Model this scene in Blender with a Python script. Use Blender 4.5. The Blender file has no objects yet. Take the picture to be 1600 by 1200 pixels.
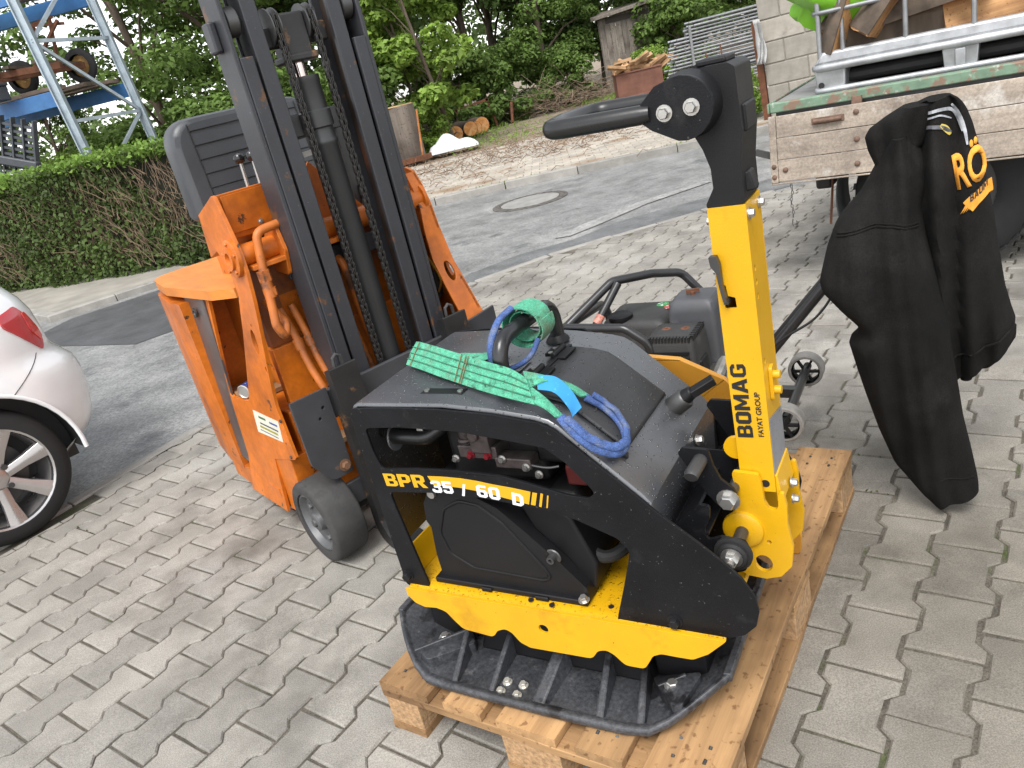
import bpy, bmesh, math, random
import numpy as np
from mathutils import Vector, Matrix
from mathutils.geometry import tessellate_polygon
R = math.radians
rng = random.Random(7)
scene = bpy.context.scene
COL = scene.collection

# ------------------------------------------------------------------ camera
cam = bpy.data.cameras.new('camera')
cam.lens = 27.083
cam.sensor_width = 36
cam.clip_start = .05
cam.clip_end = 400
camo = bpy.data.objects.new('camera', cam)
COL.objects.link(camo)
PITCH, ROLL = R(21.84), R(-13.6)
_f = Vector((0, math.cos(PITCH), -math.sin(PITCH)))
_r = Vector((1, 0, 0))
_u = Vector((0, math.sin(PITCH), math.cos(PITCH)))
CR = math.cos(ROLL) * _r + math.sin(ROLL) * _u
CU = -math.sin(ROLL) * _r + math.cos(ROLL) * _u
m3 = Matrix((CR, CU, -_f)).transposed()
camo.matrix_world = Matrix.Translation((0, 0, 1.353)) @ m3.to_4x4()
scene.camera = camo

# ------------------------------------------------------------------ sky, sun, exposure
SUN_EL, SUN_AZ = R(58), R(200)
world = bpy.data.worlds.new('World')
scene.world = world
world.use_nodes = True
wn, wl = world.node_tree.nodes, world.node_tree.links
sky = wn.new('ShaderNodeTexSky')
sky.sky_type = 'NISHITA'
sky.sun_disc = False
sky.sun_elevation = SUN_EL
sky.sun_rotation = SUN_AZ
sky.air_density = 1.0
sky.dust_density = 1.0
hs = wn.new('ShaderNodeHueSaturation')
hs.inputs['Saturation'].default_value = .16
bg = wn['Background']
bg.inputs['Strength'].default_value = .15
wl.new(sky.outputs[0], hs.inputs['Color'])
wl.new(hs.outputs[0], bg.inputs['Color'])
sun = bpy.data.lights.new('sun', 'SUN')
sun.energy = 1.5
sun.angle = R(28)
sun.color = (1, .975, .94)
suno = bpy.data.objects.new('sun', sun)
COL.objects.link(suno)
d = Vector((math.sin(SUN_AZ) * math.cos(SUN_EL), math.cos(SUN_AZ) * math.cos(SUN_EL), math.sin(SUN_EL)))
suno.rotation_euler = (-d).to_track_quat('-Z', 'Y').to_euler()
scene.view_settings.view_transform = 'Standard'
scene.view_settings.look = 'None'
scene.view_settings.gamma = 1
scene.view_settings.exposure = 1.2
scene.cycles.use_denoising = True
scene.cycles.max_bounces = 6
scene.cycles.transparent_max_bounces = 4

# ------------------------------------------------------------------ materials
MATS = {}


def nod(nt, kind, **kw):
    n = nt.nodes.new('ShaderNode' + kind)
    for k, v in kw.items():
        if k in n.inputs:
            n.inputs[k].default_value = v
        else:
            setattr(n, k, v)
    return n


def ramp(nt, fac, a, b, ca, cb):
    r = nt.nodes.new('ShaderNodeValToRGB')
    e = r.color_ramp.elements
    e[0].position, e[1].position = a, b
    e[0].color, e[1].color = (*ca[:3], 1), (*cb[:3], 1)
    nt.links.new(fac, r.inputs[0])
    return r.outputs[0]


def mix(nt, fac, a, b, mode='MIX'):
    m = nt.nodes.new('ShaderNodeMix')
    m.data_type = 'RGBA'
    m.blend_type = mode
    for sock, v in ((m.inputs[0], fac), (m.inputs[6], a), (m.inputs[7], b)):
        if hasattr(v, 'links') or hasattr(v, 'is_linked'):
            nt.links.new(v, sock)
        else:
            sock.default_value = v if not isinstance(v, tuple) else (*v[:3], 1)
    return m.outputs[2]


def mat(name, col, rough=.5, metal=0., var=.12, scale=6, bump=0., bscale=150, spots=None, stretch=None,
        coat=0., rand=0., drops=0., rvar=.1, world=False, spec=.5, detail=4, spots2=None, transl=0., grain=0., gscale=300, dior=2.1, dbase=1.5, stain=None):
    """procedural principled material: mottled colour, optional patches, fine relief and rain drops"""
    if name in MATS:
        return MATS[name]
    m = bpy.data.materials.new(name)
    MATS[name] = m
    m.use_nodes = True
    nt = m.node_tree
    L = nt.links.new
    bs = nt.nodes['Principled BSDF']
    tc = nod(nt, 'TexCoord')
    src = tc.outputs['Object']
    if world:
        ge = nod(nt, 'NewGeometry')
        src = ge.outputs['Position']
    if stretch:
        mp = nod(nt, 'Mapping')
        mp.inputs['Scale'].default_value = stretch
        L(src, mp.inputs[0])
        vec = mp.outputs[0]
    else:
        vec = src
    n1 = nod(nt, 'TexNoise', Scale=scale, Detail=float(detail), Roughness=.6)
    L(vec, n1.inputs['Vector'])
    c0 = tuple(max(0, c * (1 - var)) for c in col)
    c1 = tuple(min(1, c * (1 + var)) for c in col)
    out = ramp(nt, n1.outputs[0], .3, .7, c0, c1)
    if rand:
        oi = nod(nt, 'ObjectInfo')
        at = nod(nt, 'Attribute', attribute_name='tone')
        ad = nod(nt, 'Math', operation='ADD')
        L(oi.outputs['Random'], ad.inputs[0])
        L(at.outputs['Fac'], ad.inputs[1])
        fr = nod(nt, 'Math', operation='FRACT')
        L(ad.outputs[0], fr.inputs[0])
        g = ramp(nt, fr.outputs[0], 0, 1, (1 - rand,) * 3, (1 + rand, 1 + rand * .96, 1 + rand * .9))
        out = mix(nt, 1.0, out, g, 'MULTIPLY')
    for sp in (spots, spots2):
        if sp:
            sc, sca, a, b = sp
            n2 = nod(nt, 'TexNoise', Scale=sca, Detail=5.0, Roughness=.65)
            L(src, n2.inputs['Vector'])
            f = ramp(nt, n2.outputs[0], a, b, (0, 0, 0), (1, 1, 1))
            out = mix(nt, f, out, sc)
    if stain:
        # one ragged dirty patch lying on the ground at a given spot
        (sx_, sy_), r0, r1, tint = stain
        dn = nod(nt, 'VectorMath', operation='DISTANCE')
        L(src, dn.inputs[0])
        dn.inputs[1].default_value = (sx_, sy_, 0)
        ns = nod(nt, 'TexNoise', Scale=2.6, Detail=6.0, Roughness=.65)
        L(src, ns.inputs['Vector'])
        ml = nod(nt, 'Math', operation='MULTIPLY_ADD')
        L(ns.outputs[0], ml.inputs[0])
        ml.inputs[1].default_value = 1.6
        L(dn.outputs['Value'], ml.inputs[2])
        mp2 = nod(nt, 'MapRange')
        mp2.inputs['From Min'].default_value = r0 + .8
        mp2.inputs['From Max'].default_value = r1 + .8
        L(ml.outputs[0], mp2.inputs[0])
        out = mix(nt, 1.0, out, ramp(nt, mp2.outputs[0], 0, 1, tint, (1, 1, 1)), 'MULTIPLY')
    if grain:
        n5 = nod(nt, 'TexNoise', Scale=gscale, Detail=2.0, Roughness=.7)
        L(src, n5.inputs['Vector'])
        gg = ramp(nt, n5.outputs[0], .32, .68, (1 - grain,) * 3, (1 + grain,) * 3)
        out = mix(nt, 1.0, out, gg, 'MULTIPLY')
    L(out, bs.inputs['Base Color'])
    bs.inputs['Metallic'].default_value = metal
    bs.inputs['Specular IOR Level'].default_value = spec
    if coat:
        bs.inputs['Coat Weight'].default_value = coat
        bs.inputs['Coat Roughness'].default_value = .08
    rr = nod(nt, 'MapRange')
    rr.inputs['To Min'].default_value = max(.03, rough - rvar)
    rr.inputs['To Max'].default_value = min(1, rough + rvar)
    n3 = nod(nt, 'TexNoise', Scale=scale * 2.3, Detail=3.0)
    L(src, n3.inputs['Vector'])
    L(n3.outputs[0], rr.inputs[0])
    rout = rr.outputs[0]
    height = None
    if bump:
        n4 = nod(nt, 'TexNoise', Scale=bscale, Detail=3.0)
        L(vec, n4.inputs['Vector'])
        height = n4.outputs[0]
        bp = nod(nt, 'Bump', Strength=min(1, bump), Distance=.002 * max(1, bump))
        L(height, bp.inputs['Height'])
        L(bp.outputs[0], bs.inputs['Normal'])
    if drops:
        # rain beads: small domes that stand on upward faces
        vo = nod(nt, 'TexVoronoi', Scale=drops, Randomness=1.0)
        L(src, vo.inputs['Vector'])
        sz = nod(nt, 'TexWhiteNoise', noise_dimensions='3D')
        L(vo.outputs['Position'], sz.inputs['Vector'])
        rad = nod(nt, 'MapRange')
        rad.inputs['To Min'].default_value = -.10
        rad.inputs['To Max'].default_value = .36
        L(sz.outputs[0], rad.inputs[0])
        su = nod(nt, 'Math', operation='SUBTRACT')
        L(rad.outputs[0], su.inputs[0])
        L(vo.outputs['Distance'], su.inputs[1])
        mx = nod(nt, 'Math', operation='MAXIMUM')
        mx.inputs[1].default_value = 0
        L(su.outputs[0], mx.inputs[0])
        sq = nod(nt, 'Math', operation='POWER')
        L(mx.outputs[0], sq.inputs[0])
        sq.inputs[1].default_value = .5
        b2 = nod(nt, 'Bump', Strength=1.0, Distance=.006)
        L(sq.outputs[0], b2.inputs['Height'])
        if height is not None:
            L(bp.outputs[0], b2.inputs['Normal'])
        L(b2.outputs[0], bs.inputs['Normal'])
        gt = nod(nt, 'Math', operation='GREATER_THAN')
        L(mx.outputs[0], gt.inputs[0])
        gt.inputs[1].default_value = .002
        mr = nod(nt, 'Mix')
        mr.data_type = 'FLOAT'
        L(gt.outputs[0], mr.inputs[0])
        L(rout, mr.inputs[2])
        mr.inputs[3].default_value = .15
        rout = mr.outputs[0]
        mi = nod(nt, 'Mix')
        mi.data_type = 'FLOAT'
        L(gt.outputs[0], mi.inputs[0])
        mi.inputs[2].default_value = dbase
        mi.inputs[3].default_value = dior
        L(mi.outputs[0], bs.inputs['IOR'])
    L(rout, bs.inputs['Roughness'])
    if transl:
        tb = nod(nt, 'BsdfTranslucent')
        L(out, tb.inputs[0])
        ms = nod(nt, 'MixShader')
        ms.inputs[0].default_value = transl
        L(bs.outputs[0], ms.inputs[1])
        L(tb.outputs[0], ms.inputs[2])
        L(ms.outputs[0], nt.nodes['Material Output'].inputs[0])
    return m


def wood(name, col, dark, scale=1.0, rand=.2, axis=0, rough=.75):
    """sawn wood with grain along one local axis, knots and weathering"""
    if name in MATS:
        return MATS[name]
    m = bpy.data.materials.new(name)
    MATS[name] = m
    m.use_nodes = True
    nt = m.node_tree
    L = nt.links.new
    bs = nt.nodes['Principled BSDF']
    tc = nod(nt, 'TexCoord')
    oi = nod(nt, 'ObjectInfo')
    mp = nod(nt, 'Mapping')
    s = [26 * scale, 26 * scale, 26 * scale]
    s[axis] = 1.3 * scale
    mp.inputs['Scale'].default_value = s
    ad = nod(nt, 'VectorMath', operation='ADD')
    cb = nod(nt, 'CombineXYZ')
    mu = nod(nt, 'Math', operation='MULTIPLY')
    L(oi.outputs['Random'], mu.inputs[0])
    mu.inputs[1].default_value = 13.0
    for i in range(3):
        L(mu.outputs[0], cb.inputs[i])
    L(tc.outputs['Object'], ad.inputs[0])
    L(cb.outputs[0], ad.inputs[1])
    L(ad.outputs[0], mp.inputs[0])
    n1 = nod(nt, 'TexNoise', Scale=1.0, Detail=6.0, Roughness=.7, Distortion=.6)
    L(mp.outputs[0], n1.inputs['Vector'])
    n2 = nod(nt, 'TexNoise', Scale=3.5 * scale, Detail=4.0)
    L(ad.outputs[0], n2.inputs['Vector'])
    c = ramp(nt, n1.outputs[0], .33, .68, dark, col)
    st = ramp(nt, n2.outputs[0], .46, .68, (1, 1, 1), (.46, .43, .40))
    n6 = nod(nt, 'TexNoise', Scale=60.0 * scale, Detail=3.0)
    L(ad.outputs[0], n6.inputs['Vector'])
    c = mix(nt, 1.0, c, ramp(nt, n6.outputs[0], .60, .68, (1, 1, 1), (.55, .48, .42)), 'MULTIPLY')
    c = mix(nt, 1.0, c, st, 'MULTIPLY')
    g = ramp(nt, oi.outputs['Random'], 0, 1, (1 - rand,) * 3, (1 + rand * .6,) * 3)
    c = mix(nt, 1.0, c, g, 'MULTIPLY')
    L(c, bs.inputs['Base Color'])
    bs.inputs['Roughness'].default_value = rough
    bp = nod(nt, 'Bump', Strength=.35, Distance=.003)
    L(n1.outputs[0], bp.inputs['Height'])
    L(bp.outputs[0], bs.inputs['Normal'])
    return m


BLACK = mat('black_paint', (.007, .0074, .0088), .45, var=.3, bump=.2, bscale=420, rvar=.12, spec=.22, spots=((.022, .022, .023), 9, .60, .75), spots2=((.07, .07, .07), 130, .665, .69))
BLACKWET = mat('black_paint_wet', (.046, .049, .055), .36, var=.2, bump=.06, bscale=300, drops=165, rvar=.07, spec=1.0, dbase=1.65, dior=2.0)
HATCH = mat('hatch_plastic', (.026, .027, .029), .5, var=.2, bump=.15, bscale=500, drops=150, dior=1.8)
PLASTIC = mat('black_plastic', (.008, .008, .009), .5, var=.2, bump=.2, bscale=500, spec=.3)
CAST = mat('cast_iron_paint', (.04, .042, .047), .45, var=.35, scale=9, bump=.35, bscale=260,
           spots=((.085, .085, .09), 34, .58, .70), spots2=((.012, .012, .014), 6, .56, .60), grain=.35, gscale=120)
YELLOW = mat('yellow_paint', (.62, .335, .004), .38, var=.08, bump=.2, bscale=380, coat=.15, spots=((.46, .225, .006), 7, .58, .74), spots2=((.20, .11, .02), 120, .69, .72))
YELLOWWET = mat('yellow_paint_wet', (.60, .325, .005), .36, var=.07, bump=.12, bscale=300, drops=110, dior=1.5,
                spots=((.25, .13, .008), 190, .585, .62))
STEEL = mat('zinc_steel', (.52, .51, .49), .36, metal=.9, var=.15, bump=.1)
DARKSTEEL = mat('dark_steel', (.09, .09, .09), .45, metal=.7, var=.3)
RUBBER = mat('rubber', (.012, .012, .012), .75, var=.2, bump=.2, bscale=200)
WHITE = mat('white_print', (.68, .7, .72), .5, var=.03)
BLACKPRINT = mat('black_print', (.012, .012, .012), .5, var=.03)
YELLOWPRINT = mat('yellow_print', (.64, .34, .006), .5, var=.03)
ORANGE = mat('orange_paint', (.53, .135, .010), .40, var=.2, scale=5, bump=.2, bscale=60,
             spots=((.27, .07, .013), 3.0, .50, .70), spots2=((.06, .03, .016), 17, .655, .68), rvar=.2, grain=.08, gscale=40)
MASTGREY = mat('grey_mast_paint', (.030, .031, .036), .45, var=.2, scale=4, bump=.15, bscale=120,
               spots=((.10, .048, .022), 11, .635, .67), spots2=((.11, .11, .115), 110, .655, .69))
FORKBLACK = mat('worn_fork_steel', (.016, .0155, .0155), .5, var=.3, scale=12, bump=.4, bscale=40,
                spots=((.13, .07, .03), 14, .59, .66))
RUST = mat('rust', (.12, .045, .02), .85, var=.45, scale=9, bump=.6, bscale=60)
PALLETWOOD = wood('pallet_pine', (.48, .285, .128), (.26, .145, .062), rand=.25)
CHIP = mat('pressed_chip_block', (.36, .22, .11), .9, var=.35, scale=90, bump=1, bscale=180)
GALV = mat('galvanised_steel', (.30, .31, .32), .45, metal=.75, var=.22, scale=14, bump=.15, rand=.15)
BARK = mat('bark', (.10, .075, .055), .95, var=.5, scale=9, stretch=(1, 1, .25), bump=1, bscale=30)


# ------------------------------------------------------------------ mesh helpers
def fillet(pts, r, n=4, closed=True):
    """round the corners of a polyline; r is one radius or one per corner"""
    out = []
    N = len(pts)
    for i, p in enumerate(pts):
        rad = r[i] if isinstance(r, (list, tuple)) else r
        if rad <= 0 or (not closed and i in (0, N - 1)):
            out.append(tuple(p))
            continue
        p = Vector(p)
        a, b = Vector(pts[i - 1]) - p, Vector(pts[(i + 1) % N]) - p
        la, lb = a.length, b.length
        if la < 1e-7 or lb < 1e-7:
            out.append(tuple(p))
            continue
        a /= la
        b /= lb
        ang = math.acos(max(-1, min(1, a.dot(b))))
        if ang > 3.0:
            out.append(tuple(p))
            continue
        t = min(rad / math.tan(ang / 2), la * .49, lb * .49)
        s, e = p + a * t, p + b * t
        for k in range(n + 1):
            f = k / n
            out.append(tuple((1 - f) ** 2 * s + 2 * f * (1 - f) * p + f * f * e))
    return out


class MB:
    """collects solid pieces that belong to ONE part"""

    def __init__(s):
        s.v, s.f = [], []

    def add(s, vs, fs):
        o = len(s.v)
        s.v += [tuple(v) for v in vs]
        s.f += [tuple(i + o for i in f) for f in fs]
        return s

    def box(s, lo, hi, M=None):
        x0, y0, z0 = lo
        x1, y1, z1 = hi
        vs = [Vector(p) for p in ((x0, y0, z0), (x1, y0, z0), (x1, y1, z0), (x0, y1, z0),
                                  (x0, y0, z1), (x1, y0, z1), (x1, y1, z1), (x0, y1, z1))]
        if M:
            vs = [M @ v for v in vs]
        return s.add(vs, [(0, 3, 2, 1), (4, 5, 6, 7), (0, 1, 5, 4), (1, 2, 6, 5), (2, 3, 7, 6), (3, 0, 4, 7)])

    def hull8(s, vs):
        return s.add(vs, [(0, 3, 2, 1), (4, 5, 6, 7), (0, 1, 5, 4), (1, 2, 6, 5), (2, 3, 7, 6), (3, 0, 4, 7)])

    def bar(s, a, b, w, h, up=(0, 0, 1)):
        """rectangular bar from a to b"""
        a, b = Vector(a), Vector(b)
        d = (b - a).normalized()
        side = d.cross(Vector(up))
        if side.length < 1e-4:
            side = d.cross(Vector((1, 0, 0)))
        side.normalize()
        u = side.cross(d).normalized()
        vs = []
        for p in (a, b):
            for sx, sy in ((-1, -1), (1, -1), (1, 1), (-1, 1)):
                vs.append(p + side * sx * w / 2 + u * sy * h / 2)
        return s.add(vs, [(0, 1, 2, 3), (7, 6, 5, 4), (0, 4, 5, 1), (1, 5, 6, 2), (2, 6, 7, 3), (3, 7, 4, 0)])

    def tube(s, pts, r, n=12, closed=False, caps=True, sy=1.0):
        """round tube through points; r scalar or list"""
        P = [Vector(p) for p in pts]
        N = len(P)
        rings = []
        prev = None
        for i, p in enumerate(P):
            if closed:
                t = (P[(i + 1) % N] - P[i - 1])
            else:
                t = P[min(i + 1, N - 1)] - P[max(i - 1, 0)]
            if t.length < 1e-9:
                t = Vector((0, 0, 1))
            t.normalize()
            if prev is None:
                ref = Vector((0, 0, 1)) if abs(t.z) < .9 else Vector((1, 0, 0))
                a = t.cross(ref).normalized()
            else:
                a = (prev - t * prev.dot(t))
                a = a.normalized() if a.length > 1e-6 else t.cross(Vector((0, 0, 1))).normalized()
            prev = a
            b = t.cross(a)
            rr = r[i] if isinstance(r, (list, tuple)) else r
            rings.append([p + (a * math.cos(2 * math.pi * k / n) + b * sy * math.sin(2 * math.pi * k / n)) * rr for k in range(n)])
        vs = [v for ring in rings for v in ring]
        fs = []
        M = N if closed else N - 1
        for i in range(M):
            j = (i + 1) % N
            for k in range(n):
                l = (k + 1) % n
                fs.append((i * n + k, i * n + l, j * n + l, j * n + k))
        if caps and not closed:
            fs.append(tuple(range(n - 1, -1, -1)))
            fs.append(tuple((N - 1) * n + k for k in range(n)))
        return s.add(vs, fs)

    def cyl(s, a, b, r, n=20, r2=None):
        return s.tube([a, b], [r, r if r2 is None else r2], n)

    def lathe(s, a, axis, prof, n=28, caps=True):
        """profile of (distance along axis, radius) turned about axis through a"""
        a = Vector(a)
        ax = Vector(axis).normalized()
        ref = Vector((0, 0, 1)) if abs(ax.z) < .9 else Vector((1, 0, 0))
        u = ax.cross(ref).normalized()
        w = ax.cross(u)
        vs, fs = [], []
        for t, r in prof:
            for k in range(n):
                an = 2 * math.pi * k / n
                vs.append(a + ax * t + (u * math.cos(an) + w * math.sin(an)) * max(r, 1e-5))
        for i in range(len(prof) - 1):
            for k in range(n):
                l = (k + 1) % n
                fs.append((i * n + k, i * n + l, (i + 1) * n + l, (i + 1) * n + k))
        if caps:
            fs.append(tuple(range(n - 1, -1, -1)))
            fs.append(tuple((len(prof) - 1) * n + k for k in range(n)))
        return s.add(vs, fs)

    def plate(s, outer, holes, fn, t0, t1):
        """flat sheet with holes; fn(u, v, t) -> 3D point"""
        loops = []
        for l in [outer] + list(holes):
            q = []
            for p in l:
                if not q or abs(p[0] - q[-1][0]) + abs(p[1] - q[-1][1]) > 4e-4:
                    q.append((p[0], p[1]))
            if abs(q[0][0] - q[-1][0]) + abs(q[0][1] - q[-1][1]) < 4e-4:
                q.pop()
            loops.append(q)
        polys = [[Vector((p[0], p[1], 0)) for p in l] for l in loops]
        flat = [p for l in loops for p in l]
        tris = tessellate_polygon(polys)
        n = len(flat)
        vs = [fn(p[0], p[1], t0) for p in flat] + [fn(p[0], p[1], t1) for p in flat]
        fs = [tuple(t) for t in tris] + [tuple(i + n for i in reversed(t)) for t in tris]
        o = 0
        for l in loops:
            k = len(l)
            for i in range(k):
                j = (i + 1) % k
                fs.append((o + i, o + j, n + o + j, n + o + i))
            o += k
        return s.add(vs, fs)

    def grid(s, rows, close_u=False, close_v=False):
        """rows of equal length -> quads"""
        n = len(rows[0])
        vs = [p for r_ in rows for p in r_]
        fs = []
        for i in range(len(rows) - (0 if close_v else 1)):
            j = (i + 1) % len(rows)
            for k in range(n - (0 if close_u else 1)):
                l = (k + 1) % n
                fs.append((i * n + k, i * n + l, j * n + l, j * n + k))
        return s.add(vs, fs)

    def hexbolt(s, c, ax, r=.009, h=.008, washer=True):
        c, ax = Vector(c), Vector(ax).normalized()
        if washer:
            s.cyl(c, c + ax * .002, r * 1.45, 16)
            c = c + ax * .002
        s.tube([c, c + ax * h * .8, c + ax * h], [r, r, r * .85], 6)
        return s

    def mesh(s, name, smooth=35, recalc=True):
        me = bpy.data.meshes.new(name)
        me.from_pydata([tuple(v) for v in s.v], [], s.f)
        if recalc:
            bm = bmesh.new()
            bm.from_mesh(me)
            bmesh.ops.recalc_face_normals(bm, faces=bm.faces)
            bm.to_mesh(me)
            bm.free()
        if smooth:
            me.shade_smooth()
            me.set_sharp_from_angle(angle=R(smooth))
        return me

    def build(s, name, m, parent=None, bevel=0., smooth=35, seg=2, recalc=True, sub=0):
        return obj(name, s.mesh(name, smooth, recalc), m, parent, bevel, seg, sub)


def obj(name, me, m=None, parent=None, bevel=0., seg=2, sub=0):
    o = bpy.data.objects.new(name, me)
    COL.objects.link(o)
    if m and me is not None and not me.materials:
        me.materials.append(m)
    if parent:
        o.parent = parent
    if sub:
        q = o.modifiers.new('subdivision', 'SUBSURF')
        q.levels = q.render_levels = sub
    if bevel:
        b = o.modifiers.new('bevel', 'BEVEL')
        b.width = bevel
        b.segments = seg
        b.limit_method = 'ANGLE'
        b.angle_limit = R(40)
        if me.polygons and me.polygons[0].use_smooth:
            w = o.modifiers.new('weighted_normals', 'WEIGHTED_NORMAL')
            w.keep_sharp = True
            w.weight = 80
    return o


def thing(name, label, cat, loc=(0, 0, 0), rz=0., group=None):
    o = bpy.data.objects.new(name, None)
    COL.objects.link(o)
    o.empty_display_size = .1
    o.location = loc
    o.rotation_euler = (0, 0, rz)
    return tag(o, label, cat, group)


def tag(o, label, cat, group=None, kind=None):
    if label:
        o['label'] = label
    if cat:
        o['category'] = cat
    if group:
        o['group'] = group
    if kind:
        o['kind'] = kind
    return o


def struct(o, kind='structure'):
    o['kind'] = kind
    return o


def copy_tree(o, parent=None):
    c = o.copy()
    COL.objects.link(c)
    c.parent = parent
    for ch in list(o.children):
        copy_tree(ch, c)
    return c


def text_mesh(body, size, fn, offset=0., thick=.0006, align='LEFT', spacing=1., sx=1.):
    """lettering as thin raised glyph shapes; fn(x, y, t) places them"""
    cu = bpy.data.curves.new('lettering', 'FONT')
    cu.body = body
    cu.size = size
    cu.offset = offset
    cu.space_character = spacing
    cu.align_x = align
    cu.resolution_u = 4
    to = bpy.data.objects.new('lettering', cu)
    COL.objects.link(to)
    dg = bpy.context.evaluated_depsgraph_get()
    me = bpy.data.meshes.new_from_object(to.evaluated_get(dg))
    bpy.data.objects.remove(to)
    bpy.data.curves.remove(cu)
    bm = bmesh.new()
    bm.from_mesh(me)
    bpy.data.meshes.remove(me)
    bmesh.ops.remove_doubles(bm, verts=bm.verts, dist=size * .002)
    r = bmesh.ops.extrude_face_region(bm, geom=bm.faces[:])
    top = {v for v in r['geom'] if isinstance(v, bmesh.types.BMVert)}
    for v in bm.verts:
        v.co = Vector(fn(v.co.x * sx, v.co.y, thick if v in top else 0))
    bmesh.ops.recalc_face_normals(bm, faces=bm.faces)
    out = bpy.data.meshes.new('lettering')
    bm.to_mesh(out)
    bm.free()
    return out


def smoothstep(a, b, x):
    t = max(0, min(1, (x - a) / (b - a)))
    return t * t * (3 - 2 * t)


def catmull(pts, n=8, closed=False):
    P = [Vector(p) for p in pts]
    N = len(P)
    out = []
    for i in range(N if closed else N - 1):
        if closed:
            a, b, c, d_ = P[i - 1], P[i], P[(i + 1) % N], P[(i + 2) % N]
        else:
            a, b, c, d_ = P[max(i - 1, 0)], P[i], P[i + 1], P[min(i + 2, N - 1)]
        for k in range(n):
            t = k / n
            out.append(.5 * ((2 * b) + (c - a) * t + (2 * a - 5 * b + 4 * c - d_) * t * t + (3 * b - a - 3 * c + d_) * t ** 3))
    if not closed:
        out.append(P[-1])
    return out


GLYPH = {
    'B': ([(0, 0), (.62, 0), (.8, .12), (.8, .4), (.68, .52), (.76, .62), (.76, .88), (.6, 1), (0, 1)], [[(.26, .18), (.52, .18), (.56, .24), (.56, .36), (.52, .42), (.26, .42)], [(.26, .6), (.5, .6), (.53, .65), (.53, .78), (.5, .83), (.26, .83)]]),
    'P': ([(0, 0), (.26, 0), (.26, .33), (.6, .33), (.8, .47), (.8, .86), (.62, 1), (0, 1)], [[(.26, .53), (.5, .53), (.55, .58), (.55, .76), (.5, .81), (.26, .81)]]),
    'R': ([(0, 0), (.26, 0), (.26, .34), (.36, .34), (.58, 0), (.88, 0), (.62, .38), (.8, .5), (.8, .86), (.62, 1), (0, 1)], [[(.26, .54), (.5, .54), (.55, .6), (.55, .76), (.5, .81), (.26, .81)]]),
    '3': ([(0, .12), (.14, 0), (.62, 0), (.78, .12), (.78, .42), (.68, .52), (.78, .6), (.78, .88), (.62, 1), (.14, 1), (0, .88), (0, .72), (.24, .72), (.24, .82), (.52, .82), (.52, .6), (.2, .6), (.2, .43), (.52, .43), (.52, .19), (.24, .19), (.24, .29), (0, .29)], []),
    '5': ([(0, .12), (.14, 0), (.62, 0), (.78, .14), (.78, .5), (.62, .64), (.26, .64), (.26, .8), (.74, .8), (.74, 1), (.02, 1), (.02, .45), (.5, .45), (.53, .42), (.53, .22), (.5, .19), (.25, .19), (.25, .28), (0, .28)], []),
    '6': ([(.16, 0), (.62, 0), (.78, .14), (.78, .48), (.62, .62), (.26, .62), (.26, .78), (.3, .82), (.72, .82), (.72, 1), (.18, 1), (0, .84), (0, .14)], [[(.26, .19), (.5, .19), (.53, .22), (.53, .4), (.5, .43), (.26, .43)]]),
    '0': ([(.16, 0), (.64, 0), (.8, .15), (.8, .85), (.64, 1), (.16, 1), (0, .85), (0, .15)], [[(.26, .2), (.54, .2), (.54, .8), (.26, .8)]]),
    'D': ([(0, 0), (.58, 0), (.8, .2), (.8, .8), (.58, 1), (0, 1)], [[(.26, .2), (.48, .2), (.54, .27), (.54, .73), (.48, .8), (.26, .8)]]),
    '/': ([(0, 0), (.2, 0), (.46, 1), (.26, 1)], []),
    'M': ([(0, 0), (.24, 0), (.24, .6), (.42, .16), (.58, .16), (.76, .6), (.76, 0), (1, 0), (1, 1), (.74, 1), (.5, .46), (.26, 1), (0, 1)], []),
    'A': ([(0, 0), (.26, 0), (.32, .18), (.62, .18), (.68, 0), (.94, 0), (.62, 1), (.32, 1)], [[(.38, .36), (.56, .36), (.47, .68)]]),
    'U': ([(0, .16), (.16, 0), (.64, 0), (.8, .16), (.8, 1), (.55, 1), (.55, .2), (.25, .2), (.25, 1), (0, 1)], []),
    'G': ([(.18, 0), (.6, 0), (.8, .14), (.8, .55), (.46, .55), (.46, .38), (.56, .38), (.56, .22), (.52, .19), (.28, .19), (.24, .24), (.24, .76), (.28, .81), (.52, .81), (.56, .76), (.56, .7), (.8, .7), (.8, .86), (.62, 1), (.18, 1), (0, .84), (0, .16)], [])}
GLYPH['O'] = GLYPH['0']


def block_letters(word, h, fn, sx=1., gap=.09, th=.0006, n=1):
    """heavy signwriter's capitals cut as thin shapes; fn(x, y, t) places them"""
    s = MB()
    x0 = 0.
    for ch in word:
        o, hs_ = GLYPH[ch]

        def fine_(l):
            out = []
            for i, p in enumerate(l):
                q = l[(i + 1) % len(l)]
                for k in range(n):
                    out.append((x0 + (p[0] + (q[0] - p[0]) * k / n) * h * sx, (p[1] + (q[1] - p[1]) * k / n) * h))
            return out
        s.plate(fine_(o), [fine_(l) for l in hs_], fn, 0, th)
        x0 += (max(p[0] for p in o) + gap) * h * sx
    return s.mesh('lettering', 0)
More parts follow.
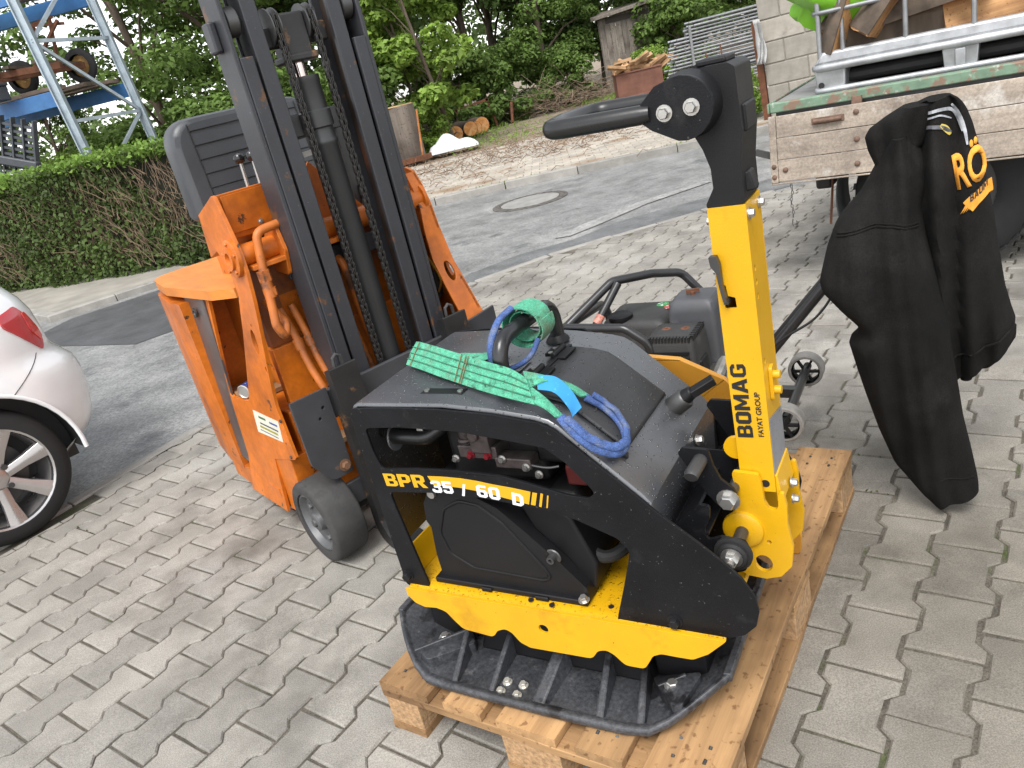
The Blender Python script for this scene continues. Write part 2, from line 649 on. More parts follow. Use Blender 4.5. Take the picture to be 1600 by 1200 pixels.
# ------------------------------------------------------------------ ground, road, paved yard
GROUND = mat('soil_and_litter', (.22, .175, .125), .95, var=.4, scale=2.2, bump=1, bscale=24, world=True,
             spots=((.10, .115, .045), 1.1, .60, .74), spots2=((.26, .21, .16), 9, .55, .7))
ASPHALT = mat('wet_asphalt', (.205, .204, .20), .45, var=.3, scale=3.2, bump=.9, bscale=110, world=True, rvar=.22, grain=.4, gscale=70, detail=8,
              spots=((.31, .305, .295), .9, .52, .68), spots2=((.11, .11, .112), 2.2, .57, .70))
PATCH = mat('dark_asphalt_patch', (.075, .076, .08), .42, var=.25, scale=3, bump=.7, bscale=160, world=True, rvar=.15)
PAVER = mat('concrete_paver', (.252, .237, .211), .8, var=.22, scale=5, bump=.55, bscale=420, world=True, rand=.13,
            spots=((.13, .12, .104), 1.5, .51, .68), spots2=((.34, .328, .302), 1.1, .56, .72), detail=8, grain=.3, gscale=300, stain=((1.25, 1.15), .5, 1.6, (.70, .67, .62)))
GROUT = mat('sandy_joint', (.095, .083, .065), .95, var=.4, scale=14, bump=1, bscale=200, world=True,
            spots=((.055, .07, .02), 3, .56, .66), grain=.4, gscale=200)
KERB = mat('kerb_concrete', (.27, .258, .235), .85, var=.2, scale=6, bump=.6, bscale=200, world=True, rand=.12, grain=.2)


def sheet(name, poly, z, m, parent=None):
    tris = tessellate_polygon([[Vector((p[0], p[1], 0)) for p in poly]])
    me = bpy.data.meshes.new(name)
    me.from_pydata([(p[0], p[1], z) for p in poly], [], [tuple(t) for t in tris])
    bm = bmesh.new()
    bm.from_mesh(me)
    for f in bm.faces:
        if f.normal.z < 0:
            f.normal_flip()
    bm.to_mesh(me)
    bm.free()
    return obj(name, me, m, parent)


struct(sheet('ground', [(-250, -60), (250, -60), (250, 320), (-250, 320)], -.045, GROUND))
YARD_EDGE = [(-3.6, 1.2), (-2.55, 2.45), (-2.05, 3.2), (-1.62, 3.8), (-.85, 4.72), (-.07, 5.45), (.51, 5.71), (1.03, 5.83), (1.78, 5.96), (2.4, 6.04), (7.5, 6.4)]
FAR_EDGE = [(-14, 12.6), (-9, 11.6), (-6.2, 10.0), (-4.55, 8.15), (-3.4, 8.9), (-2.6, 9.5), (-1.6, 9.9), (-.4, 9.9), (.5, 9.85), (1.4, 9.66), (2.6, 9.45), (7.5, 8.6), (16, 7.0)]
struct(sheet('road', [(-14, -6), (-5.5, -6)] + YARD_EDGE + [(16, 6.6)] + FAR_EDGE[::-1], -.02, ASPHALT))
struct(sheet('asphalt_patch', [(-4.5, 7.3), (-2.9, 6.2), (-2.1, 6.7), (-2.6, 8.4), (-3.3, 8.7), (-4.3, 8.1)], -.016, PATCH))
struct(sheet('asphalt_patch', [(-.45, 5.45), (-.1, 5.85), (.3, 6.08), (.75, 6.15), (1.2, 6.42), (1.9, 6.5), (2.6, 6.66), (2.6, 6.2), (1.2, 5.98), (.5, 5.82), (-.05, 5.55)], -.016, mat('damp_asphalt', (.15, .152, .156), .35, var=.3, scale=4, bump=.7, bscale=110, world=True, rvar=.18, grain=.35, gscale=70)))
struct(sheet('concrete_smear', [(.62, 6.35), (.9, 6.62), (1.5, 7.0), (2.2, 7.25), (2.25, 7.15), (1.55, 6.85), (1.0, 6.45), (.75, 6.3)], -.0125, mat('cement_smear', (.27, .267, .257), .7, var=.25, scale=5, bump=.5, world=True, grain=.3, gscale=40)))
YARD = [(-3.2, -1.2)] + YARD_EDGE + [(7.5, -1.2)]
yard = struct(sheet('paved_yard', YARD, -.0062, GROUT))


def inside(poly, x, y):
    c = False
    j = len(poly) - 1
    for i in range(len(poly)):
        (xi, yi), (xj, yj) = poly[i], poly[j]
        if (yi > y) != (yj > y) and x < (xj - xi) * (y - yi) / (yj - yi) + xi:
            c = not c
        j = i
    return c


def project(p):
    dv = Vector(p) - camo.matrix_world.translation
    z = dv.dot(_f)
    if z < .1:
        return None
    return 800 + 1203.7 * dv.dot(CR) / z, 600 - 1203.7 * dv.dot(CU) / z, z


LA, PB = .20085, .14009
AX = Vector((math.cos(R(50.5)), math.sin(R(50.5)), 0))
BX = Vector((AX.y, -AX.x, 0))
PORG = Vector((-1.2113, 1.7156, 0))
_h, _w = .0775, .0535
_half = [(.0035, _h), (.041, _h), (.063, _w), (.138, _w), (.160, _h), (.1974, _h)]
PAVER_OUT = [(a, b) for a, b in _half] + [(a, -b) for a, b in reversed(_half)]


def inset(poly, e):
    c = Vector((.1, 0))
    out = []
    n = len(poly)
    for i in range(n):
        p, a, b = Vector(poly[i]), Vector(poly[i - 1]), Vector(poly[(i + 1) % n])
        d1, d2 = (p - a).normalized(), (b - p).normalized()
        n1, n2 = Vector((d1.y, -d1.x)), Vector((d2.y, -d2.x))
        bis = (n1 + n2)
        bis = bis / max(.3, bis.length_squared / 2)
        out.append(tuple(p + bis * e))
    return out


_in = inset(PAVER_OUT, .0035)
if sum((p[0] - .1) ** 2 + p[1] ** 2 for p in _in) > sum((p[0] - .1) ** 2 + p[1] ** 2 for p in PAVER_OUT):
    _in = inset(PAVER_OUT, -.0035)


def paver_geo(seed=0):
    """one stone: worn top edge, no two variants alike"""
    rr = random.Random(seed)
    base, top_ = [], []
    for i in range(12):
        p, q = PAVER_OUT[i], PAVER_OUT[(i + 1) % 12]
        a, c = _in[i], _in[(i + 1) % 12]
        m_ = 3 if abs(p[0] - q[0]) + abs(p[1] - q[1]) > .05 else 2
        for k in range(m_):
            t = k / m_
            w = rr.uniform(-.0012, .0012)
            e = abs(rr.gauss(0, .0011)) + (rr.random() < .05) * .004
            base.append((p[0] + (q[0] - p[0]) * t + w, p[1] + (q[1] - p[1]) * t + w))
            x, y = a[0] + (c[0] - a[0]) * t, a[1] + (c[1] - a[1]) * t
            top_.append((x + (.1 - x) * e * 9, y - y * e * 9))
    n = len(base)
    vs = [(p[0], p[1], 0) for p in top_] + [(p[0], p[1], -.0045) for p in base] + [(p[0], p[1], -.014) for p in base]
    fs = [tuple(range(n - 1, -1, -1))]
    for k in range(2):
        for i in range(n):
            j = (i + 1) % n
            fs.append((k * n + i, k * n + j, (k + 1) * n + j, (k + 1) * n + i))
    return vs, fs


def paver_plain():
    n = 12
    vs = [(p[0], p[1], 0) for p in _in] + [(p[0], p[1], -.004) for p in PAVER_OUT] + [(p[0], p[1], -.014) for p in PAVER_OUT]
    fs = [tuple(range(n - 1, -1, -1))]
    for k in range(2):
        for i in range(n):
            j = (i + 1) % n
            fs.append((k * n + i, k * n + j, (k + 1) * n + j, (k + 1) * n + i))
    return vs, fs


pv, pf = paver_plain()
PAVER_MES = []
for k in range(14):
    mb = MB()
    mb.add(*paver_geo(k))
    m_ = mb.mesh('paver', smooth=0)
    m_.materials.append(PAVER)
    PAVER_MES.append(m_)
rotp = math.atan2(AX.y, AX.x)
spots, cutp = [], []
for j in range(-30, 62):
    for i in range(-40, 60):
        o = PORG + AX * ((i + (.5 if j % 2 else 0)) * LA) + BX * (j * PB)
        c = o + AX * (LA / 2)
        if c.y < -.9:
            continue
        cs_ = [o + AX * p[0] + BX * p[1] for p in ((0, .08), (.2, .08), (0, -.08), (.2, -.08))]
        k_ = sum(inside(YARD, q.x, q.y) for q in cs_)
        if k_ == 4:
            spots.append((o, c))
        elif k_ and inside(YARD, c.x, c.y) or k_ > 1:
            cutp.append((o, c))
# which stones the photograph shows largest: in frame, not under the pallet or behind the machines
HIDE = [(600, 1060), (540, 650), (440, 600), (240, 450), (330, 280), (600, 180), (760, 500), (900, 480), (1100, 100), (1200, 320), (1210, 700), (1330, 700), (1320, 790), (1190, 1210), (800, 1210)]
HOOD = [(1290, 440), (1440, 150), (1500, 160), (1590, 500), (1500, 580), (1530, 760), (1470, 780), (1330, 520)]
cand = []
for k, (o, c) in enumerate(spots):
    q = project(c)
    if q and -40 < q[0] < 1640 and -20 < q[1] < 1240 and not inside(HIDE, q[0], q[1]) and not inside(HOOD, q[0], q[1]):
        cand.append((q[2], k))
cand.sort()
single = {k for _, k in cand[:300]}
rv, rf, tone = [], [], []
for k, (o, c) in enumerate(spots):
    dz = rng.gauss(0, .0008)
    rz = rotp + rng.gauss(0, .006)
    if k in single:
        s = bpy.data.objects.new('paver', rng.choice(PAVER_MES))
        COL.objects.link(s)
        s.parent = yard
        s.location = (o.x, o.y, dz)
        s.rotation_euler = (rng.gauss(0, .004), rng.gauss(0, .004), rz)
    else:
        b0 = len(rv)
        cs, sn = math.cos(rz), math.sin(rz)
        t = rng.random()
        rv += [(o.x + cs * x - sn * y, o.y + sn * x + cs * y, dz + z) for x, y, z in pv]
        rf += [tuple(b0 + i for i in f) for f in pf]
        tone += [t] * len(pv)
# stones cut along the yard's edge
for o, c in cutp:
    poly = [(o.x + AX.x * x + BX.x * y, o.y + AX.y * x + BX.y * y) for x, y in PAVER_OUT]
    for (x0, y0), (x1, y1) in zip(YARD_EDGE, YARD_EDGE[1:]):
        mx, my = (x0 + x1) / 2, (y0 + y1) / 2
        if min(math.hypot(c.x - x0, c.y - y0), math.hypot(c.x - x1, c.y - y1), math.hypot(c.x - mx, c.y - my)) > .9 and not (min(x0, x1) - .2 < c.x < max(x0, x1) + .2 and min(y0, y1) - .2 < c.y < max(y0, y1) + .2):
            continue
        nx, ny = y1 - y0, -(x1 - x0)
        out = []
        for i in range(len(poly)):
            p, q = poly[i - 1], poly[i]
            dp, dq = (p[0] - x0) * nx + (p[1] - y0) * ny, (q[0] - x0) * nx + (q[1] - y0) * ny
            if dp * dq < 0:
                t = dp / (dp - dq)
                out.append((p[0] + (q[0] - p[0]) * t, p[1] + (q[1] - p[1]) * t))
            if dq >= 0:
                out.append(q)
        poly = out
        if len(poly) < 3:
            break
    if len(poly) < 3:
        continue
    n_ = len(poly)
    b0 = len(rv)
    rv += [(x, y, 0) for x, y in poly] + [(x, y, -.014) for x, y in poly]
    rf += [tuple(b0 + i for i in range(n_ - 1, -1, -1))] + [(b0 + i, b0 + (i + 1) % n_, b0 + n_ + (i + 1) % n_, b0 + n_ + i) for i in range(n_)]
    tone += [rng.random()] * (2 * n_)
me = bpy.data.meshes.new('paver_field')
me.from_pydata(rv, [], rf)
at = me.attributes.new('tone', 'FLOAT', 'POINT')
at.data.foreach_set('value', tone)
bm = bmesh.new()
bm.from_mesh(me)
bmesh.ops.recalc_face_normals(bm, faces=bm.faces)
bm.to_mesh(me)
bm.free()
pfield = struct(obj('paver_field', me, PAVER, yard), 'stuff')


def kerb_run(name, path, w, z0, z1, L_=1.0, side=1):
    """row of kerb stones laid along a path, each its own piece"""
    root = None
    pts = [Vector((p[0], p[1], 0)) for p in path]
    k = 0
    for a, b in zip(pts, pts[1:]):
        dd = b - a
        n = max(1, round(dd.length / L_))
        t = dd.normalized()
        s = Vector((-t.y, t.x, 0)) * side
        for i in range(n):
            p0 = a + dd * (i / n) + t * .004
            p1 = a + dd * ((i + 1) / n) - t * .004
            m_ = MB()
            j = rng.uniform(-.004, .004)
            m_.hull8([(*p0.xy, z0), (*p1.xy, z0), (*(p1 + s * w).xy, z0), (*(p0 + s * w).xy, z0),
                      (*p0.xy, z1 + j), (*p1.xy, z1 + j), (*(p1 + s * w).xy, z1 + j), (*(p0 + s * w).xy, z1 + j)])
            o = m_.build(name, KERB, root_, bevel=.008, smooth=30)
            k += 1


root_ = yard
kerb_run('edging_stone', [(p[0], p[1]) for p in YARD_EDGE[1:-1]], .07, -.05, .004, .5, 1)

# apron of small pavers beyond the road, up to the wood yard
APRON = mat('apron_paving', (.33, .30, .26), .85, var=.22, scale=3, bump=.5, bscale=90, world=True,
            spots=((.20, .145, .10), 1.3, .53, .66), spots2=((.16, .11, .07), 5, .60, .68))
ap_pts = [(-2.55, 9.62), (-1.6, 10.02), (-.4, 10.02), (.5, 9.97), (1.4, 9.78), (2.6, 9.57), (7.5, 8.72)]
apron = struct(sheet('apron', ap_pts + [(9, 13), (5.2, 14.6), (1.6, 14.8), (-1.2, 15.0), (-3.2, 14.2)], .05, GROUT))
root_ = struct(bpy.data.objects.new('roadside_kerb', None))
COL.objects.link(root_)
kerb_run('kerb_stone', FAR_EDGE[4:-1], .12, -.06, .07, .9, 1)
# the stones of the apron: laid in rows
APV = mat('apron_stone', (.36, .325, .275), .85, var=.2, scale=6, bump=.5, bscale=120, world=True, rand=.16,
          spots=((.24, .165, .105), 1.5, .54, .64), spots2=((.15, .105, .07), 6, .62, .70))
rv, rf, tone = [], [], []
APOLY = ap_pts + [(9, 13), (5.2, 14.6), (1.6, 14.8), (-1.2, 15.0), (-3.2, 14.2)]
ca, sa = math.cos(R(-7)), math.sin(R(-7))
for i in range(-40, 90):
    for j in range(-10, 70):
        u, v = i * .21 + (j % 2) * .105, 8.6 + j * .145
        x, y = ca * u - sa * v - 1.0, sa * u + ca * v
        if not (inside(APOLY, x, y)):
            continue
        b0 = len(rv)
        z = .058 + rng.gauss(0, .003)
        for du, dv_ in ((.006, .006), (.204, .006), (.204, .139), (.006, .139)):
            rv.append((x + ca * du - sa * dv_, y + sa * du + ca * dv_, z))
        for du, dv_ in ((0, 0), (.21, 0), (.21, .145), (0, .145)):
            rv.append((x + ca * du - sa * dv_, y + sa * du + ca * dv_, z - .012))
        rf += [(b0, b0 + 1, b0 + 2, b0 + 3)] + [(b0 + 4 + k, b0 + 4 + (k + 1) % 4, b0 + (k + 1) % 4, b0 + k) for k in range(4)]
        tone += [rng.random()] * 8
me = bpy.data.meshes.new('apron_paving_stones')
me.from_pydata(rv, [], rf)
at = me.attributes.new('tone', 'FLOAT', 'POINT')
at.data.foreach_set('value', tone)
struct(obj('apron_stones', me, APV, apron), 'stuff')

# pavement strip in front of the hedge
struct(sheet('pavement', [(-14, 12.75), (-9, 11.75), (-6.2, 10.12), (-4.6, 8.28), (-3.4, 9.05), (-2.65, 9.62), (-3.2, 10.6), (-6.3, 11.6), (-14, 14.5)], .035,
             mat('pavement_slab', (.27, .25, .215), .85, var=.25, scale=2.5, bump=.7, bscale=60, world=True)))
kerb_run('kerb_stone', FAR_EDGE[0:5], .12, -.06, .05, .9, 1)

# manhole in the road
mh = thing('manhole_cover', 'round concrete filled manhole cover set in the wet road', 'manhole', (.66, 8.5, -.02))
MB().lathe((0, 0, 0), (0, 0, 1), [(0, .42), (.008, .42), (.009, .40), (.009, .34), (.004, .335), (.004, .33), (0, .33)], 40).build('frame', mat('cast_iron_rust', (.10, .09, .08), .7, var=.4, scale=12), mh)
MB().lathe((0, 0, 0), (0, 0, 1), [(0, .325), (.010, .325), (.012, .31), (.012, .001)], 40).build('lid', mat('manhole_concrete', (.24, .235, .22), .8, var=.2, bump=.5, bscale=80), mh)
for k in range(24):
    a = k * math.pi / 12
    MB().box((.345, -.018, .004), (.39, .018, .013), Matrix.Rotation(a, 4, 'Z')).build('lug', MATS['cast_iron_rust'], mh)
# ------------------------------------------------------------------ pallet
pal = thing('wooden_pallet', 'pale pine pallet with chip blocks carrying the black and yellow plate compactor', 'pallet', (-.4589, 1.4257, 0), R(52.89))
PALY = wood('pallet_pine_cross', (.48, .285, .128), (.26, .145, .062), rand=.25, axis=1)


def board(name, lo, hi, m, parent, n=7, amp=.0025, axis=0):
    """sawn board whose long edges wander a little"""
    s = MB()
    rows = []
    for k in range(n + 1):
        t = k / n
        d1, d2, d3 = (rng.uniform(-amp, amp) for _ in range(3))
        if axis == 0:
            x = lo[0] + (hi[0] - lo[0]) * t
            rows.append([(x, lo[1] + d1, lo[2]), (x, hi[1] + d2, lo[2]), (x, hi[1] + d2, hi[2] + d3 * .3), (x, lo[1] + d1, hi[2] + d3 * .3)])
        else:
            y = lo[1] + (hi[1] - lo[1]) * t
            rows.append([(lo[0] + d1, y, lo[2]), (hi[0] + d2, y, lo[2]), (hi[0] + d2, y, hi[2] + d3 * .3), (lo[0] + d1, y, hi[2] + d3 * .3)])
    s.grid(rows, close_u=True)
    s.add(rows[0], [(0, 1, 2, 3)])
    s.add(rows[-1], [(3, 2, 1, 0)])
    return s.build(name, m, parent, bevel=.0015, smooth=30, seg=1)


yy = 0.
for w in (.145, .1, .145, .1, .145):
    o = board('deck_board', (0, -yy - w, .122), (1.2, -yy, .144), PALLETWOOD, pal)
    nl = MB()
    for x in (.05, .09, .58, .63, 1.11, 1.15):
        for q in (.3, .7):
            nl.cyl((x + rng.uniform(-.01, .01), -yy - w * q, .1435), (x, -yy - w * q, .1448), .0035, 8)
    nl = nl.build('nail_heads', DARKSTEEL, o)
    nl['kind'] = 'stuff'
    yy += w + .04125
for x in (0, .5275, 1.055):
    board('stringer_board', (x + .001, -.799, .1), (x + .144, -.001, .1215), PALY, pal, axis=1)
for x in (.0, .5275, 1.055):
    for y, w in ((0, .1), (.3275, .145), (.7, .1)):
        MB().box((x + .002, -y - w + .002, .0222), (x + .143, -y - .002, .0998)).build('block', CHIP, pal, bevel=.002)
for y, w in ((0, .1), (.3275, .145), (.7, .1)):
    board('bottom_board', (0, -y - w, 0), (1.2, -y, .022), PALLETWOOD, pal)

# ------------------------------------------------------------------ big plate compactor
cp = thing('plate_compactor', 'large black and yellow plate compactor with upright yellow drawbar standing on the pallet', 'plate compactor', (.0645, 1.4563, .144), R(-33.5))


def sd(y):
    return lambda u, v, t: Vector((u, y + t, v))


# base plate: cast tray with rim, both ends turned up
def zup(x):
    return .07 * smoothstep(-.26, -.47, x) if x < 0 else .07 * smoothstep(.2, .40, x)


xs = [-.435, -.43, -.42, -.405, -.385, -.36, -.33, -.29, -.24, -.15, 0, .1, .18, .23, .265, .295, .32, .338, .35, .357, .36]


def halfw(x):
    e = min(x + .435, .36 - x)
    w = .302 - .006 * ((x + .04) / .3) ** 2
    if e < .15:
        w -= .12 * (1 - e / .15) ** 1.6
    return w


rows = []
for x in xs:
    w, z = halfw(x), zup(x)
    prof = [(-w + .02, z), (-w, z + .006), (-w - .001, z + .019), (-w + .006, z + .024), (-w + .016, z + .022), (-w + .026, z + .0145), (0, z + .0145)]
    full = prof + [(-a, b) for a, b in prof[-2::-1]]
    rows.append([(x, a, b) for a, b in full])
s = MB().grid(rows, close_u=True)
n = len(rows[0])
s.add(rows[0], [tuple(range(n))])
s.add(rows[-1], [tuple(range(n - 1, -1, -1))])
# end rims
for x, sg in ((-.436, 1), (.361, -1)):
    w = halfw(x + sg * .002)
    s.bar((x + sg * .006, -w, zup(x) + .013), (x + sg * .006, w, zup(x) + .013), .016, .020)
base = s.build('base_plate', CAST, cp, bevel=.003, smooth=50)
s = MB()
s.hull8([(-.22, -.17, .012), (.2, -.17, .012), (.2, .17, .012), (-.22, .17, .012), (-.19, -.155, .11), (.17, -.155, .11), (.17, .155, .11), (-.19, .155, .11)])
s.build('exciter_housing', PLASTIC, cp, bevel=.008)
for x0, x1 in ((-.36, -.24), (.2, .31)):
    MB().box((x0, -.15, zup((x0 + x1) / 2) * .6 + .012), (x1, .15, .15)).build('plate_mount', PLASTIC, cp, bevel=.006)
for sg in (-1, 1):
    for xo, xi, th in ((-.222, -.245, .012), (-.127, -.134, .011), (-.012, -.003, .024), (.125, .105, .013), (.21, .185, .013)):
        m_ = MB()
        for yo, yi, ho, hi_ in ((-.285, -.16, .02, .07),):
            m_.hull8([(xo - th, sg * yo * -1, .012), (xo + th, sg * yo * -1, .012), (xi + th * .8, sg * yi * -1, .012), (xi - th * .8, sg * yi * -1, .012),
                      (xo - th * .5, sg * yo * -1, ho), (xo + th * .5, sg * yo * -1, ho), (xi + th * .5, sg * yi * -1, hi_), (xi - th * .5, sg * yi * -1, hi_)])
        m_.build('rib', CAST, base, bevel=.003)
    for tri, zb in (([(-.345, -.245), (-.25, -.165), (-.215, -.18), (-.30, -.265)], .03), ([(.196, -.172), (.305, -.16), (.285, -.25), (.268, -.25)], .03)):
        t2 = fillet(tri, .012, 3)
        pts = [(a, sg * -b) for a, b in t2]
        MB().plate(pts, [], lambda u, v, t: Vector((u, v, zup(u) * .7 + t)), .012, .042).build('corner_pad', CAST, base, bevel=.002)
    for x, y, z in ((-.293, -.195, .05), (.251, -.195, .05)):
        MB().hexbolt((x, -sg * y, z), (0, 0, 1), .011, .009).build('bolt', STEEL, base)
    for x0, y0, x1 in ((-.335, -.258, -.245), (.225, -.2, .275)):
        MB().bar((x0, -sg * y0, .035 + zup(x0) * .6), (x1, sg * .17, .05), .008, .03).build('web', CAST, base, bevel=.002)
for x, y in ((-.105, -.248), (-.066, -.247), (-.107, -.276), (-.067, -.276)):
    MB().hexbolt((x, y, .0148), (0, 0, 1), .0075, .008).build('bolt', mat('bright_zinc', (.62, .6, .54), .35, metal=.6, var=.1), base)

# yellow engine bed
wave = [(-.332, .195), (-.316, .175), (-.292, .167), (-.259, .171), (-.235, .165), (-.221, .146), (-.201, .124), (-.124, .118), (-.110, .138), (-.088, .148), (-.073, .14), (-.058, .118), (-.036, .109),
        (.106, .114), (.122, .137), (.142, .144), (.158, .134), (.176, .114), (.216, .115), (.226, .131), (.238, .152), (.256, .161), (.288, .161), (.316, .162), (.347, .182), (.378, .214)]
for sg in (-1, 1):
    outer = [(-.330, .213)] + fillet(wave, .02, 3, False) + [(.382, .219)]
    circ = [(.008 + .011 * math.cos(a), .168 + .011 * math.sin(a)) for a in [k * math.pi / 8 for k in range(16)]]
    MB().plate(outer, [circ], lambda u, v, t: Vector((u, sg * (.222 + t), v)), 0, .006).build('bed_skirt', YELLOW, cp, bevel=.0018, smooth=30)
s = MB()
s.hull8([(-.33, -.222, .207), (.378, -.222, .207), (.378, .222, .207), (-.33, .222, .207), (-.33, -.200, .219), (.378, -.200, .219), (.378, .200, .219), (-.33, .200, .219)])
s.box((-.34, -.19, .15), (-.334, .19, .206))
bed = s.build('engine_bed', YELLOWWET, cp, bevel=.004)
MB().hull8([(-.325, -.18, .2195), (-.319, -.18, .2195), (-.319, .18, .2195), (-.325, .18, .2195), (-.35, -.17, .275), (-.346, -.17, .275), (-.346, .17, .275), (-.35, .17, .275)]).build('front_lip', YELLOW, bed, bevel=.001)
for x, y in ((-.02, -.206), (.075, -.18), (.15, -.188), (.03, -.21)):
    MB().cyl((x, y, .2185), (x, y, .2200), .006, 14).build('plug_hole', BLACKPRINT, bed)

# side frames cut from plate, with an upper window and an open bottom
outer = [(-.342, .638), (-.334, .652), (-.25, .656), (-.115, .655), (.005, .647), (.097, .633), (.124, .621), (.174, .572), (.222, .529), (.288, .467), (.353, .412), (.398, .371), (.42, .347), (.437, .315), (.442, .282), (.434, .249), (.412, .225), (.384, .213),
         (.165, .192), (.174, .223), (.196, .288), (.216, .349), (.223, .378), (.204, .402), (.128, .434), (.078, .448), (-.06, .462), (-.182, .464), (-.303, .456), (-.299, .412), (-.274, .206), (-.342, .205)]
hole = [(-.314, .608), (-.219, .613), (-.087, .609), (.031, .593), (.097, .583), (.134, .553), (.174, .503), (.177, .493), (.163, .483), (.12, .487), (.047, .504), (-.009, .516), (-.113, .522), (-.204, .520), (-.302, .513), (-.312, .555)]
outer_far = [(x, z - .05 * smoothstep(.05, .13, x) * (1 - smoothstep(.36, .42, x))) if k < 14 else (x, z) for k, (x, z) in enumerate(outer)]
for sg in (-1, 1):
    fr_ = MB().plate(fillet(outer if sg < 0 else outer_far, .014, 4), [fillet(hole, .012, 3)] if sg < 0 else [], lambda u, v, t: Vector((u, sg * (.205 + t), v)), 0, .006).build('side_frame', BLACK, cp, bevel=.0012, smooth=0)
    for x, z in ((.287, .231), (-.327, .236)):
        MB().hexbolt((x, sg * .211, z), (0, sg, 0), .010, .011).build('bolt', PLASTIC, fr_)
    if sg < 0:
        Y = -.2112
        side = lambda ox, oz, ang: (lambda x, y, t: Vector((ox + x * math.cos(ang) - y * math.sin(ang), Y - t, oz + x * math.sin(ang) + y * math.cos(ang))))
        obj('lettering', block_letters('BPR', .030, side(-.304, .4715, R(2)), 1.36, .10), YELLOWPRINT, fr_)
        band = [(-.188, .504), (-.150, .5055), (-.107, .505), (-.07, .502), (-.035, .497), (.006, .493), (.046, .4875), (.036, .4585), (-.003, .466), (-.042, .473), (-.08, .479), (-.114, .4825), (-.15, .484), (-.179, .4838)]
        MB().plate(band, [], sd(Y), -.0003, 0).build('print_band', YELLOWPRINT, fr_, smooth=0)
        bars = [[(.050, .4865), (.0595, .4855), (.0495, .4575), (.040, .4585)], [(.067, .486), (.072, .485), (.062, .455), (.057, .456)], [(.080, .4825), (.083, .482), (.075, .4545), (.072, .4545)]]
        for b_ in bars:
            MB().plate(b_, [], sd(Y), -.0003, 0).build('print_bar', YELLOWPRINT, fr_, smooth=0)
        Y = -.2117
        sl = .25
        for tx, ox, oz, an in (('35', -.184, .4665, R(1)), ('/', -.114, .4645, R(-2)), ('60', -.077, .4665, R(-5)), ('D', .000, .4555, R(-8))):
            obj('lettering', block_letters(tx, .0275, side(ox, oz, an), 1.12, .12), WHITE, fr_)

# hood: folded sheet with rear slope, far shoulder chamfered
st = [(-.2045, 0, -.002), (-.199, .001, .003), (-.19, .002, .004), (.0, .002, .005), (.178, .002, .004), (.186, .0, -.002), (.188, -.004, -.03)]
rows = []
for y, dx, dz in st:
    pr_ = [(-.342, .30), (-.345, .625 + dz), (-.335, .651 + dz), (-.32, .657 + dz), (-.11, .659 + dz), (.0 + dx, .650 + dz), (.085 + dx, .638 + dz), (.11 + dx, .631 + dz), (.128 + dx, .619 + dz), (.262 + dx, .492 + dz), (.276 + dx, .474 + dz), (.279 + dx, .45 + dz), (.272 + dx, .33)]
    rows.append([(x, y, z) for x, z in pr_])
hood = MB().grid(rows).build('hood', BLACKWET, cp, bevel=.0, smooth=24)
sm = hood.modifiers.new('thickness', 'SOLIDIFY')
sm.thickness = .003


def slope(u, v, t):   # u along ly, v down the slope from the fold
    L_ = Vector((.124, 0, .6235)).lerp(Vector((.262, 0, .494)), v)
    nn = Vector((.68, 0, .73))
    return Vector((L_.x, u, L_.z + .004)) + nn * t


# service hatch lying over the fold
hp = []
for y in (-.14, -.135, .075, .085):
    e = 0 if -.137 < y < .08 else -.004
    hp.append([(.03, y, .658 + e), (.08, y, .652 + e), (.113, y, .643 + e), (.134, y, .627 + e), (.215 + .003, y, .5535 + e), (.2195, y, .5455 + e)])
hatch = MB().grid(hp).build('service_hatch', HATCH, hood, bevel=.002, smooth=40)
sm = hatch.modifiers.new('thickness', 'SOLIDIFY')
sm.thickness = .004
sm.offset = 0
hatch.modifiers.move(1, 0)
for y0, y1 in ((.02, .05), (-.085, -.05)):
    s = MB().box((.004, y0, .660), (.03, y1, .667)).box((.030, y0 - .012, .659), (.055, y1 + .012, .664))
    s.cyl((.028, y0 - .012, .667), (.028, y1 + .012, .667), .006, 10)
    s.build('hinge', PLASTIC, hatch, bevel=.001)
    sc = MB()
    for yq in (y0 + .004, y1 - .004):
        sc.cyl((.016, yq, .667), (.016, yq, .669), .005, 10)
    sc.build('rivet', STEEL, hatch)
MB().box((.03, -.135, .6585), (.038, .08, .663)).build('hinge_strip', PLASTIC, hatch, bevel=.001)
MB().bar((.15, -.196, .607), (.225, -.148, .5385), .012, .006, (.68, 0, .73)).build('grab_slot', BLACKPRINT, hood)
s = MB()
s.box((-.19, -.160, .659), (-.09, -.135, .6635))
s.build('hinge_plate', PLASTIC, hood, bevel=.001)
for x in (-.18, -.1):
    MB().cyl((x, -.148, .6635), (x, -.148, .666), .006, 12).build('rivet', STEEL, hood)
MB().box((-.075, -.05, .6595), (-.02, .005, .660)).build('faded_sticker', mat('faded_sticker', (.2, .2, .2), .5, var=.4, scale=60), hood)
MB().tube(fillet([(.01, .045, .6), (.02, .045, .62), (.04, .04, .628)], .0, 1, False), .005, 8).build('latch_knob', PLASTIC, hood)

# lifting bar
path = fillet([(-.016, -.116, .645), (-.016, -.112, .748), (-.012, .118, .745), (-.010, .115, .645)], .055, 6, False)
lift = MB().tube(path, .0155, 16).build('lifting_bar', mat('gloss_black_bar', (.012, .0125, .0135), .28, var=.2, spec=.6), cp, smooth=60)
for y in (-.116, .115):
    MB().lathe((-.012, y, .658), (0, 0, 1), [(0, .026), (.005, .024), (.012, .018), (.014, .0165)], 20).build('bar_grommet', PLASTIC, lift)

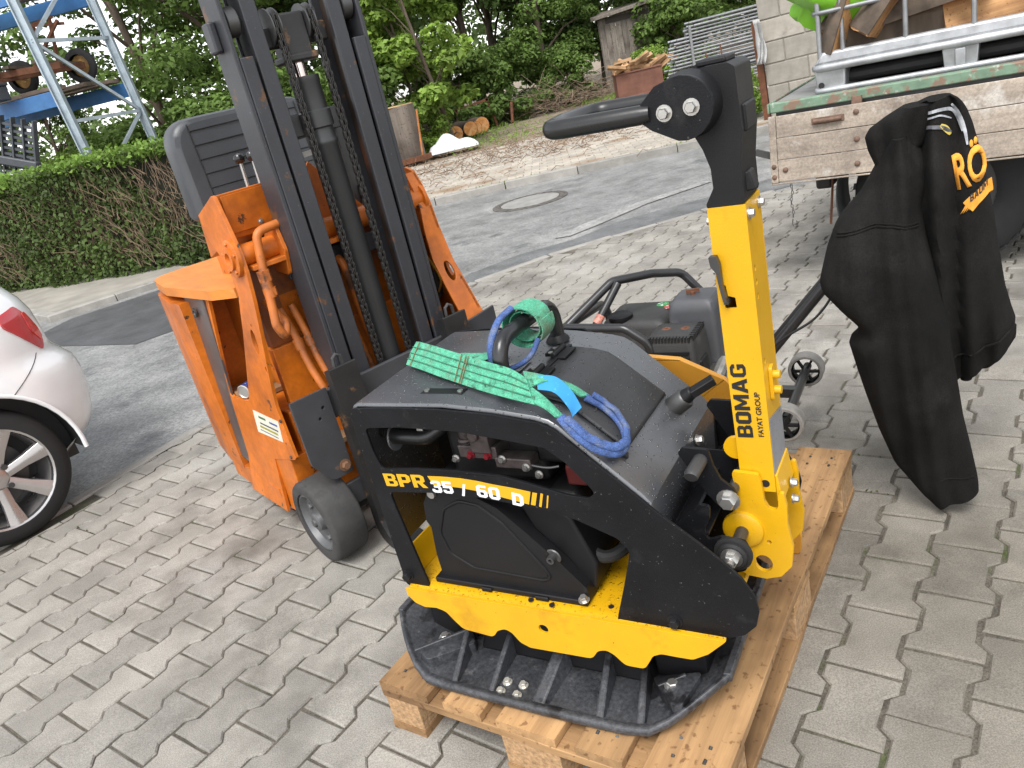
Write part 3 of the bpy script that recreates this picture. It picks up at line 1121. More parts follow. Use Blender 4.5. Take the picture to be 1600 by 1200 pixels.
# diesel engine seen through the window, belt cover below
MB().box((-.335, .02, .235), (-.20, .04, .64)).build('added_dark_baffle', PLASTIC, cp)  # black sheet added inside to keep the window view dark, not a machine part
eng = MB()
eng.box((-.26, -.14, .225), (.1, .15, .44)).box((-.2, -.11, .44), (.03, .14, .59))
eng = eng.build('engine_block', mat('engine_black', (.012, .012, .012), .55, var=.3, bump=.4, bscale=60), cp, bevel=.015)
MB().tube(fillet([(-.345, -.13, .56), (-.30, -.15, .557), (-.215, -.15, .557), (-.19, -.13, .57), (-.17, -.09, .6)], .03, 5, False), .0165, 16).build('exhaust_pipe', mat('exhaust_black', (.012, .012, .012), .3, var=.2), eng)
MB().lathe((-.308, -.14, .55), (1, .1, 0), [(0, .03), (.004, .03), (.004, .02)], 24).build('exhaust_flange', GALV, eng)
s = MB()
ALU = mat('cast_aluminium', (.085, .068, .066), .5, metal=.5, var=.4, scale=40, bump=.4, bscale=90)
s.box((-.135, -.16, .520), (-.045, -.11, .548)).box((-.1, -.165, .535), (-.055, -.12, .60)).box((-.05, -.165, .505), (.03, -.13, .527))
s.cyl((-.12, -.14, .53), (-.118, -.14, .612), .016, 14).lathe((-.12, -.14, .55), (0, 0, 1), [(0, .017), (.003, .021), (.008, .021), (.011, .017)], 16)
s.cyl((-.085, -.172, .575), (-.085, -.15, .575), .012, 14)
inj = s.build('injection_pump', ALU, eng, bevel=.003)
for x in (-.105, -.065):
    MB().hexbolt((x, -.161, .530), (0, -1, 0), .006, .008).build('bolt', mat('red_anodised', (.25, .02, .03), .4, metal=.5), inj)
for x, z in ((-.14, .522), (.02, .512), (-.03, .527), (.045, .498), (-.05, .60)):
    MB().hexbolt((x, -.166, z), (0, -1, 0), .006, .007).build('bolt', STEEL, inj)
s = MB().tube(catmull([(-.02, -.15, .52), (.02, -.16, .515), (.06, -.16, .51), (.085, -.155, .512)], 5), .0025, 6)
s.build('fuel_line', DARKSTEEL, eng)
MB().box((.085, -.14, .46), (.13, -.1, .505)).build('starter_red', mat('red_plastic', (.10, .008, .008), .45), eng, bevel=.006)
MB().box((.02, -.13, .5), (.09, .12, .60)).build('air_cleaner', PLASTIC, eng, bevel=.012)
MB().cyl((-.225, -.145, .575), (-.225, -.152, .575), .008, 12).build('bolt', STEEL, eng)
sweep = [(-.20, -.148, .60), (-.15, -.15, .57), (-.08, -.15, .52)]
bc = [(-.255, .222), (-.255, .238), (-.246, .246), (-.246, .29), (-.238, .36), (-.246, .375), (-.24, .42), (-.22, .448), (-.165, .456), (-.11, .452), (-.055, .425), (.0, .372), (.06, .31), (.105, .258), (.108, .235), (.108, .222)]
cover = MB().plate(fillet(bc, .006, 2), [], sd(-.19), 0, .05).build('belt_cover', PLASTIC, cp, bevel=.006, smooth=40, seg=3)
ring = fillet([(-.19, .412), (-.217, .35), (-.206, .298), (-.155, .268), (.012, .262), (.032, .270), (.022, .292), (-.05, .39), (-.1, .43), (-.145, .436)], .03, 4)
MB().tube([(x, -.1905, z) for x, z in ring], .0028, 8, closed=True).build('moulded_ridge', PLASTIC, cover)
MB().plate(fillet([(x * .96 - .004, .345 + (z - .345) * .95) for x, z in ring], 0), [], sd(-.1915), 0, .004).build('raised_field', PLASTIC, cover, bevel=.0015)
s = MB().plate([(-.03, .45), (.05, .438), (.09, .40), (.125, .30), (.115, .235), (.105, .24), (.06, .31), (.0, .372)], [], sd(-.165), 0, .1)
s.build('cover_flank', PLASTIC, cover, bevel=.006)
s = MB().box((-.262, -.2, .2192), (.105, -.14, .232)).box((-.14, -.205, .2192), (-.115, -.2, .229)).box((-.01, -.205, .2192), (.02, -.2, .229))
s.build('cover_foot', PLASTIC, cover, bevel=.002)
MB().lathe((.045, -.188, .322), (0, -1, 0), [(0, .018), (.002, .016), (.002, .009), (.014, .008), (.014, .004), (.008, .004)], 18).build('bolt', DARKSTEEL, cover)
MB().hexbolt((.098, -.196, .233), (0, -.2, 1), .008, .008).build('bolt', STEEL, cover)
MB().cyl((-.205, -.192, .45), (-.205, -.2, .45), .009, 14).build('bolt', STEEL, cover)
MB().tube(catmull([(.07, -.13, .33), (.13, -.14, .30), (.17, -.1, .31), (.19, -.02, .36)], 5), .013, 10).build('hose', RUBBER, eng)

# rear bulkhead, fuel cap, brackets
MB().hull8([(.265, -.19, .21), (.275, -.19, .21), (.275, .2, .21), (.265, .2, .21), (.27, -.19, .47), (.277, -.19, .47), (.277, .2, .47), (.27, .2, .47)]).build('rear_bulkhead', BLACK, cp)
cap = MB().lathe((.235, .08, .52), (.8, 0, .6), [(0, .022), (.034, .021), (.038, .018)], 24).build('filler_neck', DARKSTEEL, cp)
s = MB().lathe((.262, .08, .542), (.8, .1, .6), [(0, .016), (.02, .013), (.022, .010)], 16)
s.bar((.275, .078, .551), (.318, .10, .572), .024, .016)
s.build('fuel_tap', PLASTIC, cp, bevel=.002)
MB().bar((.275, .0, .25), (.285, .0, .475), .004, .2).build('rear_panel', BLACK, cp)
MB().hexbolt((.283, .055, .46), (1, 0, .2), .008, .01).build('bolt', STEEL, cp)
lever = fillet([(.3, .523), (.31, .535), (.356, .533), (.362, .50), (.372, .474), (.392, .456), (.4, .432), (.385, .408), (.364, .416), (.345, .44), (.323, .48), (.31, .506)], .008, 3)
lv = MB().plate(lever, [], sd(-.105), 0, .007).build('locking_plate', BLACK, cp, bevel=.0015)
MB().plate(lever, [], sd(.085), 0, .007).build('locking_plate', BLACK, cp, bevel=.0015)
MB().hexbolt((.381, -.105, .433), (0, -1, 0), .0145, .014).build('bolt', STEEL, lv)
MB().cyl((.381, -.1, .433), (.381, .1, .433), .01, 14).build('pivot_shaft', DARKSTEEL, lv)
MB().tube([(.337, -.155, .506), (.337, -.15, .508), (.342, -.09, .513)], [.0115, .013, .013], 16).build('spring_pin', DARKSTEEL, lv)
br = fillet([(.27, .372), (.283, .385), (.336, .438), (.356, .436), (.352, .41), (.34, .384), (.342, .362), (.368, .373), (.41, .368), (.42, .338), (.405, .305), (.36, .285), (.28, .30)], .008, 3)
bk = MB().plate(br, [], sd(-.135), 0, .007).build('drawbar_bracket', BLACK, cp, bevel=.0015)
MB().plate(br, [], sd(.115), 0, .007).build('drawbar_bracket', BLACK, cp, bevel=.0015)
MB().hull8([(.275, -.13, .37), (.345, -.13, .37), (.345, .12, .37), (.275, .12, .37), (.275, -.13, .376), (.345, -.13, .376), (.345, .12, .376), (.275, .12, .376)]).build('bracket_shelf', BLACK, bk)
MB().hull8([(.28, -.128, .378), (.286, -.128, .378), (.286, .1, .378), (.28, .1, .378), (.333, -.128, .434), (.339, -.128, .434), (.339, .1, .434), (.333, .1, .434)]).build('bracket_web', BLACK, bk)
wsh = MB().lathe((.388, -.136, .343), (0, -1, 0), [(0, .034), (.006, .034), (.008, .03), (.008, .026), (.012, .026), (.016, .022), (.016, .001)], 32).build('rubber_bush', RUBBER, bk)
MB().hexbolt((.388, -.152, .343), (0, -1, 0), .0135, .013).build('nut', STEEL, wsh)
MB().lathe((.388, -.165, .343), (0, -1, 0), [(0, .0085), (.012, .0085), (.013, .007)], 14).build('bolt_end', STEEL, wsh)
MB().cyl((.388, -.13, .343), (.388, .13, .343), .012, 14).build('drawbar_axle', DARKSTEEL, bk)

# drawbar
X0, X1, YB = .391, .451, .05
slot = [(.400, .812), (.4055, .812), (.4075, .793), (.419, .790), (.420, .772), (.401, .772)]
db = MB()
db.plate([(X0, .42), (X1, .42), (X1, .94), (X0, .94)], [fillet(slot, .002, 2)], sd(-YB), 0, .004)
db.plate([(X0, .42), (X1, .42), (X1, .94), (X0, .94)], [], sd(YB - .004), 0, .004)
fr2 = lambda u, v, t: Vector((X1 - t, u, v))
db.plate([(-YB + .003, .42), (YB - .003, .42), (YB - .003, .94), (-YB + .003, .94)],
         [[(-.030 + .0045 * math.cos(k * math.pi / 6), z + .0055 * math.sin(k * math.pi / 6)) for k in range(12)] for z in (.832, .808, .784, .668)], fr2, .0003, .004)
db.box((X0 + .0003, -YB + .003, .42), (X0 + .004, YB - .003, .94))
drawbar = db.build('drawbar', YELLOW, cp, bevel=.003, smooth=30, seg=3)
cheek = fillet([(.379, .465), (.425, .462), (.430, .44), (.432, .405), (.438, .392), (.450, .388), (.455, .398), (.457, .425), (.466, .426), (.470, .40), (.468, .36), (.474, .31), (.468, .268), (.448, .243), (.42, .233), (.385, .236), (.362, .256), (.358, .276), (.366, .288), (.372, .335), (.368, .372), (.378, .384), (.384, .41)], .006, 3)
hole1 = [(.418 + .016 * math.cos(k * math.pi / 10), .268 + .019 * math.sin(k * math.pi / 10)) for k in range(20)]
hole2 = [(.432 + .0045 * math.cos(k * math.pi / 6), .318 + .0045 * math.sin(k * math.pi / 6)) for k in range(12)]
for y0 in (-.062, .052):
    MB().plate(cheek, [hole1, hole2], sd(y0), 0, .009).build('drawbar_cheek', YELLOW, drawbar, bevel=.002, smooth=35)
MB().lathe((.388, -.062, .343), (0, -1, 0), [(0, .038), (.006, .037), (.01, .03)], 24).build('pivot_boss', YELLOW, drawbar)
MB().lathe((.385, -.03, .50), (0, -1, 0), [(0, .022), (.008, .022), (.008, .001)], 20).build('latch_eye', YELLOW, drawbar)
MB().cyl((.434, -.0501, .437), (.434, -.0508, .437), .0075, 18).build('bore', BLACKPRINT, drawbar)
MB().plate([(-.0475, .565), (.046, .545), (.046, .415), (-.0475, .415)], [], lambda u, v, t: Vector((X1 + t, u, v)), .0003, .0015).build('grey_plate', mat('grey_label', (.20, .20, .21), .5, var=.2, spots=((.07, .07, .07), 90, .62, .68)), drawbar)
MB().hull8([(X1, -.05, .40), (X1 + .012, -.05, .40), (X1 + .012, .05, .40), (X1, .05, .40), (X1, -.05, .455), (X1 + .004, -.05, .455), (X1 + .004, .05, .455), (X1, .05, .455)]).build('rear_clamp', YELLOW, drawbar, bevel=.002)
for z in (.37, .405):
    MB().hexbolt((X1 + .014, .01, z), (1, 0, 0), .007, .009).build('bolt', STEEL, drawbar)
MB().plate(fillet([(-.018, .585), (.006, .585), (.006, .650), (-.018, .650)], .009, 4), [], lambda u, v, t: Vector((X1 + t, u, v)), .0, .006).build('lock_tab', YELLOW, drawbar, bevel=.0015)
for z in (.603, .632):
    MB().cyl((X1, -.006, z), (X1 + .017, -.006, z), .0075, 14).build('lock_stud', YELLOW, drawbar)
vt = lambda ox, oz: (lambda x, y, t: Vector((ox - y, -YB - .0004 - t, oz + x)))
obj('lettering', block_letters('BOMAG', .0265, vt(.4225, .5305), 1.12, .10), BLACKPRINT, drawbar)
obj('lettering', text_mesh('FAYAT GROUP', .0125, vt(.4405, .5320), .0002, sx=1.04), BLACKPRINT, drawbar)
s = MB().plate(fillet([(.3885, .866), (.4005, .866), (.4045, .852), (.405, .815), (.410, .788), (.404, .788), (.400, .815), (.398, .838), (.390, .850)], .002, 2), [], sd(-YB - .018), 0, .012)
s.box((.402, -.06, .782), (.410, -.03, .79))
s.build('release_lever', DARKSTEEL, drawbar, bevel=.0015)
for (x, z, ax) in ((X1, .922, (1, 0, 0)), ):
    for y in (-.035, .035):
        MB().hexbolt((x, y, z), ax, .007, .007).build('bolt', STEEL, drawbar)
MB().hexbolt((X0, -.03, .915), (-1, 0, 0), .007, .006).build('bolt', STEEL, drawbar)
MB().hexbolt((X0, -.03, .83), (-1, 0, 0), .005, .006).build('bolt', STEEL, drawbar)

# control head on the drawbar
prof = [(.391, .9405), (.391, .946), (.405, .970), (.4045, 1.0), (.396, 1.03), (.378, 1.068), (.366, 1.085), (.372, 1.118), (.392, 1.138), (.412, 1.147), (.446, 1.147), (.456, 1.14), (.458, 1.05), (.4505, .995), (.4505, .9405)]
head = MB().plate(fillet(prof, .006, 3), [], sd(-.05), 0, .1).build('control_head', PLASTIC, cp, bevel=.006, smooth=40, seg=3)
MB().hull8([(.448, -.03, .955), (.463, -.026, .955), (.463, .006, .955), (.448, .01, .955), (.448, -.03, .985), (.456, -.026, .985), (.456, .006, .985), (.448, .01, .985)]).build('cable_boot', PLASTIC, head, bevel=.003)
MB().box((.454, -.035, 1.045), (.462, .035, 1.085)).build('rear_cap', PLASTIC, head, bevel=.003)
MB().box((.395, -.03, 1.146), (.44, .03, 1.156)).build('top_cap', PLASTIC, head, bevel=.003)
for sg in (-1, 1):
    MB().lathe((.385, sg * .05, 1.10), (0, sg, 0), [(0, .05), (.012, .047), (.03, .044), (.040, .043)], 32).build('pivot_drum', PLASTIC, head)
    ear = []
    for k in range(13):
        a = R(-105 + k * 210 / 12)
        ear.append((.388 + .046 * math.cos(a), 1.100 + .046 * math.sin(a)))
    ear += [(.350, 1.137), (.326, 1.116), (.322, 1.090), (.338, 1.076)]
    eo = MB().plate(ear, [], lambda u, v, t: Vector((u, sg * (.0905 + t), v)), 0, .008).build('handle_ear', BLACK, head, bevel=.001)
    MB().hexbolt((.402, sg * .0985, 1.100), (0, sg, 0), .0085, .009).build('bolt', STEEL, eo)
    MB().hexbolt((.361, sg * .0985, 1.098), (0, sg, 0), .0085, .009).build('bolt', STEEL, eo)
    MB().cyl((.361, sg * .0985, 1.090), (.361, sg * .0992, 1.090), .007, 12).build('adjusting_slot', BLACKPRINT, eo)
    MB().plate([(.3310, 1.090), (.3355, 1.090), (.337, 1.110), (.3325, 1.110)], [], lambda u, v, t: Vector((u, sg * (.0986 + t), v)), 0, .001).build('ear_slot', BLACKPRINT, eo)
path = fillet([(.338, -.0945, 1.101), (.322, -.0955, 1.101), (.168, -.10, 1.103), (.150, .0, 1.103), (.168, .10, 1.103), (.322, .0955, 1.101), (.338, .0945, 1.101)], [0, 0, .04, .0, .04, 0, 0], 7, False)
MB().tube(path, [.012, .0145] + [.0155] * (len(path) - 4) + [.0145, .012], 18).build('handle_loop', mat('handle_rubber', (.014, .014, .014), .3, var=.15, bump=.05), cp, smooth=60)

# amber urethane mat leaning on the far side
am = fillet([(-.30, .0), (-.30, .57), (.12, .578), (.208, .568), (.298, .515), (.34, .455), (.408, .06), (.40, .0)], .02, 3)
mt = MB().plate(am, [], lambda u, v, t: Vector((u, t, v)), 0, .012).build('urethane_mat', mat('amber_urethane', (.52, .24, .03), .3, var=.08, bump=.05, spec=.5), None, bevel=.002)
mt.location = Vector((.0645, 1.4563, .1445)) + Matrix.Rotation(R(-33.5), 3, 'Z') @ Vector((0, .325, 0))
mt.rotation_euler = (R(10), 0, R(-33.5))
tag(mt, 'amber urethane mat standing upright along the far side of the big compactor', 'mat')

# ------------------------------------------------------------------ green lifting sling on the hood
sl = thing('lifting_sling', 'green webbing sling with blue loop eyes lying over the black hood', 'sling', (.0645, 1.4563, .144), R(-33.5))
GREEN = mat('green_webbing', (.075, .34, .21), .9, var=.3, scale=60, bump=1, bscale=420, spots=((.13, .20, .13), 12, .52, .70), spots2=((.03, .10, .06), 45, .58, .66), grain=.35, gscale=420)
BLUE = mat('blue_webbing', (.05, .095, .25), .9, var=.35, scale=60, bump=1, bscale=420, spots=((.15, .17, .22), 18, .54, .70), grain=.4, gscale=420)
STITCH = mat('dark_stitching', (.03, .12, .07), .9, var=.2)


def ribbon(edges, th=.004, n=6):
    """flat strap between two edge polylines (left, right), with thickness"""
    Lp, Rp = catmull([e[0] for e in edges], n), catmull([e[1] for e in edges], n)
    rows = []
    N = len(Lp)
    for i in range(N):
        t = Lp[min(i + 1, N - 1)] - Lp[max(i - 1, 0)]
        w = Rp[i] - Lp[i]
        nn = t.cross(w)
        nn = nn.normalized() if nn.length > 1e-9 else Vector((0, 0, 1))
        row = []
        for k in range(5):
            row.append(Lp[i] + w * (k / 4) + nn * (th / 2) * (1 - .5 * abs(k - 2) / 2))
        for k in range(4, -1, -1):
            row.append(Lp[i] + w * (k / 4) - nn * (th / 2) * (1 - .5 * abs(k - 2) / 2))
        rows.append(row)
    s = MB().grid(rows, close_u=True)
    s.add(rows[0], [tuple(range(10))])
    s.add(rows[-1], [tuple(range(9, -1, -1))])
    return s


strap = [((-.288, -.006, .712), (-.302, -.044, .674)), ((-.225, -.038, .716), (-.235, -.076, .675)), ((-.166, -.068, .717), (-.171, -.106, .674)), ((-.09, -.104, .717), (-.10, -.137, .673)), ((-.022, -.134, .716), (-.04, -.164, .673)), ((.03, -.152, .711), (.035, -.194, .673)), ((.07, -.172, .702), (.10, -.212, .670))]
ribbon(strap, .010).build('webbing_strap', GREEN, sl, smooth=50)
lower = [((-.287, -.001, .710), (-.300, -.038, .672)), ((-.225, -.026, .708), (-.235, -.064, .667)), ((-.12, -.075, .706), (-.12, -.11, .667)), ((-.045, -.10, .70), (-.05, -.13, .668))]
ribbon(lower, .009).build('webbing_strap', GREEN, sl, smooth=50)
back = [((-.20, .02, .672), (-.21, -.03, .672)), ((-.12, .015, .675), (-.13, -.035, .674)), ((-.06, .01, .70), (-.07, -.035, .695)), ((-.045, .012, .735), (-.05, -.03, .73))]
ribbon(back, .004).build('webbing_strap', GREEN, sl, smooth=50)
for f in (.25, .5, .75):
    e = [Vector(a).lerp(Vector(b), f) + Vector((-.001, -.0048, .0042)) for a, b in strap]
    MB().tube(catmull(e, 6), .0010, 5).build('seam_stitching', STITCH, sl)
for i in (0.3, 2.75, 2.95, 3.05):
    k = int(i)
    a0, b0 = Vector(strap[k][0]).lerp(Vector(strap[k + 1][0]), i - k), Vector(strap[k][1]).lerp(Vector(strap[k + 1][1]), i - k)
    w_ = Vector((-.001, -.0049, .0043))
    MB().tube([a0 + w_, a0.lerp(b0, .5) + w_, b0 + w_], .0012, 5).build('seam_stitching', mat('red_stitching', (.16, .12, .06), .9), sl)
# two legs of the eye, then the blue sleeve loop
leg1 = [((.055, -.155, .708), (.075, -.188, .688)), ((.085, -.135, .690), (.100, -.160, .690)), ((.122, -.112, .662), (.124, -.136, .668)), ((.150, -.100, .632), (.142, -.122, .642))]
ribbon(leg1, .006).build('eye_leg', GREEN, sl, smooth=50)
leg2 = [((.068, -.176, .694), (.098, -.211, .672)), ((.108, -.188, .672), (.118, -.213, .664)), ((.145, -.197, .636), (.134, -.212, .648))]
ribbon(leg2, .006).build('eye_leg', GREEN, sl, smooth=50)
lp = catmull([(.146, -.112, .636), (.172, -.098, .608), (.202, -.106, .580), (.222, -.138, .562), (.222, -.178, .563), (.200, -.206, .584), (.168, -.212, .614), (.138, -.202, .642)], 7)
MB().tube(lp, .0095, 12, sy=.7).build('eye_loop', BLUE, sl, smooth=60)
lp2 = [p + Vector((.003, .003, .010)) + Vector((.0015 * math.sin(i), 0, .001 * math.cos(i * 1.7))) for i, p in enumerate(lp[3:-3])]
MB().tube(lp2, .0085, 12, sy=.6).build('eye_loop', BLUE, sl, smooth=60)
tagr = [((.078, -.150, .698), (.092, -.180, .684)), ((.110, -.140, .690), (.122, -.176, .676)), ((.140, -.148, .668), (.146, -.182, .650)), ((.160, -.160, .640), (.150, -.182, .632))]
ribbon(tagr, .002).build('label_tag', mat('blue_label', (.03, .25, .55), .5, var=.15, spots=((.1, .4, .65), 60, .6, .64)), sl, smooth=50)
# wraps round the lifting bar
for cx_, w, ph, r0_, mm in ((.004, .024, 0, .036, GREEN), (.012, .022, .9, .027, GREEN)):
    ed = []
    for k in range(13):
        a = ph + k * 2 * math.pi / 12 * 1.04
        rr = r0_ + .0006 * k + .003 * math.sin(a * 1.3 + 1)
        px_, pz_ = -.014 + rr * 1.12 * math.cos(a), .742 + rr * math.sin(a)
        ed.append(((px_, cx_ - w, pz_), (px_ + .004, cx_ + w, pz_ + .003)))
    ribbon(ed, .005, 3).build('wrap_turn', mm, sl, smooth=60)
MB().tube(catmull([(-.02, -.025, .785), (-.035, -.055, .772), (-.042, -.085, .745), (-.044, -.098, .715), (-.04, -.095, .69), (-.02, -.075, .678), (.01, -.05, .69), (.02, -.02, .715)], 6), .0095, 10, sy=.6).build('blue_eye', BLUE, sl, smooth=60)
# ------------------------------------------------------------------ orange forklift
fk = thing('forklift', 'old orange pedestrian forklift with grey mast and black seat behind the compactor', 'forklift', (-.72, 2.24, 0), R(-54))
LEFT = lambda u, v, t: Vector((u, -.0045 + .07 * v + t, v))
RIGHT = lambda u, v, t: Vector((u, .8445 - .07 * v - t, v))
YC = .42


def ell(cx, cz, rx, rz, n=18):
    return [(cx + rx * math.cos(2 * math.pi * k / n), cz + rz * math.sin(2 * math.pi * k / n)) for k in range(n)]


sheetL = [(-.14, 1.2), (-.121, 1.194), (-.07, 1.09), (-.043, 1.03), (-.034, .97), (-.04, .88), (-.058, .785), (-.10, .60), (-.112, .526), (-.066, .354), (-.075, .345), (-.268, .30), (-.295, .083), (-.62, .083),
          (-.545, .247), (-.545, .45), (-.50, .86), (-.458, .86), (-.52, .60), (-.535, .50), (-.52, .488), (-.355, .503), (-.335, .53), (-.21, .768), (-.152, .90), (-.165, .96), (-.2, 1.01), (-.262, 1.06), (-.3, 1.145)]
sp = MB().plate(sheetL, [ell(-.129, .745, .020, .042), ell(-.10, .655, .006, .012, 10), ell(-.118, .80, .005, .006, 8)], LEFT, 0, .012).build('side_plate', ORANGE, fk, bevel=.003, smooth=30)
MB().plate([(-.339, .473), (-.126, .472), (-.134, .396), (-.348, .388)], [], LEFT, -.0012, -.0004).build('paper_sticker', mat('sticker_paper', (.62, .60, .50), .6, var=.06), sp)
for (x0, x1, z, h, c) in ((-.30, -.24, .455, .008, (.05, .12, .05)), (-.21, -.145, .452, .007, (.04, .08, .25)), (-.30, -.15, .432, .006, (.08, .09, .10)), (-.31, -.16, .418, .008, (.28, .25, .04)), (-.315, -.165, .404, .004, (.15, .15, .16))):
    MB().plate([(x0, z - h / 2), (x1, z - h / 2), (x1, z + h / 2), (x0, z + h / 2)], [], LEFT, -.0016, -.0013).build('sticker_print', mat('print_%d' % int(z * 1000), c, .6, var=.5, scale=200), sp)
for z in (.48, .35):
    MB().hexbolt(LEFT(-.1, z, -.001), (0, -1, 0), .006, .004, False).build('bolt', DARKSTEEL, sp)
flange = MB().lathe(LEFT(-.09, 1.015, 0), (0, -1, .07), [(0, .058), (.012, .058), (.014, .054), (.014, .034), (.022, .034), (.022, .02), (.012, .018), (.012, .001)], 30).build('pivot_flange', ORANGE, sp, smooth=40)
for k in range(5):
    a = k * 2 * math.pi / 5 + .3
    MB().hexbolt(LEFT(-.09 + .046 * math.cos(a), 1.015 + .046 * math.sin(a), -.014), (0, -1, 0), .006, .006, False).build('bolt', ORANGE, flange)
sheetR = [(-.13, 1.118), (-.095, 1.105), (-.07, 1.05), (-.055, .985), (-.05, .90), (-.03, .78), (.065, .555), (.085, .50), (.085, .12), (-.5, .09), (-.5, .60), (-.33, .70), (-.25, .95), (-.22, 1.09)]
srp = MB().plate(sheetR, [ell(-.048, .765, .02, .045)], RIGHT, 0, .012).build('side_plate', ORANGE, fk, bevel=.003, smooth=30)
edge = [(-.13, 1.118), (-.095, 1.105), (-.07, 1.05), (-.055, .985), (-.05, .90), (-.03, .78), (.065, .555), (.085, .50), (.085, .12)]


def edge_x(z):
    for (xa, za), (xb, zb) in zip(edge, edge[1:]):
        if za >= z >= zb:
            return xa + (xb - xa) * (za - z) / (za - zb)
    return edge[0][0] if z > edge[0][1] else edge[-1][0]


right_y = lambda z: .8445 - .07 * z
strip = [(right_y(z) - .002, z) for z in (1.10, 1.05, .98, .9, .8, .7, .6, .52, .4, .3, .14)] + [(right_y(z) - w, z) for z, w in ((.14, .09), (.3, .09), (.4, .09), (.52, .09), (.6, .088), (.7, .085), (.8, .08), (.9, .065), (.98, .05), (1.05, .045), (1.10, .04))]
MB().plate(strip, [ell(.7555, .748, .017, .036)], lambda u, v, t: Vector((edge_x(v) - t, u, v)), .0, .008).build('plate_flange', ORANGE, srp, bevel=.001, smooth=30)
MB().box((-.40, .66, .52), (-.20, .79, .90)).build('horn_panel', ORANGE, srp, bevel=.004)
horn = MB().lathe((-.195, .735, .685), (1, 0, 0), [(0, .062), (.05, .062), (.058, .056), (.058, .001)], 30).build('horn', mat('horn_black', (.035, .035, .037), .5, var=.2), srp)
for k in range(5):
    y = .735 + (k - 2) * .02
    for zz in (.66, .712):
        MB().box((-.1375, y - .005, zz - .016), (-.1355, y + .005, zz + .016)).build('grille_slot', BLACKPRINT, horn)
MB().lathe(RIGHT(-.095, 1.01, .012), (0, -1, 0), [(0, .05), (.012, .05), (.014, .032), (.06, .032)], 26).build('pivot_flange', ORANGE, srp)
MB().tube(catmull([RIGHT(-.12, .87, .03), RIGHT(-.07, .86, .04), RIGHT(-.06, .82, .04), RIGHT(-.10, .80, .03), RIGHT(-.08, .74, .02)], 6), .004, 6).build('cable', RUBBER, srp)
MB().tube(catmull([RIGHT(-.15, .80, .03), RIGHT(-.11, .77, .04), RIGHT(-.09, .71, .04), RIGHT(-.13, .66, .04)], 6), .004, 6).build('cable', mat('yellow_cable', (.45, .25, .03), .6), srp)

# pivot tube, mast gussets
MB().cyl((-.09, .07, 1.015), (-.09, .76, 1.01), .034, 24).build('pivot_tube', ORANGE, fk)
for y in (.195, .655):
    MB().plate(fillet([(-.14, .93), (-.045, .92), (-.02, 1.0), (-.04, 1.085), (-.11, 1.085), (-.14, 1.04)], .02, 3), [], sd(y), 0, .012).build('mast_gusset', ORANGE, fk, bevel=.002)

# body: battery box, counterweight, deck
s = MB()
s.box((-.76, .17, .09), (-.14, .76, .86)).box((-.60, .075, .09), (-.14, .17, .48))
s.build('battery_box', ORANGE, fk, bevel=.006)
MB().box((-.16, .09, .33), (-.125, .75, .70)).build('front_panel', ORANGE, fk, bevel=.003)
MB().box((-.18, .1, .70), (-.14, .74, .99)).build('upper_front_panel', mat('oily_orange', (.25, .07, .015), .45, var=.4, scale=6, spots=((.08, .03, .012), 6, .5, .7)), fk, bevel=.003)
MB().box((-.15, .09, .97), (-.03, .42, .985)).build('front_shelf', ORANGE, fk, bevel=.002)
MB().box((-.30, .02, .085), (-.13, .82, .33)).build('axle_housing', ORANGE, fk, bevel=.004)
MB().box((-.17, .10, .325), (-.06, .74, .345)).build('axle_shelf', mat('worn_shelf', (.25, .15, .08), .6, var=.4, scale=10), fk, bevel=.002)
cwp = fillet([(-1.12, .06), (-.80, .012), (-.66, .012), (-.66, .83), (-.80, .83), (-1.12, .78)], [.12, .03, 0, 0, .03, .12], 7)
s = MB()
for z0, z1, e in ((.16, .84, 0),):
    s.plate(cwp, [], lambda u, v, t: Vector((u, v, t)), z0, z1)
cw = s.build('counterweight', ORANGE, fk, bevel=.02, smooth=40, seg=3)
skirt = fillet([(-1.02, .10), (-.82, .02), (-.31, .004), (-.31, .83), (-.82, .82), (-1.02, .74)], [.1, .03, 0, 0, .03, .1], 6)
MB().plate(skirt, [], lambda u, v, t: Vector((u, v, t)), .088, .17).build('chassis_skirt', ORANGE, fk, bevel=.006)
cut = MB().plate([(-.72, .22), (-.555, .20), (-.49, .86), (-.70, .86)], [], lambda u, v, t: Vector((u, .010 + .045 * v + t, v)), 0, .006).build('battery_panel', mat('scuffed_grey_panel', (.10, .088, .085), .4, metal=.3, var=.25, scale=5, spots=((.18, .17, .17), 3, .55, .7)), fk)
MB().lathe(Vector((-.60, .04, .805)), (0, -1, .05), [(0, .018), (.006, .018), (.006, .010), (-.002, .008)], 16).build('pull_ring', DARKSTEEL, cut)
deck = fillet([(-1.13, .07), (-.80, .02), (-.40, .05), (-.30, .10), (-.30, .76), (-.40, .79), (-.80, .82), (-1.13, .77)], [.13, .04, .02, 0, 0, .02, .04, .13], 7)
MB().plate(deck, [], lambda u, v, t: Vector((u, v, t)), .862, .895).build('deck', mat('scratched_orange', (.60, .20, .03), .45, var=.2, scale=5, spots=((.20, .07, .03), 18, .68, .73), spots2=((.62, .34, .14), 9, .62, .75), stretch=(1, 4, 1)), fk, bevel=.006)

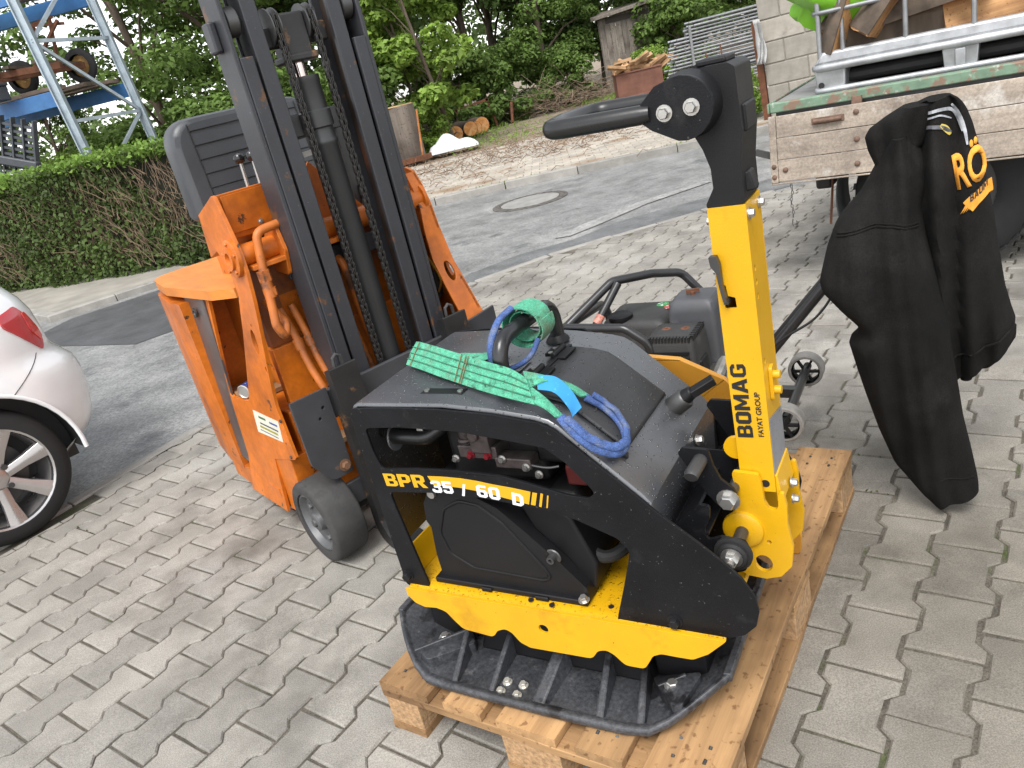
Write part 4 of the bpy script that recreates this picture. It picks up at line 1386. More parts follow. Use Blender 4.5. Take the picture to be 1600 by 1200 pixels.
# operator console and seat
con = MB().hull8([(-.36, .085, 1.0), (-.15, .085, 1.06), (-.15, .40, 1.06), (-.36, .40, 1.0), (-.33, .085, 1.14), (-.13, .085, 1.2), (-.13, .40, 1.2), (-.33, .40, 1.14)]).build('console', ORANGE, fk, bevel=.003)
MB().plate([(.10, 1.078), (.39, 1.078), (.39, 1.192), (.10, 1.192)], [], lambda u, v, t: Vector((-.143 + (v - 1.078) * .14 + t, u, v)), 0, .004).build('console_front', ORANGE, con, bevel=.001)
MB().hexbolt((-.137, .20, 1.09), (1, 0, 0), .006, .004).build('bolt', STEEL, con)
for dx, y in ((-.26, .245), (-.23, .275)):
    s = MB().tube([(dx, y, 1.16), (dx, y + .004, 1.27)], .0055, 10)
    lv = s.build('lever', STEEL, con)
    MB().lathe((dx, y + .004, 1.262), (0, 0, 1), [(0, .006), (.004, .014), (.012, .019), (.020, .019), (.028, .014), (.032, .004)], 18).build('knob', mat('knob_black', (.012, .012, .013), .18), lv)
MB().box((-.34, .42, .985), (-.2, .70, 1.03)).build('rear_console', ORANGE, con, bevel=.004)
for k in range(4):
    MB().box((-.3 + .03 * k, .45 + .05 * k, 1.03), (-.285 + .03 * k, .462 + .05 * k, 1.08 + .02 * (k % 2))).build('switch', PLASTIC, con)
SEAT = mat('seat_vinyl', (.046, .049, .054), .40, var=.12, scale=5, bump=.25, bscale=240)
st_ = MB()
bp = fillet([(.15, 1.10), (.160, 1.435), (.69, 1.435), (.705, 1.10)], [.03, .10, .10, .03], 8)
rows = []
for t, e in ((0, .02), (.0, .0), (.02, -.004), (.075, -.002), (.095, .012), (.10, .04)):
    ctr = Vector((.4275, 1.265))
    rows.append([(-.62 + t + (v - 1.1) * -.10, ctr.x + (u - ctr.x) * (1 - e * 2.2), ctr.y + (v - ctr.y) * (1 - e * 2.6)) for u, v in bp])
st_.grid(rows, close_u=True)
st_.add(rows[0], [tuple(range(len(bp)))])
st_.add(rows[-1], [tuple(range(len(bp) - 1, -1, -1))])
seat = st_.build('seat_back', SEAT, fk, bevel=0, smooth=50)
for k in range(6):
    z = 1.155 + k * .048
    MB().tube([(-.519 - (z - 1.1) * .10, .225, z - .002), (-.5175 - (z - 1.1) * .10, .43, z), (-.519 - (z - 1.1) * .10, .63, z - .002)], .0022, 6).build('seat_seam', BLACKPRINT, seat)
for y in (.225, .63):
    MB().tube([(-.519 - (z - 1.1) * .10, y, z) for z in (1.13, 1.25, 1.415)], .0022, 6).build('seat_seam', BLACKPRINT, seat)
s = MB()
rows = []
for x, z, w in ((-.56, 1.08, .24), (-.50, 1.10, .255), (-.30, 1.11, .25), (-.26, 1.09, .24), (-.26, 1.02, .235)):
    rows.append([(x, YC - w, z - .02), (x, YC - w + .03, z), (x, YC + w - .03, z), (x, YC + w, z - .02)])
s.grid(rows)
s.box((-.56, YC - .23, .98), (-.27, YC + .23, 1.06))
s.build('seat_cushion', SEAT, fk, bevel=.012, smooth=50)
MB().box((-.66, .2, .89), (-.3, .64, .985)).build('seat_box', ORANGE, fk, bevel=.006)

# mast: outer channel pair, inner channel pair, rollers
ZT = 2.25
for nm, sg in (('l', 1), ('r', -1)):
    f = lambda y: y if sg > 0 else .85 - y
    a_, b_ = sorted((f(.208), f(.222)))
    s = MB()
    s.box((-.065, a_, .09), (.047, b_, ZT))
    a_, b_ = sorted((f(.222), f(.262)))
    s.box((.033, a_, .09), (.0495, b_, 1.535))
    s.box((-.068, a_, .09), (-.05, b_, ZT))
    om = s.build('outer_mast_rail', MASTGREY, fk, bevel=.003)
    a_, b_ = sorted((f(.272), f(.318)))
    s = MB().box((.028, a_, .13), (.045, b_, ZT + .1)).box((-.058, a_, .13), (-.044, b_, ZT + .1))
    a_, b_ = sorted((f(.276), f(.288)))
    s.box((-.044, a_, .13), (.028, b_, ZT + .1))
    im = s.build('inner_mast_rail', MASTGREY, fk, bevel=.003)
    a_, b_ = sorted((f(.289), f(.292)))
    MB().box((-.042, a_, .13), (.026, b_, ZT)).build('greased_track', mat('greasy_track', (.035, .024, .018), .35, var=.6, scale=5, spots=((.10, .04, .02), 7, .55, .7)), im)
    a_, b_ = sorted((f(.226), f(.262)))
    MB().lathe((.0, a_, 1.63), (0, 1, 0), [(0, .036), (.003, .040), (b_ - a_ - .003, .040), (b_ - a_, .036)], 26).build('mast_roller', DARKSTEEL, om)
    a_, b_ = sorted((f(.185), f(.208)))
    MB().box((-.05, a_, 1.56), (.0, b_, 1.64)).build('stop_lug', MASTGREY, om, bevel=.006)
for z, h, dx in ((.93, .06, -.09), (.50, .05, -.09), (2.2, .08, -.06)):
    MB().box((dx, .205, z - h / 2), (dx + .022, .645, z + h / 2)).build('mast_crossbeam', MASTGREY, fk, bevel=.003)
CYLM = mat('cylinder_grey', (.035, .036, .037), .42, var=.15, scale=5, rvar=.12)
cy = MB().lathe((-.012, .422, .12), (0, 0, 1), [(0, .043), (1.14, .043), (1.145, .046), (1.155, .046), (1.16, .043), (1.19, .043), (1.195, .049), (1.24, .049), (1.245, .043), (1.32, .043), (1.325, .045), (1.34, .045)], 32).build('lift_cylinder', CYLM, fk)
MB().cyl((-.008, .415, 1.44), (-.008, .415, 1.52), .019, 20).build('piston_rod', mat('chrome_rod', (.62, .52, .5), .15, metal=1, var=.05), cy)
MB().box((-.06, .30, 1.30), (-.02, .375, 1.365)).bar((-.02, .33, 1.31), (-.02, .33, 1.16), .02, .012, (0, 1, 0)).build('cylinder_clamp', DARKSTEEL, cy, bevel=.003)
MB().box((-.06, .455, 1.30), (-.02, .53, 1.365)).build('cylinder_clamp', DARKSTEEL, cy, bevel=.003)
s = MB().box((-.05, .375, 1.515), (.035, .455, 1.63)).box((-.055, .365, 1.50), (.042, .465, 1.522))
s.box((-.02, .30, 1.545), (.01, .53, 1.60))
cr = s.build('crosshead', FORKBLACK, fk, bevel=.006)
for y in (.36, .47):
    MB().lathe((.0, y - .014, 1.60), (0, 1, 0), [(0, .052), (.004, .052), (.006, .040), (.022, .040), (.024, .052), (.028, .052)], 28).build('chain_pulley', DARKSTEEL, cr)
MB().tube([(-.01, .33, 1.56), (-.02, .33, 1.42), (-.03, .345, 1.30)], .008, 8).build('hose', RUBBER, cr)
CHAIN = mat('oily_chain', (.05, .048, .046), .38, metal=.6, var=.3, scale=60)
link = MB()
for dy in (-.0085, -.0045, .0045, .0085):
    link.plate(fillet([(-.0065, -.013), (.0065, -.013), (.0065, .013), (-.0065, .013)], .006, 3), [], sd(dy - .0012), 0, .0024)
link.cyl((0, -.011, -.0085), (0, .011, -.0085), .0034, 8)
link.cyl((0, -.011, .0085), (0, .011, .0085), .0034, 8)
link2 = MB()
for dy in (-.0055, .0, .0055):
    link2.plate(fillet([(-.0065, -.013), (.0065, -.013), (.0065, .013), (-.0065, .013)], .006, 3), [], sd(dy - .0014), 0, .0028)
lm1, lm2 = link.mesh('chain_link'), link2.mesh('chain_link')
for me_ in (lm1, lm2):
    me_.materials.append(CHAIN)
for y in (.363, .478):
    ch_ = bpy.data.objects.new('lift_chain', None)
    COL.objects.link(ch_)
    ch_.parent = fk
    for k in range(62):
        o = obj('chain_link', lm1 if k % 2 else lm2, None, ch_)
        o.location = (.040 - .0, y, .57 + k * .0172)

# carriage, forks, load wheels, hoses
car_ = MB().box((.056, .015, .475), (.074, .835, .572)).box((.056, .015, .17), (.074, .835, .25)).build('carriage', mat('worn_grey_carriage', (.042, .043, .047), .5, var=.25, scale=5, spots=((.17, .10, .055), 10, .66, .72), spots2=((.14, .14, .145), 50, .68, .73)), fk, bevel=.003)
MB().plate(fillet([(.01, .585), (.135, .585), (.135, .29), (.06, .29), (.01, .37)], [.0, 0, .01, .04, .04], 4), [ell(.085, .50, .006, .006, 8), ell(.105, .53, .006, .006, 8)], lambda u, v, t: Vector((.076 + t, u, v)), 0, .01).build('side_guard', MATS['worn_grey_carriage'], car_, bevel=.002)
MB().hexbolt((.088, .112, .322), (1, 0, 0), .014, .013).build('bolt', mat('rusty_bolt', (.22, .12, .07), .6, metal=.5), car_)
MB().plate([(.70, .585), (.83, .60), (.83, .42), (.70, .42)], [], lambda u, v, t: Vector((.076 + t, u, v)), 0, .01).build('side_guard', MATS['worn_grey_carriage'], car_, bevel=.002)
for y in (.145, .585):
    s = MB()
    pts = fillet([(.088, .635), (.125, .645), (.132, .10), (.16, .045), (.62, .028), (.62, .012), (.15, .008), (.10, .03), (.086, .08)], [.004, .004, .03, .06, 0, 0, .03, .05, .02], 5)
    s.plate(pts, [], lambda u, v, t: Vector((u, y + t, v)), 0, .095)
    fo = s.build('fork', FORKBLACK, fk, bevel=.004)
    MB().tube([(.105, y + .03, .64), (.105, y + .032, .668), (.105, y + .045, .677), (.105, y + .058, .668), (.105, y + .06, .64)], .006, 8).build('hook_eye', DARKSTEEL, fo)
TYRE = mat('grey_solid_tyre', (.040, .039, .038), .8, var=.35, scale=7, bump=.6, bscale=90, spots=((.022, .022, .022), 8, .56, .61), spots2=((.075, .072, .066), 4, .55, .7))
RIM = mat('worn_rim', (.12, .122, .125), .5, metal=.4, var=.3, scale=10)
for y0, sg in ((.10, -1), (.74, 1)):
    w = MB().lathe((0, y0, .145), (0, sg, 0), [(.005, .10), (.0, .128), (.004, .14), (.012, .145), (.108, .145), (.116, .14), (.12, .13), (.118, .106), (.10, .104), (.09, .1)], 48, caps=False)
    wh = w.build('load_wheel', TYRE, fk, smooth=40)
    r_ = MB().lathe((0, y0, .145), (0, sg, 0), [(.05, .1), (.112, .104), (.114, .097), (.106, .093), (.094, .088), (.088, .05), (.088, .001)], 36, caps=False).build('rim', RIM, wh, smooth=40)
    MB().lathe((0, y0 + sg * .088, .145), (0, sg, 0), [(0, .036), (.022, .032), (.027, .025), (.027, .014), (.034, .013), (.034, .001)], 20).build('hub_cap', RIM, wh)
    for k in range(5):
        a = k * 2 * math.pi / 5
        MB().hexbolt((.064 * math.cos(a), y0 + sg * .088, .145 + .064 * math.sin(a)), (0, sg, 0), .011, .012, False).build('wheel_nut', RIM, wh)
MB().cyl((0, .05, .145), (0, .8, .145), .03, 16).build('axle', DARKSTEEL, fk)
hoseo = mat('orange_hose', (.40, .11, .016), .5, var=.3, scale=9, spots=((.10, .04, .02), 10, .55, .64))
MB().tube(fillet([(-.04, .24, 1.082), (-.04, .135, 1.075), (-.03, .115, .97), (-.02, .105, .90), (.0, .085, .80), (.0, .10, .755), (-.02, .125, .79), (-.10, .115, .86)], .035, 5, False), .0135, 14).build('hydraulic_hose', hoseo, fk)
s = MB()
for z in (.945, .955, .90):
    s.tube([(-.03 + (.945 - z) * .1, .113, z - .014), (-.03 + (.945 - z) * .1, .113, z + .01)], .021, 6)
s.tube([(-.028, .110, .93), (-.02, .106, .88)], .0175, 14)
s.build('hose_fitting', hoseo, fk)
for dy in (0, .038):
    h_ = MB().tube(catmull([(-.11, .155 + dy, .82), (-.085, .165 + dy, .72), (-.05, .165 + dy, .62), (.0, .18 + dy, .50), (.03, .21 + dy, .40)], 6), .0125, 12)
    h_.tube([(-.085, .165 + dy, .715), (-.075, .165 + dy, .68)], .0165, 12)
    h_.build('hydraulic_hose', hoseo, fk)
for dy in (0, .05):
    MB().tube(catmull([(-.09, .33 + dy, .92), (-.05, .335 + dy, .88), (-.06, .35 + dy, .70), (-.05, .37 + dy, .55), (-.02, .38 + dy, .42)], 6), .014, 12).build('hydraulic_hose', hoseo, fk)
MB().box((-.12, .30, .90), (-.09, .56, .955)).build('tilt_bracket', mat('oily_bracket', (.09, .035, .02), .5, var=.4, scale=9), fk, bevel=.003)
MB().plate([(.31, .99), (.42, 1.20), (.44, 1.22), (.60, 1.02), (.60, .96), (.31, .94)], [], lambda u, v, t: Vector((-.2 + t, u, v)), 0, .01).build('dash_gusset', ORANGE, fk, bevel=.002)
MB().bar((-.24, .35, 1.29), (-.22, .60, 1.31), .022, .018).build('guard_rail', DARKSTEEL, fk)
MB().bar((-.26, .33, 1.23), (-.22, .62, 1.25), .02, .016).build('guard_rail', STEEL, fk)
MB().bar((-.22, .58, 1.02), (-.22, .60, 1.32), .03, .03).build('guard_post', DARKSTEEL, fk)

# drinks can wedged in the opening
F = fk.matrix_basis
Mf = Matrix.Translation((-.72, 2.24, 0)) @ Matrix.Rotation(R(-54), 4, 'Z')
can = thing('drinks_can', 'small blue and silver can lying in the opening of the orange body', 'can', Mf @ Vector((-.42, .085, .528)), R(-54 + 28))
MB().box((-.60, .045, .484), (-.37, .17, .499)).build('opening_ledge', MATS['worn_shelf'], fk)
MB().lathe((0, .06, 0), (0, -1, 0), [(0, .022), (.004, .026), (.105, .026), (.112, .023)], 24).build('can_body', mat('can_blue', (.03, .05, .22), .3, metal=.4, var=.3, scale=30, spots=((.4, .4, .45), 30, .6, .63)), can)
MB().lathe((0, -.051, 0), (0, -1, 0), [(0, .0255), (.004, .0255), (.005, .023), (.002, .021), (.002, .001)], 24).build('can_lid', STEEL, can)
# ------------------------------------------------------------------ small plate compactor behind, with handle
P2 = Matrix.Translation((.56, 2.36, 0)) @ Matrix.Rotation(R(-33.5), 4, 'Z')
c2 = thing('plate_compactor', 'smaller dark petrol plate compactor with tubular guard frame behind the big one', 'plate compactor', (.56, 2.36, 0), R(-33.5))
DUSTY = mat('dusty_black_plastic', (.028, .0275, .027), .6, var=.3, scale=8, bump=.3, bscale=200, spots=((.085, .078, .07), 5, .56, .76))
BLKTUBE = mat('black_tube', (.02, .02, .021), .3, var=.2)
pl = fillet([(-.33, -.22), (.25, -.22), (.25, .22), (-.33, .22)], .05, 4)
s = MB().plate(pl, [], lambda u, v, t: Vector((u, v, t + .09 * smoothstep(.18, .36, abs(u + .04)))), 0, .02)
s.build('base_plate', CAST, c2, bevel=.004)
MB().box((-.22, -.16, .03), (.12, .16, .16)).build('exciter', DUSTY, c2, bevel=.015)
MB().box((-.24, -.2, .17), (.2, .2, .19)).build('engine_deck', DUSTY, c2, bevel=.004)
MB().box((-.10, -.12, .19), (.12, .12, .36)).build('engine_block', mat('engine_alu', (.22, .215, .2), .5, metal=.5, var=.3, scale=30), c2, bevel=.012)
s = MB()
rows = []
for z, e in ((.36, .0), (.47, 0), (.492, -.012), (.498, -.035)):
    p_ = fillet([(-.26 - e, -.02 - e * .6), (-.02 + e, -.02 - e * .6), (-.02 + e, .20 + e), (-.26 - e, .20 + e)], .03, 4)
    rows.append([(a, b, z) for a, b in p_])
s.grid(rows, close_u=True)
s.add(rows[-1], [tuple(range(len(rows[0]) - 1, -1, -1))])
tank = s.build('fuel_tank', DUSTY, c2, smooth=50)
MB().lathe((-.19, .02, .495), (0, 0, 1), [(0, .04), (.006, .042), (.016, .042), (.02, .036), (.02, .001)], 24).build('fuel_cap', PLASTIC, tank)
for x, y, c in ((-.08, .14, (.03, .22, .06)), (-.045, .115, (.35, .05, .04))):
    MB().lathe((x, y, .4985), (0, 0, 1), [(0, .022), (.001, .022)], 24).build('round_sticker', mat('sticker_%d' % int(c[0] * 100), c, .5, var=.5, scale=90, spots=((.6, .6, .6), 70, .55, .58)), tank)
s = MB()
rows = []
for z, e in ((.37, .004), (.49, 0), (.512, -.01), (.518, -.03)):
    p_ = fillet([(-.025 - e, -.22 - e), (.13 + e, -.22 - e), (.13 + e, -.07 + e), (-.025 - e, -.07 + e)], .022, 4)
    rows.append([(a, b, z) for a, b in p_])
s.grid(rows, close_u=True)
s.add(rows[-1], [tuple(range(len(rows[0]) - 1, -1, -1))])
sil = s.build('silencer_guard', DUSTY, c2, smooth=45)
for k in range(13):
    x = -.010 + k * .0102
    MB().box((x, -.2175, .5005), (x + .006, -.200, .5165)).build('guard_slot', BLACKPRINT, sil)
for k in range(9):
    y = -.20 + k * .0135
    MB().box((.111, y, .5005), (.1275, y + .007, .5165)).build('guard_slot', BLACKPRINT, sil)
for k in range(5):
    MB().box((-.01, -.2285, .385 + k * .02), (.115, -.222, .393 + k * .02)).build('guard_rib', PLASTIC, sil)
for x in (.025, .085):
    MB().lathe((x, -.14, .515), (0, 0, 1), [(0, .016), (.003, .014), (.0035, .004), (.006, .004)], 18).build('screw', RUST, sil)
rows = []
s = MB()
for z, e in ((.36, 0), (.53, 0), (.56, -.006), (.57, -.02)):
    p_ = fillet([(.0 - e, -.05 - e), (.155 + e, -.05 - e), (.155 + e, .10 + e), (.0 - e, .10 + e)], .02, 4)
    rows.append([(a, b, z) for a, b in p_])
s.grid(rows, close_u=True)
s.add(rows[-1], [tuple(range(len(rows[0]) - 1, -1, -1))])
af = s.build('air_filter_box', mat('dusty_grey_plastic', (.055, .057, .062), .55, var=.25, spots=((.15, .15, .15), 7, .56, .75)), c2, smooth=45)
MB().lathe((.07, .02, .57), (0, 0, 1), [(0, .008), (.008, .008), (.012, .005)], 12).build('wing_nut_stud', RUST, af)
MB().bar((.05, .015, .58), (.09, .028, .582), .008, .012).build('wing_nut', RUST, af)
MB().box((.10, -.19, .36), (.14, -.12, .43)).build('recoil_bracket', PLASTIC, c2, bevel=.006)
MB().tube([(.12, -.15, .30), (.15, -.10, .33), (.16, -.03, .36)], .022, 10).build('intake_elbow', MATS['engine_alu'], c2)
MB().tube(fillet([(-.30, -.215, .19), (-.335, -.215, .50), (-.30, -.215, .562), (-.08, -.215, .553), (-.01, -.215, .50), (.02, -.215, .19)], .05, 6, False), .0145, 14).build('guard_frame', BLKTUBE, c2, smooth=60)
MB().tube(fillet([(-.335, -.19, .52), (-.19, .0, .637), (-.085, .10, .624), (-.02, .20, .59), (.05, .205, .50), (.07, .205, .19)], .05, 6, False), .0145, 14).build('guard_frame', BLKTUBE, c2, smooth=60)
MB().tube([(-.24, -.12, .50), (-.165, -.01, .633)], .0135, 12).build('guard_brace', BLKTUBE, c2, smooth=60)
MB().tube(fillet([(-.32, -.19, .54), (-.32, .19, .50), (-.28, .205, .19)], .05, 5, False), .0145, 12).build('guard_frame', BLKTUBE, c2, smooth=60)
MB().cyl((-.225, -.098, .527), (-.213, -.08, .549), .0148, 14).build('warning_band', mat('warning_label', (.5, .2, .15), .5, var=.5, scale=60), c2)
# handle: two tubes up to a cross grip, control cable
for y in (-.05, .05):
    MB().tube(fillet([(.17, y * 2.2, .22), (.27, y * 1.4, .35), (.48, y, .60), (.68, y, .96), (.75, y, 1.0)], .06, 5, False), .016, 14).build('handle_tube', BLKTUBE, c2, smooth=60)
MB().cyl((.745, -.12, 1.0), (.745, .12, 1.0), .015, 14).build('handle_grip', BLKTUBE, c2)
MB().tube(catmull([(.25, -.08, .36), (.36, -.11, .46), (.46, -.12, .53), (.52, -.09, .62), (.56, -.06, .75)], 8), .004, 6).build('throttle_cable', RUBBER, c2)
wa = MB().cyl((.365, -.19, .235), (.365, .17, .235), .015, 14)
wa.bar((.2, .0, .24), (.365, .0, .235), .03, .03)
wa = wa.build('wheel_axle', BLKTUBE, c2)
for y in (-.20, .175):
    wh = MB().lathe((.365, y - .022, .235), (0, 1, 0), [(0, .045), (0, .052), (.004, .056), (.04, .056), (.044, .052), (.044, .045)], 30, caps=False).build('transport_wheel', mat('worn_wheel_tread', (.20, .19, .175), .8, var=.3, scale=20, bump=.4), wa, smooth=40)
    r_ = MB().lathe((.365, y - .018, .235), (0, 1, 0), [(0, .046), (.012, .046), (.012, .040), (.006, .040), (.03, .040), (.03, .046), (.036, .046)], 26, caps=False).build('wheel_rim', PLASTIC, wh)
    for k in range(6):
        a = k * math.pi / 3
        MB().bar((.365, y - .019, .235), (.365 + .042 * math.cos(a), y - .019, .235 + .042 * math.sin(a)), .007, .012, (0, 1, 0)).build('wheel_spoke', PLASTIC, wh)
    MB().cyl((.365, y - .026, .235), (.365, y + .026, .235), .013, 14).build('wheel_hub', PLASTIC, wh)

# ------------------------------------------------------------------ hoodie draped over the handle of the small compactor
HN = Vector((.534, .846, 0)).normalized()
HX = Vector((HN.y, -HN.x, 0))


CLOTH = mat('black_fleece', (.0095, .009, .0085), .95, var=.35, scale=7, bump=.7, bscale=600, spec=.12, spots=((.018, .017, .016), 5, .52, .72), grain=.3, gscale=260)


def rowfun(tbl):
    zs_ = [r_[0] for r_ in tbl]

    def f(z):
        for a, b in zip(tbl, tbl[1:]):
            if a[0] >= z >= b[0]:
                t = (a[0] - z) / (a[0] - b[0] + 1e-9)
                return a[1] + (b[1] - a[1]) * t, a[2] + (b[2] - a[2]) * t
        return tbl[-1][1:] if z < tbl[-1][0] else tbl[0][1:]
    return f


def drape(tbl, depth0, thick, folds, nz=70, nu=44, seed=0, slant=0.):
    """hanging cloth volume: front and back skins swollen between the two side edges, with falling folds"""
    f = rowfun(tbl)
    z1, z0 = tbl[0][0], tbl[-1][0]
    dep_ = depth0 if callable(depth0) else (lambda t: depth0)

    def front(s_, z):
        l, r_ = f(z)
        u = l + (r_ - l) * (s_ * .5 + .5)
        t = (z1 - z) / (z1 - z0)
        th = thick(t) * math.sqrt(max(0, 1 - abs(s_) ** 2.6))
        fo = 0
        for amp, c0, c1, wd in folds:
            c = c0 + (c1 - c0) * t
            fo += amp * math.exp(-((u - c) / wd) ** 2) * min(1, 3 * (1 - abs(s_)))
        wr = .004 * math.sin(24 * u + 11 * z + 2.5 * math.sin(5 * z + seed)) * math.sin(6 * z + 4 * u + 1) ** 2 + .0025 * math.sin(30 * z - 34 * u + 3 * math.sin(8 * u + 5 * z)) * smoothstep(.3, .9, t)
        return u, -th - fo - wr * min(1, 2.5 * (1 - abs(s_)))
    rows = []
    for i in range(nz + 1):
        z = z1 + (z0 - z1) * i / nz
        row = []
        for k in range(nu + 1):
            s_ = math.sin((k / nu - .5) * math.pi)
            u, v = front(s_, z)
            row.append((u, v, z))
        for k in range(nu - 1, 0, -1):
            s_ = math.sin((k / nu - .5) * math.pi)
            u, v = front(s_, z)
            t = (z1 - z) / (z1 - z0)
            row.append((u, thick(t) * .8 * math.sqrt(max(0, 1 - abs(s_) ** 2.6)), z))
        depth = dep_((z1 - z) / (z1 - z0))
        sl_ = slant * ((z1 - z) / (z1 - z0)) ** 3
        rows.append([HX * u + HN * (depth + v) + Vector((0, 0, z + sl_ * (u - .06))) for u, v, z in row])
    s = MB().grid(rows, close_u=True)
    n = len(rows[0])
    s.add(rows[0], [tuple(range(n))])
    s.add(rows[-1], [tuple(range(n - 1, -1, -1))])
    return s, front


TORSO = [(1.067, -.052, .004), (1.054, -.093, .022), (1.032, -.122, .035), (.995, -.144, .048), (.918, -.165, .066), (.839, -.190, .082), (.767, -.190, .094), (.667, -.16, .107), (.577, -.13, .119), (.506, -.12, .134), (.469, -.12, .143), (.43, -.115, .142), (.40, -.11, .136), (.38, -.10, .13)]
SLEEVE = [(1.0, -.125, -.085), (.97, -.145, -.062), (.93, -.165, -.048), (.88, -.195, -.048), (.84, -.235, -.058), (.82, -.252, -.060), (.764, -.275, -.051), (.681, -.297, -.032), (.655, -.291, -.026), (.611, -.255, -.019), (.562, -.208, -.008), (.545, -.212, -.006), (.524, -.236, -.003), (.452, -.219, .005), (.379, -.2, .015), (.284, -.173, .027), (.189, -.139, .045), (.111, -.088, .058), (.085, -.070, .061), (.060, -.050, .062)]
hd = thing('hoodie', 'black hooded sweatshirt with orange print hanging over the handle of the small compactor', 'sweatshirt', HX * -.04 + HN * 2.2)
inv = Matrix.Translation(-(HX * -.04 + HN * 2.2))


def place(s):
    s.v = [tuple(inv @ Vector(v)) for v in s.v]
    return s


TD = 2.19
SDp = lambda t: 2.155 - .105 * smoothstep(0, .38, t)
tth = lambda t: .05 + .075 * smoothstep(0, .35, t) - .03 * smoothstep(.75, 1, t)
tf = [(.030, -.035, -.01, .018), (-.045, -.066, -.05, .014), (.02, -.088, -.08, .012), (-.03, .005, .02, .012), (.018, .04, .055, .015), (-.02, .02, .075, .02), (.02, -.09, -.06, .025), (-.02, -.12, -.11, .02), (.012, .07, .105, .012)]
s, tfront = drape(TORSO, TD, tth, tf, slant=.55)
torso = place(s).build('torso', CLOTH, hd, smooth=70)
sth = lambda t: .07 + .03 * smoothstep(0, .3, t) - .05 * smoothstep(.55, 1, t)
sf = [(.014, -.10, -.02, .012), (-.012, -.13, -.05, .012), (.010, -.23, -.16, .012), (.02, -.12, -.05, .03), (-.012, -.17, -.10, .022), (.012, -.21, -.13, .018), (-.010, -.08, -.01, .02), (.008, -.25, -.2, .015)]
s, sfront = drape(SLEEVE, SDp, sth, sf, slant=.35)
sleeve = place(s).build('sleeve', CLOTH, hd, smooth=70)


def on_cloth(front, tbl, depth, off):
    f = rowfun(tbl)

    def g(u, z, t=0):
        l, r_ = f(z)
        dp = depth((tbl[0][0] - z) / (tbl[0][0] - tbl[-1][0])) if callable(depth) else depth
        s_ = max(-.97, min(.97, (u - l) / (r_ - l) * 2 - 1))
        _, v = front(s_, z)
        return inv @ (HX * u + HN * (dp + v - off - t) + Vector((0, 0, z)))
    return g


gs = on_cloth(sfront, SLEEVE, SDp, .001)
gt = on_cloth(tfront, TORSO, TD, .0035)
for k in range(2):
    MB().tube([gs(-.245 + .178 * i / 14, .800 + .018 * math.sin(i / 14 * 3) - .006 * k, 0) for i in range(15)], .0028, 6).build('shoulder_seam', CLOTH, sleeve)
MB().tube([gs(-.105 + .155 * i / 10, .128 - .012 * i / 10, -.001) for i in range(11)], .003, 6).build('cuff_seam', CLOTH, sleeve)
MB().tube([gt(-.05 + .185 * i / 12, .425 + .06 * (i / 12) ** 2, -.001) for i in range(13)], .003, 6).build('hem_seam', CLOTH, torso)
# second layer of the hem and the other cuff
HEM = [(.45, -.03, .15), (.42, -.02, .15), (.39, .0, .135), (.36, .01, .118), (.345, .02, .10)]
s, _q = drape(HEM, TD + .06, lambda t: .05, [], 10, 20)
place(s).build('hem_band', CLOTH, hd, smooth=70)
CUF = [(.40, .0, .05), (.35, .015, .055), (.318, .02, .05)]
s, _q = drape(CUF, TD + .02, lambda t: .03, [], 8, 16)
place(s).build('other_cuff', CLOTH, hd, smooth=70)
# folded hood at the collar
FLAP = [(1.062, -.10, -.03), (1.045, -.135, -.02), (1.022, -.172, -.02), (1.003, -.184, -.03), (.97, -.178, -.05), (.935, -.164, -.09), (.90, -.15, -.11)]
s, _q = drape(FLAP, TD - .03, lambda t: .05 + .02 * t, [(.014, -.12, -.10, .016), (-.012, -.15, -.13, .012), (.01, -.08, -.12, .012)], 24, 30)
place(s).build('hood', CLOTH, hd, smooth=70)
PRINTO = mat('orange_print', (.72, .30, .03), .8, var=.25, scale=30, bump=.3, bscale=300)
PRINTW = mat('grey_print', (.30, .31, .33), .8, var=.6, scale=30)


def shear(ox, oz, sx_, ang):
    ca_, sa_ = math.cos(ang), math.sin(ang)
    return lambda x, y, t: gt(ox + ca_ * x * sx_ - sa_ * y * .6, oz + sa_ * x * sx_ + ca_ * y, t)


obj('lettering', text_mesh('R\u00d6', .108, shear(.012, .860, .46, R(14)), .0035, .0008), PRINTO, torso)
def cloth_patch(poly, t0, t1, nr=14, nc=12):
    """printed area that follows the cloth"""
    zmin, zmax = min(p[1] for p in poly), max(p[1] for p in poly)
    rows = []
    for i in range(nr + 1):
        z = zmin + (zmax - zmin) * (i + .05) / (nr + .1)
        xs_ = [a[0] + (b[0] - a[0]) * (z - a[1]) / (b[1] - a[1]) for a, b in zip(poly, poly[1:] + poly[:1]) if (a[1] - z) * (b[1] - z) < 0]
        l, r_ = min(xs_), max(xs_)
        rows.append([gt(l + (r_ - l) * k / nc, z, t1) for k in range(nc + 1)] + [gt(l + (r_ - l) * k / nc, z, t0) for k in range(nc, -1, -1)])
    return MB().grid(rows, close_u=True)


cloth_patch([(.026, .828), (.040, .842), (.086, .868), (.090, .838), (.060, .820), (.046, .806)], 0, .0008).build('print_banner', PRINTO, torso)
for k in range(4):
    x_ = .030 + k * .006
    cloth_patch([(x_ - .010, .800 + k * .003), (x_ + .003, .826 + k * .003), (x_ + .010, .826 + k * .003)], 0, .0008, 6, 3).build('print_streak', PRINTO, torso)
obj('lettering', block_letters('BAUM', .017, lambda x, y, t: gt(.041 + x * .62, .829 + x * .34 + y, t + .0016), .9, .12, .0006, 3), BLACKPRINT, torso)


